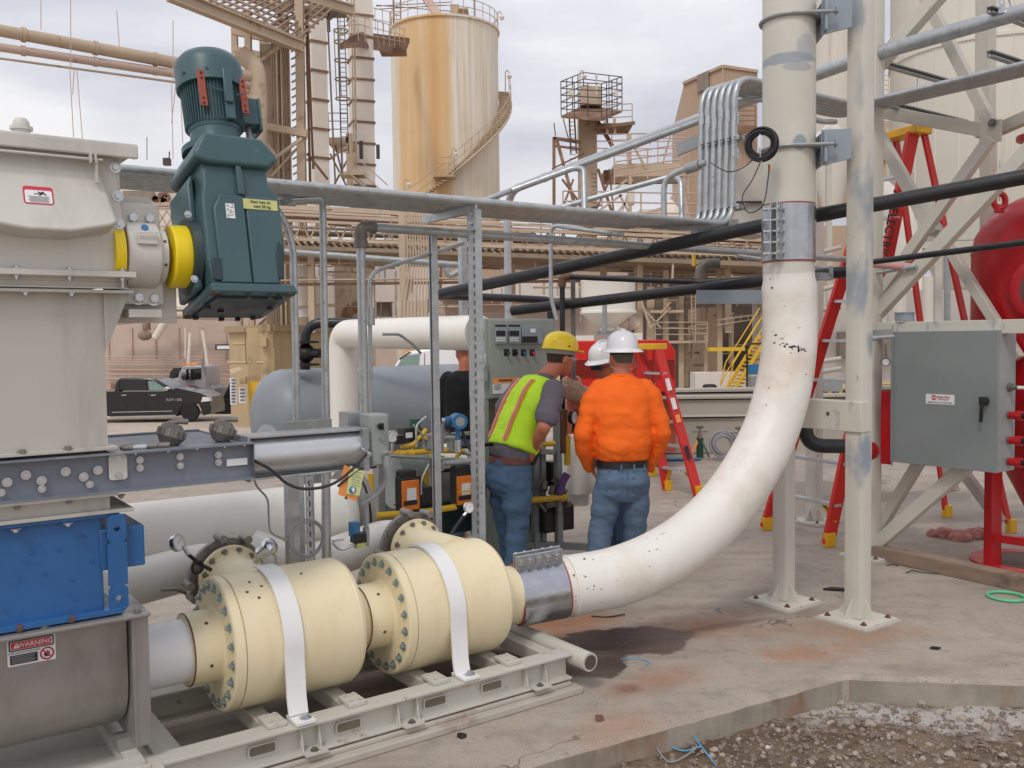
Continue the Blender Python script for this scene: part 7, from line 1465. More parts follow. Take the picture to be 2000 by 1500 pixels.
m = M(); bb(m, 640, 268, 680, 280, 43, 2); ln(m, 645, 310, 680, 285, 43, 4); bb(m, 678, 260, 686, 400, 43, .3); m.build('deck', 'steeltan', T); m = M(); ln(m, 655, 285, 672, 352, 43.5, 3); ln(m, 645, 300, 685, 380, 44, 3); ln(m, 685, 300, 648, 370, 44, 3); rail(m, [Dp(642, 268, 43), Dp(680, 268, 43)], 1.1, 3, .5); m.build('railing', 'steelrust', T)
m = M(); a, b_ = Dp(690, 345, 42), Dp(760, 408, 42)
for i in range(13): m.box(a.lerp(b_, i / 13), (.22, .8, .04), Matrix.Identity(3))
m.beam(a - Y0 * .4, b_ - Y0 * .4, .06, .28, Y0); m.tube([a + Z * 1 - Y0 * .4, b_ + Z * 1 - Y0 * .4], .025, 5); m.tube([a + Z * .5 - Y0 * .4, b_ + Z * .5 - Y0 * .4], .025, 5); m.box(Dp(690, 342, 42), (1.1, 1, .15), Matrix.Identity(3)); rail(m, [Dp(670, 342, 42), Dp(692, 342, 42)], 1, 2, .5); m.build('stair', 'steeltan', T)
# ---- tan pipe tower at upper left centre
PT = T0('pipe_tower', 'tan steel tower full of vertical pipes behind the green motor', 'tower', 560, 640, 35)
m = M(); m.ibeam(Dp(594, 640, 35), Dp(584, -30, 35), .3, .3, .05, Y0); m.build('column', 'steeltan', PT, each=True)
m = M(); m.ibeam(Dp(530, 640, 36), Dp(516, 80, 36), .3, .3, .05, Y0); m.build('column', 'steeltan', PT, each=True)
m = M(); m.ibeam(Dp(468, 640, 37), Dp(458, 55, 37), .22, .22, .04, Y0); m.ibeam(Dp(492, 640, 34), Dp(484, 20, 34), .22, .22, .04, Y0); m.build('column', 'steeltan', PT, each=True)
for k in range(8): m = M(); pp(m, 541 + k * 4.6, 640, 530 + k * 4.6, 60 - 3 * k, 35.2 + (k % 2) * .15, 4.6); m.build('pipe', 'steeltan' if k % 3 else 'steeltandark', PT)
m = M(); bb(m, 521, 85, 535, 640, 35.5, .3)
m.build('duct', 'steeltandark', PT)
m = M()
for y_ in range(95, 430, 15): ln(m, 567 + y_ * .015, y_ + 6, 584 + y_ * .012, y_ - 3, 35, 3)
m.build('rungs', 'steeltan', PT)
m = M(); ln(m, 455, 62, 585, 88, 35, 11); ln(m, 458, 96, 530, 112, 36, 10); ln(m, 520, 247, 600, 262, 34.8, 13); ln(m, 492, 250, 530, 256, 35, 8); ln(m, 470, 240, 530, 250, 36, 8); m.build('cross_beam', 'steeltan', PT, each=True)
m = M(); ln(m, 493, 130, 546, 92, 34.5, 6); ln(m, 495, 70, 545, 75, 35, 5); ln(m, 492, 12, 545, 70, 34.5, 5); ln(m, 498, 62, 520, 98, 36, 5); ln(m, 522, 320, 590, 270, 34.5, 6); ln(m, 500, 255, 545, 310, 34.8, 5); ln(m, 530, 345, 598, 270, 35, 4); m.build('diagonal_brace', 'steeltan', PT, each=True)
m = M()
for x0_, y0_, x1_, y1_, w in ((545, 5, 548, 72, 7), (520, 55, 600, 20, 6), (598, 40, 606, 360, 4), (600, 30, 612, 330, 4), (640, 40, 655, 360, 3), (600, 300, 640, 350, 5)): ln(m, x0_, y0_, x1_, y1_, 36, w)
m.build('dark_brace', 'steelrust', PT, each=True)
m = M(); m.tube([Dp(583, -30, 35.4), Dp(560, 20, 35.4), Dp(520, 5, 36), Dp(400, -40, 37)], .2, 10, .5); m.tube([Dp(470, 105, 33), Dp(500, 130, 33), Dp(505, 200, 33), Dp(500, 330, 33)], .32, 12, .6); m.build('bent_pipe', 'steeltan', PT, each=True)
OG = T0('conveyor_gallery', 'overhead tan conveyor gallery with slatted deck crossing the top left sky', 'gallery', 450, 60, 33)
m = M(); m.ibeam(Dp(330, -12, 30), Dp(590, 92, 34.5), .3, .42, .06, Z); m.ibeam(Dp(480, -40, 34), Dp(690, 20, 38), .25, .4, .06, Z); m.build('girder', 'steeltan', OG, each=True)
for k in range(7): m = M(); pp(m, 380 + k * 17, -14 - k * 3, 590 + k * 8, 78 - k * 8, 30.5 + k * .6, 5, 35 + k * .4); m.build('pipe', 'steelpink' if k % 2 else 'steeltan', OG)
m = M()
for k in range(16): t = k / 16; ln(m, 345 + 245 * t, -8 + 96 * t, 470 + 190 * t, -40 + 60 * t, 30.5 + 4 * t, 3.2, 33 + 4 * t)
m.build('slats', 'steeltandark', OG)
m = M(); bb(m, 590, 10, 668, 16, 38, 1.2); rail(m, [Dp(635, 10, 38), Dp(668, 12, 38)], 1.1, 3, .6); m.build('landing', 'steeltandark', OG)
m = M(); ln(m, 640, 40, 672, 12, 38, 5); ln(m, 640, 18, 642, 62, 38.5, 6); m.build('bracket', 'steeldark', OG)
# overhead pipes to the left
for (x0_, y0_, x1_, y1_, w, lab, mt_) in ((-30, 54, 500, 152, 23, 'thick tan overhead pipe crossing the sky at left, topmost of three', 'steeltan'), (-30, 88, 500, 168, 16, 'brownish overhead pipe crossing the sky at left, middle of three', 'steelpink'), (-30, 110, 500, 182, 4.5, 'thin overhead pipe crossing the sky at left, lowest of three', 'steeltan')):
    m = M(); pp(m, x0_, y0_, x1_, y1_, 27, w, 33, 16); o = m.build('overhead_pipe', mt_); tag(o, lab, 'pipe', 'overhead pipes on the left')
    if w > 10:
        for t in (.12, .36, .58): a, b_ = Dp(x0_, y0_, 27), Dp(x1_, y1_, 33); c_ = a.lerp(b_, t); d = (b_ - a).normalized(); m = M(); m.cyl(c_ - d * .05, c_ + d * .05, w * 30 / 3600 * 1.15, n=16); m.build('band', mt_, o)
for i, (x0_, y0_, x1_, y1_) in enumerate(((80, -20, 80, 58), (138, -20, 138, 130), (228, 20, 233, 90), (338, 40, 338, 165), (136, 130, 144, 272), (145, 132, 142, 185), (150, 135, 161, 272), (335, 165, 338, 310), (343, 168, 335, 240), (352, 165, 357, 280))):
    m = M(); pp(m, x0_, y0_, x1_, y1_, 28, 1.6, n=5); tag(m.build('hanger_rod', 'steelpink'), 'thin hanger rod, %s in order from upper left, at the overhead pipes' % ORD[i], 'rod', 'hanger rods of the overhead pipes')
# ---- long pipe bridge behind the rack
BR_ = T0('pipe_bridge', 'long rusty tan pipe bridge with truss girders behind the conduit rack', 'pipe bridge', 1000, 640, 26)
d1, d2 = 24, 30
def dd_(x): return d2 - (d2 - d1) * (x - 540) / 1000
m = M()
for (ya, yb, w) in ((404, 452, 9), (430, 470, 5), (466, 500, 5), (418, 462, 4)): ln(m, 540, ya, 1510, yb, dd_(540), w, dd_(1510))
m.build('chord', 'steeltan', BR_, each=True)
m = M(); k = 0
for x_ in range(545, 1500, 30):
    t = (x_ - 540) / 970; ya, yb = 433 + 40 * t, 466 + 34 * t; d = dd_(x_); ln(m, x_, yb, x_ + 15, ya, d, 3); ln(m, x_ + 15, ya, x_ + 30, yb, d, 3)
m.build('lacing', 'steeltan', BR_)
m = M()
for x_ in range(545, 1510, 14):
    t = (x_ - 540) / 970; ln(m, x_, 470 + 34 * t, x_ + 20, 492 + 22 * t, dd_(x_), 5, dd_(x_) + 3)
m.build('deck_joists', 'steeltandark', BR_)
m = M(); a = [Dp(540, 478, 30), Dp(1510, 512, 24), Dp(1510, 532, 28), Dp(540, 508, 34)]; m.add(a + [p - Z * .12 for p in a], [(0, 1, 2, 3), (7, 6, 5, 4), (0, 1, 5, 4), (1, 2, 6, 5), (2, 3, 7, 6), (3, 0, 4, 7)]); m.build('deck', 'steeltandark', BR_)
for i, (ya, yb, w, mt_) in enumerate(((412, 466, 6, 'steelpink'), (424, 474, 8, 'steelrust'), (442, 486, 6, 'steeltan'), (452, 490, 9, 'steeltandark'), (458, 478, 5, 'steelpink'), (500, 525, 9, 'steeltandark'), (512, 520, 6, 'steeltan'), (490, 512, 10, 'steelrust'))): m = M(); pp(m, 540, ya, 1510, yb, dd_(540) + 1 + i * .25, w, dd_(1510) + 1 + i * .25); m.build('pipe', mt_, BR_)
for x_ in (608, 725, 845, 1000, 1178, 1244, 1420): m = M(); ln(m, x_, 500, x_ + 2, 650, dd_(x_) + 1, 12 if x_ != 845 else 8); m.build('post', 'steeltan', BR_)
rn = random.Random(9); ms = [M(), M(), M()]
for i in range(99):
    m = ms[i % 3]
    x_ = rn.uniform(560, 1480); t = (x_ - 540) / 970; y_ = rn.uniform(402 + 50 * t, 520 + 20 * t); l_ = rn.uniform(20, 140); pp(m, x_, y_, x_ + l_ if i % 3 else x_ + rn.uniform(-4, 4), y_ + l_ * .05 if i % 3 else y_ + rn.uniform(20, 60), dd_(x_) + rn.uniform(-.5, 3), rn.uniform(1.5, 5), n=6)
for m, q in zip(ms, ('steelpink', 'steeltandark', 'steelrust')): m.build('small_pipe', q, BR_, each=True)
# upper handrail and machinery on the bridge, right part
m = M(); rail(m, [Dp(1100, 432, 34), Dp(1480, 440, 34)], 1.1, 3, 1.2, .03); rail(m, [Dp(1200, 360, 38), Dp(1330, 340, 38), Dp(1345, 390, 38)], 1.2, 4, 1.0, .03)
for x0_, y0_, x1_, y1_, w in ((1130, 440, 1215, 380, 4), (1210, 380, 1240, 438, 4), (1235, 380, 1190, 435, 4), (1290, 430, 1335, 350, 8), (1330, 350, 1345, 430, 5), (1255, 420, 1330, 395, 6)): ln(m, x0_, y0_, x1_, y1_, 37, w)
m.build('upper_railing', 'steelpink', BR_)
m = M(); bb(m, 1228, 372, 1240, 398, 36, .5); m.lathe([(0, .02), (0, .5), (.5, .3), (.8, .05)], Dp(1310, 432, 35), Z, 12); bb(m, 1250, 408, 1340, 440, 38, 2); m.build('machine_box', 'ductwhite', BR_, each=True)
# grey pipe along, tan conduits bundle
m = M(); pp(m, 540, 490, 905, 518, 19, 12, 19); m.tube([Dp(870, 524, 18.6), Dp(878, 540, 18.6), Dp(915, 520, 18.6)], .07, 10, .1); tag(m.build('grey_pipe', 'galvdull'), 'grey pipe running level behind the strut posts', 'pipe')
for i in range(8):
    x_ = 794 + i * 5.4; x2 = x_ + (i - 3) * 1.6; m = M(); m.tube([Dp(x_ - 6 if i < 3 else x_, 408 if i < 3 else 414, 22), Dp(x_, 424, 22), Dp(x_ + 3, 520, 22), Dp(x2 - 6, 590, 22)], .021, 8, .2); m.cyl(Dp(x2 - 6, 588, 22), Dp(x2 - 7, 640, 22), .04, n=8)
    tag(m.build('tan_conduit', 'steeltan'), ORD[i] + ' from the left of the tan conduits bundled under the pipe bridge', 'conduit', 'tan conduits hanging from the bridge')
m = M(); bb(m, 782, 405, 790, 640, 23, .3); tag(m.build('tan_channel', 'steeltan'), 'tan steel channel beside the hanging conduits', 'channel')
# ---- buildings
def bldg(name, lab, x0_, y0_, x1_, y1_, d, dep, mt, cat='building', smooth=0): T = T0(name, lab, cat, (x0_ + x1_) / 2, y1_, d); m = M(); bb(m, x0_, y0_, x1_, y1_, d, dep); m.build('wall', mt, T, smooth=smooth); return T
WB = bldg('siding_building', 'long dirty pink siding building behind the parked trucks', -200, 600, 640, 835, 58, 20, 'siding')
m = M(); m.add([Dp(-200, 600, 57.8), Dp(640, 596, 57.8), Dp(640, 560, 66), Dp(-200, 560, 66)] + [Dp(-200, 607, 57.8), Dp(640, 603, 57.8), Dp(640, 567, 66), Dp(-200, 567, 66)], [(0, 1, 2, 3), (7, 6, 5, 4), (0, 1, 5, 4), (1, 2, 6, 5), (3, 2, 6, 7)]); m.build('roof', 'ductwhite', WB)
m = M()
for y_ in (697, 702, 707, 712, 722, 731, 740): pp(m, 200, y_, 460, y_ + 1, 57.5, 2.2 if y_ < 715 else 3)
m.build('wall_conduits', 'steelpink', WB)
for px, py, px2, py2, w in ((372, 650, 366, 745, 7), (396, 645, 412, 760, 7), (333, 612, 303, 660, 15), (362, 640, 362, 700, 3)): m = M(); pp(m, px, py, px2, py2, 56, w); m.build('downpipe', 'ductwhite', WB, each=True)
m = M(); pp(m, 205, 632, 330, 620, 56.5, 10, n=12); pp(m, 300, 614, 470, 620, 56.5, 14); m.build('roof_pipe', 'siding', WB)
m = M(); bb(m, 420, 672, 452, 684, 56.5, .4); q = m.build('wall_lamp', 'steeldark', WB); m = M(); bb(m, 424, 675, 450, 682, 56.3, .1); m.build('lamp_glass', 'paper', q)
m = M(); m.ball(Dp(283, 655, 56), .45, 12, (1, .6, .7)); bb(m, 278, 622, 290, 645, 56, .3); m.build('yard_light', 'steeltandark', WB)
m = M()
for x_ in range(210, 460, 46): bb(m, x_, 640, x_ + 1.5, 700, 57.9, .1)
bb(m, 200, 748, 216, 770, 57.3, .5); m.build('wall_seams', 'steelpink', WB)
TB_ = T0('blockhouse', 'small tan block building with yellow corner and posted signs', 'building', 540, 830, 30)
a = [(452, 635), (522, 628), (700, 640)]; pa, pb, pc = Dp(452, 835, 33), Dp(525, 835, 30), Dp(700, 835, 36)
for P_, n_ in (((pa, pb), 'wall'), ((pb, pc), 'wall')):
    q, r_ = P_; d = (r_ - q).normalized(); nn = Vector((d.y, -d.x, 0)); nn = nn if nn.y < 0 else -nn; m = M(); zb, zt = -1.7, Dp(522, 640, 30).z; m.add([Vector((p.x, p.y, z)) - nn * o for o in (0, .25) for p in (q, r_) for z in (zb, zt)], [(0, 1, 3, 2), (4, 6, 7, 5), (0, 2, 6, 4), (1, 5, 7, 3), (0, 4, 5, 1), (2, 3, 7, 6)]); m.build(n_, 'tan', TB_, smooth=0)
    m = M(); m.add([Vector((p.x, p.y, z)) + nn * o for o in (.15, -.3) for p in (q, r_) for z in (zt - .12, zt + .1)], [(0, 1, 3, 2), (4, 6, 7, 5), (0, 2, 6, 4), (1, 5, 7, 3), (0, 4, 5, 1), (2, 3, 7, 6)]); m.build('fascia', 'tanroof', TB_, smooth=0)
m = M(); pd = Dp(560, 600, 50); m.add([Vector((p.x, p.y, zt + .1)) for p in (pa, pb, pc, Vector((pc.x - 4, pc.y + 8, 0)))], [(0, 1, 2, 3)]); m.build('roof', 'tanroof', TB_, smooth=0)
m = M(); bb(m, 487, 640, 515, 830, 30.2, .3); q = m.build('corner_pillar', 'tan', TB_); m = M(); bb(m, 488, 745, 516, 829, 30.1, .1); m.build('yellow_band', 'gasyellow', q)
for x0_, y0_, x1_, y1_, n_ in ((450, 738, 461, 790, 8), (467, 757, 479, 787, 4)):
    m = M(); bb(m, x0_, y0_, x1_, y1_, 29.7, .06); q = m.build('notice', 'paper', TB_)
    for k_ in range(n_): m = M(); yy = y0_ + 3 + k_ * (y1_ - y0_ - 3) / n_; bb(m, x0_ + 1.5, yy, x1_ - 1.5, yy + 2, 29.66, .03); m.build('writing', 'signdark', q)
m = M(); pp(m, 445, 708, 490, 708, 29.8, 6); pp(m, 502, 708, 517, 708, 29.8, 6); pp(m, 516, 708, 519, 716, 29.8, 6); pp(m, 455, 672, 478, 672, 29.8, 5); m.build('wall_pipe', 'tan', TB_, each=True)
m = M(); bb(m, 508, 660, 520, 678, 29.8, .25); bb(m, 468, 735, 480, 750, 29.8, .2); m.build('meter_box', 'tan', TB_, bevel=.02, each=True); m = M(); pp(m, 478, 640, 481, 712, 29.7, 2); pp(m, 533, 620, 534, 680, 29.5, 1.5); m.build('thin_pipe', 'steelrust', TB_, each=True)
m = M(); m.add([Dp(447, 722, 29.6), Dp(470, 716, 29.4), Dp(472, 722, 28.9), Dp(452, 730, 29)], [(0, 1, 2, 3)]); m.build('awning', 'tan', TB_)
T = T0('gable_roof', 'dark gabled conveyor hood behind the tan blockhouse', 'roof', 560, 640, 38); m = M(); ln(m, 555, 590, 600, 640, 38, 6); ln(m, 555, 590, 500, 640, 38, 4); m.build('frame', 'steelrust', T); m = M(); m.add([Dp(555, 592, 38.2), Dp(598, 640, 38.2), Dp(505, 640, 38.2)] + [Dp(555, 592, 40), Dp(598, 640, 40), Dp(505, 640, 40)], [(0, 1, 2), (5, 4, 3), (0, 3, 4, 1), (1, 4, 5, 2), (2, 5, 3, 0)]); m.build('panel', 'steelpink', T)
# middle walls seen through the bridge
MB_ = T0('process_building', 'pale process building with cladding panels behind the pipe bridge', 'building', 800, 650, 40)
for x0_, y0_, x1_, y1_, d, mt_ in ((590, 520, 850, 660, 42, 'sidingwhite'), (840, 560, 1200, 680, 38, 'siding'), (560, 462, 1240, 560, 44, 'sidingtan'), (720, 552, 770, 590, 37, 'sidingwhite'), (736, 590, 760, 618, 37.4, 'louvre'), (612, 500, 655, 535, 36, 'sidingwhite'), (612, 555, 655, 640, 36, 'sidingwhite'), (770, 590, 785, 640, 37, 'sidingwhite'), (860, 545, 1130, 585, 37, 'sidingwhite'), (1190, 520, 1300, 600, 40, 'siding')): m = M(); bb(m, x0_, y0_, x1_, y1_, d, 3 if d > 37.5 else 1); m.build('wall_panel', mt_, MB_, smooth=0)
m = M(); bb(m, 545, 537, 1500, 546, 27, .3); m.build('beam', 'steeltan', MB_); m = M(); bb(m, 545, 546, 1500, 553, 27.1, .3); m.build('rusty_beam', 'steelrust', MB_)
m = M(); bb(m, 840, 592, 1130, 597, 33, .3); bb(m, 840, 610, 1130, 613, 33, .3); m.build('cornice', 'steelpink', MB_)
for x0_, x1_, y0_, y1_, d in ((570, 612, 520, 620, 33), (615, 622, 480, 640, 34)): m = M(); m.cyl(Dp((x0_ + x1_) / 2, y1_, d), Dp((x0_ + x1_) / 2, y0_, d), (x1_ - x0_) * d / 3600, n=24); m.build('duct', 'sidingwhite', MB_)
m = M(); bb(m, 655, 505, 725, 640, 35, .5); m.build('recess', 'steeltandark', MB_)
m = M(); rn = random.Random(14)
for i in range(90): x_ = rn.uniform(560, 1180); y_ = rn.uniform(500, 640); v = rn.random() < .6; l_ = rn.uniform(20, 90); pp(m, x_, y_, x_ if v else x_ + l_, y_ - l_ if v else y_, rn.uniform(31, 35.5), rn.uniform(1.5, 5), n=6)
m.build('wall_pipe', 'steeltan', MB_, each=True)
m = M(); m.tube([Dp(675, 625, 34), Dp(680, 605, 34), Dp(700, 598, 34)], .22, 12, .3); bb(m, 672, 600, 680, 630, 33.8, .2); m.build('vent', 'steelrust', MB_)
# far-left bit between feeder and motor
T = bldg('rusty_house', 'far pale building with peeling rusty cladding left of the green motor', 235, 345, 345, 785, 62, 6, 'ductwhite'); m = M(); bb(m, 240, 372, 300, 388, 61.8, .1); m.build('window_band', 'louvre', T)
rn = random.Random(22); m = M()
for i in range(14): c_ = Dp(rn.uniform(298, 326), rn.uniform(352, 395), 61.7); m.cyl(c_, c_ + Y0 * .05, rn.uniform(.1, .3), n=7)
m.build('peeled_patches', 'steelrust', T)
m = M(); bb(m, 230, 395, 345, 403, 58, .4); bb(m, 232, 404, 345, 408, 58, .4)
for x_ in range(236, 345, 18): ln(m, x_, 412, x_ + 18, 440, 58, 2.5); ln(m, x_ + 18, 412, x_, 440, 58, 2.5)
bb(m, 232, 440, 345, 444, 58, .4); m.build('truss', 'steelpink', T); m = M(); rail(m, [Dp(235, 372, 60), Dp(298, 372, 60)], 1.0, 3, 1.2); m.build('railing', 'steeltan', T)
m = M(); pp(m, 287, 268, 287, 312, 60, 1.5); bb(m, 318, 308, 330, 322, 60, .4); pp(m, 330, 318, 331, 296, 60, 2.5); pp(m, 261, 285, 261, 312, 60, 1.5); m.build('aerials', 'steeldark', T)
# ---- platform tower
PF = T0('platform_tower', 'small lattice tower with railed top platform right of the silo', 'tower', 1140, 440, 50)
m = M(); bb(m, 1132, 225, 1166, 460, 50, .9); m.build('shaft', 'steeltan', PF); m = M(); bb(m, 1134, 168, 1176, 204, 50, 1); q = m.build('cabin', 'steeltan', PF)
m = M(); pl = [Dp(1096, 226, 48.5), Dp(1140, 205, 51), Dp(1215, 215, 50), Dp(1175, 232, 47.5)]; m.add(pl + [p - Z * .12 for p in pl], [(0, 1, 2, 3), (7, 6, 5, 4)] + [(i, (i + 1) % 4, 4 + (i + 1) % 4, 4 + i) for i in range(4)]); m.build('deck', 'steelrust', PF)
m = M(); rail(m, [pl[0], pl[1], pl[2], pl[3], pl[0]], 1.75, 5, .75, .028); m.build('railing', 'steeldark', PF)
m = M()
for x0_, y0_, x1_, y1_, w in ((1082, 268, 1082, 440, 6), (1082, 270, 1135, 278, 6), (1085, 285, 1135, 292, 4), (1088, 275, 1128, 420, 6), (1120, 350, 1090, 430, 4), (1098, 350, 1150, 420, 4), (1166, 235, 1196, 285, 7), (1160, 420, 1200, 330, 4), (1168, 330, 1200, 430, 5), (1200, 430, 1190, 330, 3), (1100, 232, 1110, 270, 2), (1085, 265, 1082, 240, 2), (1112, 230, 1115, 300, 3), (1122, 230, 1126, 300, 3), (1075, 435, 1175, 400, 3), (1078, 330, 1140, 300, 3)): ln(m, x0_, y0_, x1_, y1_, 49.5, w)
m.build('brace', 'steelrust', PF, each=True)
m = M()
for y_ in range(238, 330, 8): pp(m, 1112, y_, 1124, y_, 49.3, 1.3, n=5)
for y_ in range(340, 430, 8): pp(m, 1155, y_, 1166, y_, 49.3, 1.3, n=5)
m.build('ladder', 'steeldark', PF); m = M(); pp(m, 1165, 185, 1166, 143, 49.5, 3); bb(m, 1111, 172, 1120, 190, 48.9, .2); bb(m, 1200, 177, 1207, 188, 49, .2); m.build('box', 'ductwhite', PF, each=True)
WK = T0('bridge_walkway', 'walkway with pinkish railing joining the lattice tower to the tan tower house', 'walkway', 1260, 350, 50)
m = M(); bb(m, 1200, 318, 1350, 345, 49, 2); m.build('girder', 'steeltan', WK, each=True); m = M(); bb(m, 1180, 330, 1340, 352, 51.2, 1.5); bb(m, 1165, 240, 1235, 247, 49, 2); ln(m, 1165, 250, 1240, 240, 48.8, 6); m.build('underside', 'steelrust', WK)
m = M(); rail(m, [Dp(1165, 318, 49), Dp(1345, 318, 49)], 1.5, 4, 1.4, .028); rail(m, [Dp(1180, 243, 49), Dp(1235, 240, 49)], 1, 3, .8, .028); rail(m, [Dp(1195, 285, 49), Dp(1345, 280, 49)], .6, 2, 1.6, .03); m.build('railing', 'steelpink', WK)
m = M()
for x0_, y0_, x1_, y1_, w in ((1230, 262, 1231, 440, 6), (1225, 350, 1190, 380, 4), (1235, 350, 1210, 430, 3), (1240, 290, 1262, 330, 4), (1310, 262, 1295, 318, 3), (1185, 225, 1186, 262, 5), (1200, 232, 1201, 262, 5)): ln(m, x0_, y0_, x1_, y1_, 49, w)
m.build('brace', 'steeltan', WK, each=True)
# tan tower house
TH_ = T0('tower_house', 'tall tan corrugated tower house behind the bent conduits', 'building', 1400, 440, 60)
p0_, p1_, p2_ = Dp(1337, 440, 61.7), Dp(1412, 440, 58), Dp(1478, 440, 59.2); zt = Dp(1412, 130, 58).z
m = M(); m.add([Vector((p.x, p.y, z)) for z in (-1.7, zt) for p in (p0_, p1_, p2_, Vector((p1_.x, 76, 0)))], [(0, 1, 5, 4), (1, 2, 6, 5), (2, 3, 7, 6), (3, 0, 4, 7), (4, 5, 6, 7)]); q = m.build('wall', 'sidingtan', TH_, smooth=0)
m = M(); 
for a, b_ in ((p0_, p1_), (p1_, p2_)): n_ = 16; 
for a, b_ in ((p0_, p1_), (p1_, p2_)):
    for i in range(17): p = a.lerp(b_, i / 16); m.cyl(Vector((p.x, p.y - .02, 0)), Vector((p.x, p.y - .02, zt)), .045, n=4)
m.build('ribs', 'sidingtan', TH_); m = M()
for a, b_ in ((p0_, p1_), (p1_, p2_)): m.beam(Vector((a.x, a.y, zt)), Vector((b_.x, b_.y, zt)), .25, .18, Z)
m.build('parapet', 'sidingtan', TH_)
lv = p0_.lerp(p1_, .38), p0_.lerp(p1_, .68); z0_, z1_ = Dp(1375, 195, 62).z, Dp(1375, 162, 62).z; m = M(); m.add([Vector((p.x - .1, p.y - .12, z)) for p in lv for z in (z0_, z1_)], [(0, 1, 3, 2)]); m.build('louvre', 'louvre', TH_)
m = M(); rail(m, [Dp(1432, 245, 58), Dp(1475, 245, 58)], 1.2, 4, .8, .03); bb(m, 1425, 245, 1478, 262, 57.8, 2); m.build('balcony', 'steelrust', TH_)
# white machine housing behind conduits
T = T0('fan_housing', 'rounded white fan housing between the upright conduits and the riser', 'housing', 1450, 420, 9.5); m = M(); c_ = Dp(1490, 385, 9.5); m.cyl(c_, c_ + Y0 * .5, .38, n=40); bb(m, 1425, 385, 1500, 450, 9.52, .5); m.build('shell', 'towerfar', T); m = M(); bb(m, 1432, 392, 1500, 396, 9.45, .06); m.build('slotted_bar', 'steeldark', T)
# ---- right mid: open plant structure
OP = T0('open_structure', 'open beige plant structure with platforms and ducts beyond the concrete wall', 'structure', 1370, 765, 26)
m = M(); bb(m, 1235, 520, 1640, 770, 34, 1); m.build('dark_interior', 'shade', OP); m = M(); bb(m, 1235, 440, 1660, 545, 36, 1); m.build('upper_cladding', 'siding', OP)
for x_, w, y0_ in ((1250, 10, 470), (1270, 14, 560), (1330, 9, 575), (1378, 6, 655), (1405, 10, 510), (1300, 10, 440)): m = M(); ln(m, x_, 765, x_, y0_, 26, w); m.build('column', 'steeltan', OP, each=True)
m = M(); bb(m, 1368, 600, 1408, 730, 29, 2); bb(m, 1408, 500, 1500, 560, 30, 2); m.build('wall_block', 'sidingtan', OP)
for x_, w, y0_, y1_ in ((1340, 10, 650, 755), (1352, 7, 640, 700), (1428, 10, 610, 710), (1288, 24, 560, 610)): m = M(); m.cyl(Dp(x_, y1_, 27), Dp(x_, y0_, 27), w * 27 / 3600, n=16); m.build('duct', 'steeltan', OP)
m = M(); bb(m, 1280, 665, 1382, 671, 25.5, 1.6); bb(m, 1270, 605, 1335, 611, 25.5, 1.6); bb(m, 1240, 588, 1500, 591, 25.6, .2); bb(m, 1300, 580, 1500, 583, 26, .2); m.build('deck', 'steeltan', OP)
m = M(); rail(m, [Dp(1280, 665, 25.5), Dp(1382, 665, 25.5)], .5, 3, .8, .016); rail(m, [Dp(1358, 668, 25.3), Dp(1382, 668, 25.3)], .48, 2, .3, .016); m.build('railing', 'steeltan', OP)
m = M()
for x0_, y0_, x1_, y1_, w in ((1250, 580, 1270, 640, 4), (1290, 612, 1310, 590, 3), (1350, 570, 1352, 650, 2), (1358, 570, 1359, 670, 2), (1270, 640, 1310, 600, 3), (1255, 600, 1290, 640, 3), (1400, 625, 1495, 612, 3), (1400, 635, 1495, 620, 2), (1480, 610, 1500, 645, 3)): ln(m, x0_, y0_, x1_, y1_, 25.5, w)
for y_ in range(580, 670, 7): pp(m, 1350, y_, 1359, y_, 25.4, 1.2, n=5)
for x_ in range(1405, 1495, 14): pp(m, x_, 634 - (x_ - 1400) * .15, x_, 624 - (x_ - 1400) * .13, 25.5, 1.6, n=5)
m.build('ladder_steel', 'steeltan', OP); m = M(); bb(m, 1385, 678, 1455, 686, 24, .3); m.build('yellow_beam', 'gasyellow', OP)
m = M(); rn = random.Random(31)
for i in range(60): x_ = rn.uniform(1240, 1500); y_ = rn.uniform(540, 760); v = rn.random() < .55; l_ = rn.uniform(15, 70); pp(m, x_, y_, x_ + (0 if v else l_), y_ - (l_ if v else 0), rn.uniform(26.5, 33), rn.uniform(1.5, 6), n=6)
m.build('small_pipe', 'steeltandark', OP, each=True)
m = M(); bb(m, 1358, 728, 1387, 763, 20, .6); q = m.build('white_cabinet', 'sidingwhite', OP); m = M(); bb(m, 1387, 726, 1500, 763, 21, .4); m.build('white_wall', 'sidingwhite', OP)
T = T0('tyre', 'black tyre standing on the concrete wall by the white cabinet', 'tyre', 1386, 762, 19); m = M(); c_ = Dp(1386, 756, 19); m.torus(c_ - Z * .0, Z, .09, .06, 24, 8); m.build('ring', 'rubber', T)
YS = T0('yellow_stair', 'yellow steel stair beyond the concrete wall left of the white bend', 'stair', 1450, 760, 20); m = M(); a, b_ = Dp(1425, 762, 20), Dp(1492, 655, 20)
for i in range(15): m.box(a.lerp(b_, i / 15) + X0 * .08, (.2, .7, .03), Matrix.Identity(3))
m.build('treads', 'gasyellow', YS); m = M()
for o_ in (-.35, .35): m.beam(a + Y0 * o_, b_ + Y0 * o_, .04, .16, Y0)
m.build('stringers', 'gasyellow', YS); m = M()
for o_ in (-.35, .35):
    for zz in (.35, .6): m.tube([a - X0 * .12 + Y0 * o_ + Z * zz * .2, a + Y0 * o_ + Z * zz, b_ + Y0 * o_ + Z * zz], .014, 6)
m.build('handrail', 'gasyellow', YS)
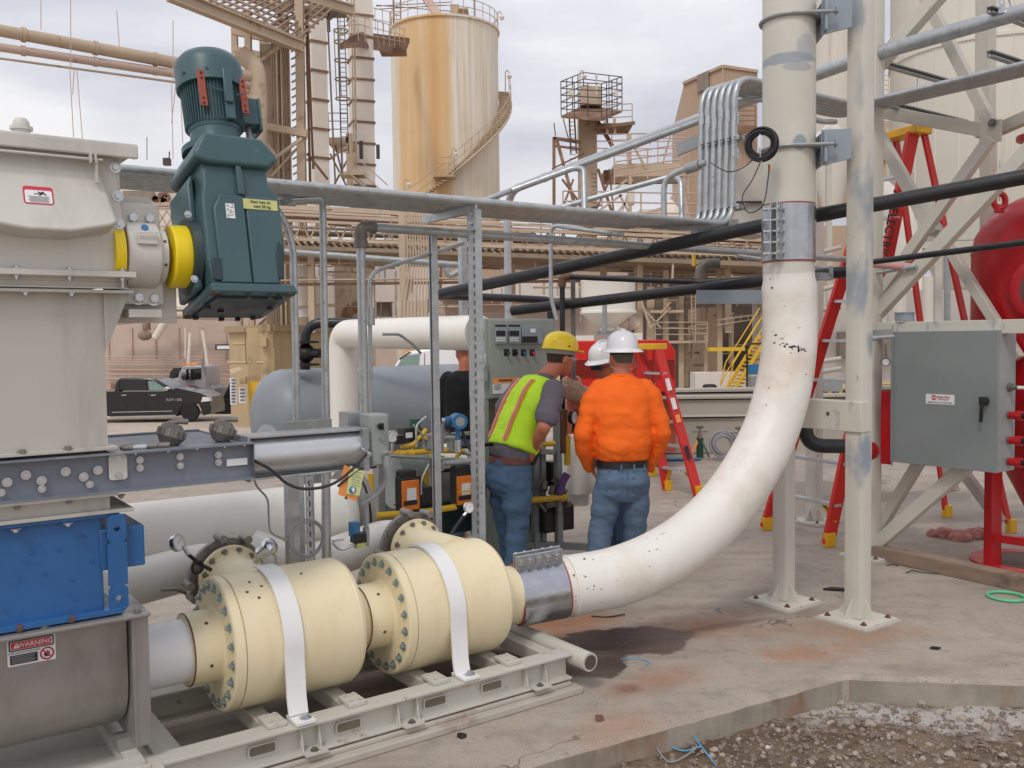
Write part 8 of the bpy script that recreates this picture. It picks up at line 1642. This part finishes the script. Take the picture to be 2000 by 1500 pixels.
T = T0('hydraulic_rack', 'dark steel frame with blue can beside the yellow stair', 'rack', 1470, 765, 19); m = M(); m.tube([Dp(1459, 768, 19), Dp(1459, 672, 19), Dp(1500, 670, 19)], .02, 6, .05); m.build('frame', 'black', T); m = M(); bb(m, 1462, 712, 1485, 732, 19, .2); m.build('blue_can', 'signblue', T); m = M(); bb(m, 1466, 736, 1486, 760, 19, .2); m.build('box', 'galvdull', T)
# hopper
HO = T0('white_hopper', 'round off-white hopper with conical bottom above the red machine', 'hopper', 1188, 660, 20); c_ = Dp(1188, 612, 20); k = 20 / 1800
m = M(); m.lathe([(64 * k, 53 * k), (62 * k, 54 * k), (58 * k, 52.5 * k), (5 * k, 52.5 * k), (4 * k, 55 * k), (0, 55 * k), (-1 * k, 52 * k), (-28 * k, 16 * k), (-40 * k, 15 * k)], c_, Z, 48); m.build('shell', 'pipeivory', HO, smooth=35); m = M(); m.cyl(Dp(1181, 590, 19), Dp(1181, 650, 19), .05, n=10); m.cyl(c_ - Z * 42 * k, c_ - Z * 34 * k, 22 * k, n=20); m.build('outlet', 'galvdull', HO)
m = M(); bb(m, 1110, 655, 1160, 700, 19, .5); bb(m, 1205, 650, 1255, 700, 19, .5); m.build('support', 'sidingwhite', HO, each=True); m = M(); m.tube([Dp(1215, 640, 20), Dp(1225, 620, 20), Dp(1240, 640, 20)], .15, 12, .1); m.build('elbow', 'steelpink', HO)
RM = T0('red_machine', 'boxy red compressor housing with louvred panels behind the men', 'machine', 1215, 766, 12.2)
m = M(); a = Dp(1108, 768, 12.2); k = 12.2 / 1800; m.prism([(0, 0), (212 * k, 0), (212 * k, 80 * k), (196 * k, 102 * k), (2 * k, 102 * k), (0, 98 * k)], a + Y0 * 1.6, X0, Z, 1.6); m.build('housing', 'redmachine', RM, bevel=.01)
for x0_, x1_ in ((1110, 1190), (1262, 1285), (1288, 1318)):
    for i in range(9): m = M(); y_ = 702 + i * 4; bb(m, x0_, y_, x1_, y_ + 1.6, 12.17, .03); m.build('louvre', 'brickred', RM)
m = M(); bb(m, 1108, 768, 1320, 885, 12.6, 1.2); m.build('plinth', 'brickred', RM)
# concrete basin walls
for i, (x0_, y0_, x1_, y1_, d, dep, lab) in enumerate(((1236, 775, 1900, 888, 14.6, .3, 'front stepped concrete basin wall behind the orange ladder'), (1180, 762, 1900, 800, 17, .5, 'rear concrete basin wall with ledge'), (1236, 815, 1500, 886, 14.2, .35, 'low concrete step in front of the basin wall'))):
    m = M(); bb(m, x0_, y0_, x1_, y1_, d, dep); bb(m, x0_ - 3, y0_ - 3, x1_ + 3, y0_ + 1, d - .06, dep + .12); tag(m.build('basin_wall', 'concrete', smooth=0), lab, 'wall')
# pipe stands and hose coil
def stand(px, py, d, lab):
    T = T0('pipe_stand', lab, 'pipe stand', px, py, d, 'green pipe jack stands by the basin'); k = d / 1800; b_ = Dp(px, py, d); m = M(); m.cyl(b_, b_ + Z * 38 * k, 7 * k, n=14); m.build('body', 'cylgreen', T); m = M(); m.cyl(b_ + Z * 38 * k, b_ + Z * 52 * k, 6 * k, 2 * k, n=12); m.cyl(b_ + Z * 50 * k, b_ + Z * 60 * k, 1.8 * k, n=8); m.beam(b_ + Z * 50 * k - X0 * 15 * k, b_ + Z * 50 * k + X0 * 15 * k, 2 * k, 2 * k, Z); m.ball(b_ + Z * 60 * k - X0 * 4 * k, 3.5 * k, 8); m.ball(b_ + Z * 60 * k + X0 * 4 * k, 3.5 * k, 8); m.build('screw_head', 'iron', T)
    m = M(); m.beam(b_ + Z * 42 * k, b_ - X0 * 22 * k + Z * 2 * k - Y0 * .1, 5 * k, 2 * k, Y0); m.build('orange_leg', 'paperorange', T); m = M(); m.beam(b_ + Z * 42 * k, b_ + X0 * 14 * k + Z * 2 * k - Y0 * .15, 4 * k, 2 * k, Y0); m.build('leg', 'cylgreen', T)
stand(1367, 893, 13.6, 'green pipe stand with orange leg, left of the hose coil'); stand(1443, 895, 13.3, 'green pipe stand with orange leg, right of the hose coil')
T = T0('hose_coil', 'coil of grey hose leaning between two green pipe stands', 'hose', 1415, 893, 13.4); m = M(); rn = random.Random(7)
for i in range(8): m.torus(Dp(1415 + rn.uniform(-4, 4), 868, 13.4), -Y0 + X0 * rn.uniform(-.3, .3) + Z * .3, rn.uniform(.12, .2), .018, 28, 6)
m.build('loops', 'cablegrey', T); T = T0('blue_tarp', 'crumpled blue tarp on the slab by the pipe stands', 'tarp', 1320, 905, 13.4); m = M()
for i in range(7): m.ball(Dp(1300 + i * 9 + rn.uniform(-4, 4), 897, 13.4), .07, 8, (1.6, 1, .35))
m.build('cloth', 'signblue', T)
# ---- big pale silos at right
BSZ = [(1905, 150, 21, -30, 410, 'largest off-white silo behind the braced tower'), ]
T = T0('pale_silo', 'huge off-white silo filling the top right behind the braced tower', 'silo', 1905, 640, 21); c_ = Dp(1925, 500, 23); c_.z = 0; za = Dp(1925, 355, 21).z; zb = Dp(1925, 415, 21).z; r = 175 * 23 / 1800
m = M(); m.lathe([(zb - 1.6, r * .45), (za, r), (za + 3.2, r), (za + 3.22, r + .04), (za + 3.3, r + .04), (za + 3.32, r), (za + 12, r)], c_, Z, 72); m.build('shell', 'bigtank', T, smooth=30)
m = M()
for a in range(-70, 80, 14): p = c_ + Vector((math.sin(R(a)) * r, -math.cos(R(a)) * r, 0)); m.cyl(p + Z * za, p + Z * (za + 12), .02, n=5)
m.build('seams', 'bigtank', T); m = M()
for px in (1755, 1830, 1990): ln(m, px, 400, px, 900, 20, 14)
bb(m, 1750, 425, 2010, 470, 20.2, .3); bb(m, 1690, 470, 1905, 486, 19, .3); m.build('leg', 'towerfar', T, each=True)
T = T0('pale_silo', 'smaller off-white cylinder behind the riser and front column', 'silo', 1640, 640, 24); c_ = Dp(1625, 500, 24); c_.z = 0; m = M(); m.lathe([(Dp(0, 330, 24).z - 1.5, .2), (Dp(0, 300, 24).z, .62), (14, .62)], c_, Z, 40); m.build('shell', 'bigtank', T); m = M(); ln(m, 1735, 640, 1733, 250, 22, 4); ln(m, 1620, 640, 1618, 300, 22, 10); m.build('leg', 'towerfar', T, each=True)
m = M(); c0_ = Dp(1700, 320, 15); m.tube([Dp(1690, 375, 15), Dp(1740, 420, 15), Dp(1760, 520, 15)], .35, 20, .4); m.cyl(Dp(1600, 260, 16), Dp(1640, 300, 16), .3, n=20); tag(m.build('white_duct', 'bigtank'), 'fat white duct curving down behind the red stepladder', 'duct')
for i, (px, w, y0_, y1_, d) in enumerate(((1757, 24, 480, 640, 12), (1720, 16, 560, 640, 12.5), (1812, 20, 540, 640, 12), (1850, 12, 440, 640, 12.4))):
    m = M(); pp(m, px, y0_, px, y1_, d, w, n=20); m.cyl(Dp(px, y1_, d), Dp(px, y1_ - 12, d), w * d / 3600 * 1.3, n=20); tag(m.build('white_standpipe', 'bigtank' if i < 3 else 'galvdull'), ('thick white', 'thin white', 'flanged white', 'dark slim')[i] + ' standpipe behind the tower beam', 'pipe')
T = T0('rear_building', 'pale rear building seen through the tower legs', 'building', 1750, 800, 40); m = M(); bb(m, 1500, 560, 2300, 790, 30, 2); m.build('wall', 'sidingwhite', T, smooth=0); m = M(); bb(m, 1600, 440, 1760, 570, 32, 2); m.build('upper_wall', 'sidingtan', T, smooth=0); m = M(); bb(m, 1640, 640, 2300, 700, 29.5, .3); m.build('band', 'louvre', T)
for i, (px, py) in enumerate(((1700, 235), (1620, 290))): m = M(); bb(m, px - 10, py, px + 75, py + 170 - 60 * i, 38 + i, 1); tag(m.build('tan_hut', 'sidingtan', smooth=0), ('tan' if i == 0 else 'lower tan') + ' cladding block behind the front column', 'building')
m = M(); rail(m, [Dp(1705, 180, 40), Dp(1735, 185, 40)], .8, 4, .4, .02); tag(m.build('far_railing', 'gasyellow'), 'far yellow railing seen above the strut arms', 'railing')
for i, py in enumerate((425, 487, 560, 600, 700, 720, 810)): m = M(); pp(m, 1596, py + 8, 1642, py - (4 if py < 600 else 0), 9 + .2 * i, 9, n=14); tag(m.build('white_pipe', 'bigtank'), '%s short white pipe seen between riser and front column' % posn[i], 'pipe', 'white pipes between riser and front column')
m = M(); rail(m, [Dp(1598, 800, 16), Dp(1740, 800, 18)], .5, 2, .4, .03); tag(m.build('yellow_rail', 'gasyellow'), 'yellow guard rail beyond the front column', 'railing')
m = M(); bb(m, 1610, 740, 1645, 765, 15, .4); tag(m.build('battery_rack', 'galvdull'), 'grey rack behind the front column', 'rack')
for i, (px, w) in enumerate(((1585, 28), (1860, 14))): m = M(); ln(m, px, 885, px, 300 if i == 0 else 760, 11, w * .6); tag(m.build('rear_post', 'towerfar'), ('tall' if i == 0 else 'short') + ' off-white rear post', 'post')
# ---- vehicles
def wheel(T, c_, r, ax, w=.24, hub='chrome', nm='wheel'):
    m = M(); m.lathe([(-w / 2, r * .62), (-w / 2, r * .93), (-w * .4, r), (w * .4, r), (w / 2, r * .93), (w / 2, r * .62)], c_, ax, 32); q = m.build(nm, 'rubber', T); m = M(); m.cyl(c_ + ax * w * .25, c_ + ax * w * .3, r * .62, n=24); m.build('rim_back', 'black', q); m = M()
    for k in range(5):
        for s_ in (-.16, .16): a = 2 * math.pi * k / 5 + s_; x, y = m.frame(ax); d = x * math.cos(a) + y * math.sin(a); m.beam(c_ + ax * w * .36, c_ + ax * w * .38 + d * r * .58, r * .09, .03, ax)
    m.torus(c_ + ax * w * .36, ax, r * .58, r * .045, 24, 5); m.cyl(c_ + ax * w * .3, c_ + ax * w * .42, r * .14, n=12); m.build('rim', hub, q); return q
k = 41 / 1800
def vx(px, py, off=0.): return Dp(px, py, 41 + off)
PU = T0('pickup_truck', 'black crew-cab pickup truck parked in front of the pink building', 'pickup truck', 290, 825, 42)
def side(m, pts, d0, d1): n = len(pts); m.add([Dp(x, y, 41) * 1 + Y0 * d for d in (d0, d1) for x, y in pts], [tuple(range(n)), tuple(range(n, 2 * n))[::-1]] + [(i, (i + 1) % n, n + (i + 1) % n, n + i) for i in range(n)])
m = M(); side(m, [(155, 808), (155, 766), (222, 764), (222, 765), (330, 764), (345, 757), (392, 768), (408, 776), (412, 795), (412, 808), (396, 812), (396, 806), (388, 790), (371, 786), (356, 790), (348, 806), (346, 813), (207, 813), (203, 800), (196, 790), (178, 788), (165, 795)], 0, 2.0); m.build('body', 'carblack', PU, bevel=.06, seg=3, smooth=50)
m = M(); side(m, [(220, 765), (224, 744), (232, 738.5), (290, 738), (305, 742), (330, 757), (336, 765)], .14, 1.86); m.build('cab', 'carblack', PU, bevel=.08, seg=3, smooth=50)
for pts in ([(241, 745), (283, 743.5), (285, 762), (241, 763)], [(287, 744), (300, 745), (318, 757), (322, 762), (289, 762)]): m = M(); side(m, pts, .12, .16); m.build('window', 'glassdark' if pts[0][0] < 260 else 'glassgreen', PU, smooth=0)
m = M(); side(m, [(222, 764), (224, 748), (231, 742), (231, 764)], .12, .15); m.build('window', 'glassdark', PU, smooth=0)
m = M(); side(m, [(240, 763.2), (322, 762.5), (322, 764), (240, 764.5)], -.02, .1); side(m, [(216, 813), (345, 810), (345, 812), (216, 815)], -.12, .2); side(m, [(219, 804.5), (337, 802), (337, 803.5), (219, 806)], -.03, .1); m.build('chrome_trim', 'chrome', PU)
for x_ in (238, 295): m = M(); side(m, [(x_, 771), (x_ + 10, 770.5), (x_ + 10, 772.5), (x_, 773)], -.05, .05); m.build('door_handle', 'chrome', PU)
m = M(); side(m, [(323, 757), (331, 755), (334, 760), (330, 763), (325, 762)], -.25, .0); m.build('mirror', 'chrome', PU, bevel=.02); m = M(); side(m, [(396, 775), (408, 776), (411, 783), (393, 785)], -.03, .3); m.build('headlight', 'paper', PU)
m = M(); side(m, [(283.5, 765), (284.5, 765), (286, 808), (285, 808)], -.01, .02); m.build('door_gap', 'black', PU); text('RAM 1500', .16, vx(340, 781, -.03), X0, Z, 'chrome', PU)
wheel(PU, vx(372, 804, .02), .4, -Y0, hub='alu'); wheel(PU, vx(187, 806, .02), .4, -Y0, hub='alu'); wheel(PU, vx(372, 804, 1.8), .4, -Y0); wheel(PU, vx(187, 806, 1.8), .4, -Y0)
TT_ = T0('tow_truck', 'grey tow truck cab with dark boom parked behind the black pickup', 'tow truck', 380, 825, 46)
def side(m, pts, d0, d1): n = len(pts); m.add([Dp(x, y, 45.5) + Y0 * d for d in (d0, d1) for x, y in pts], [tuple(range(n)), tuple(range(n, 2 * n))[::-1]] + [(i, (i + 1) % n, n + (i + 1) % n, n + i) for i in range(n)])
m = M(); side(m, [(322, 748), (347, 741), (349, 728), (357, 715), (397, 713), (402, 720), (404, 762), (404, 790), (330, 790)], 0, 2.2); m.build('cab', 'truckgrey', TT_, bevel=.08, seg=3, smooth=50)
m = M(); side(m, [(354, 738), (358, 722), (393, 719), (393, 740), (374, 742)], -.03, .05); m.build('window', 'glassdark', TT_); m = M(); side(m, [(327, 742), (332, 725), (338, 719), (355, 718), (347, 737)], .1, .4); m.build('windscreen', 'glassdark', TT_); m = M(); side(m, [(373, 722), (376, 722), (376, 741), (373, 741)], -.3, -.1); side(m, [(360, 722), (368, 720), (369, 742), (361, 742)], -.35, -.2); m.build('mirror', 'chrome', TT_); m = M(); side(m, [(347, 711), (380, 710), (380, 713), (347, 714)], .5, 1.6); m.build('light_bar', 'paperorange', TT_)
m = M(); side(m, [(404, 755), (412, 752), (418, 760), (418, 795), (404, 795)], 0, 2); m.cyl(vx(396, 720, 4.3), vx(395, 700, 4.3), .08, n=8); m.build('exhaust_stack', 'galvdull', TT_); m = M(); side(m, [(404, 785), (455, 780), (455, 800), (404, 805)], .1, 2); m.build('chassis', 'black', TT_); m = M(); side(m, [(425, 785), (447, 735), (453, 738), (452, 752), (436, 785)], .6, 1.2); side(m, [(440, 778), (449, 750), (452, 752), (446, 785)], .5, .7); m.build('boom', 'black', TT_, bevel=.03); m = M(); side(m, [(432, 780), (453, 778), (453, 806), (432, 808)], -.1, .4); m.build('mudguard', 'black', TT_)
for px, py in ((325, 804), (440, 800)): wheel(TT_, vx(px, py, 4.6), .5, -Y0)
text('FV', .45, vx(375, 758, 4.3), X0, Z, 'signred', TT_)
VN = T0('white_van', 'white van partly hidden behind the grey tank', 'van', 850, 760, 20)
def side(m, pts, d0, d1): n = len(pts); m.add([Dp(x, y, 20) + Y0 * d for d in (d0, d1) for x, y in pts], [tuple(range(n)), tuple(range(n, 2 * n))[::-1]] + [(i, (i + 1) % n, n + (i + 1) % n, n + i) for i in range(n)])
m = M(); side(m, [(735, 800), (735, 740), (763, 726), (780, 700), (800, 686), (845, 680), (1000, 676), (1000, 800)], 0, 1.9); m.build('body', 'vanwhite', VN, bevel=.05, seg=3, smooth=50); m = M(); side(m, [(770, 724), (783, 704), (796, 694), (820, 691), (817, 724)], -.02, .03); m.build('window', 'glassgreen', VN); m = M(); side(m, [(829, 690), (830, 690), (829, 790), (828, 790)], -.01, .02); side(m, [(779, 701), (800, 687), (803, 687), (782, 702)], -.02, .02); m.build('door_gap', 'black', VN)
wheel(VN, Dp(775, 800, 20.1), .36, -Y0)
# low far ridge of plant roofs closing the horizon
for i, (x0_, y0_, x1_, d, mt_) in enumerate(((-900, 585, 250, 90, 'sidingwhite'), (600, 560, 1300, 85, 'siding'), (1250, 520, 3200, 95, 'sidingwhite'))): m = M(); bb(m, x0_, y0_, x1_, 790, d, 12); tag(m.build('far_shed', mt_, smooth=0), ('far pale shed at the left edge of the plant', 'far pink shed behind the process building', 'far pale shed at the right edge of the plant')[i], 'building')
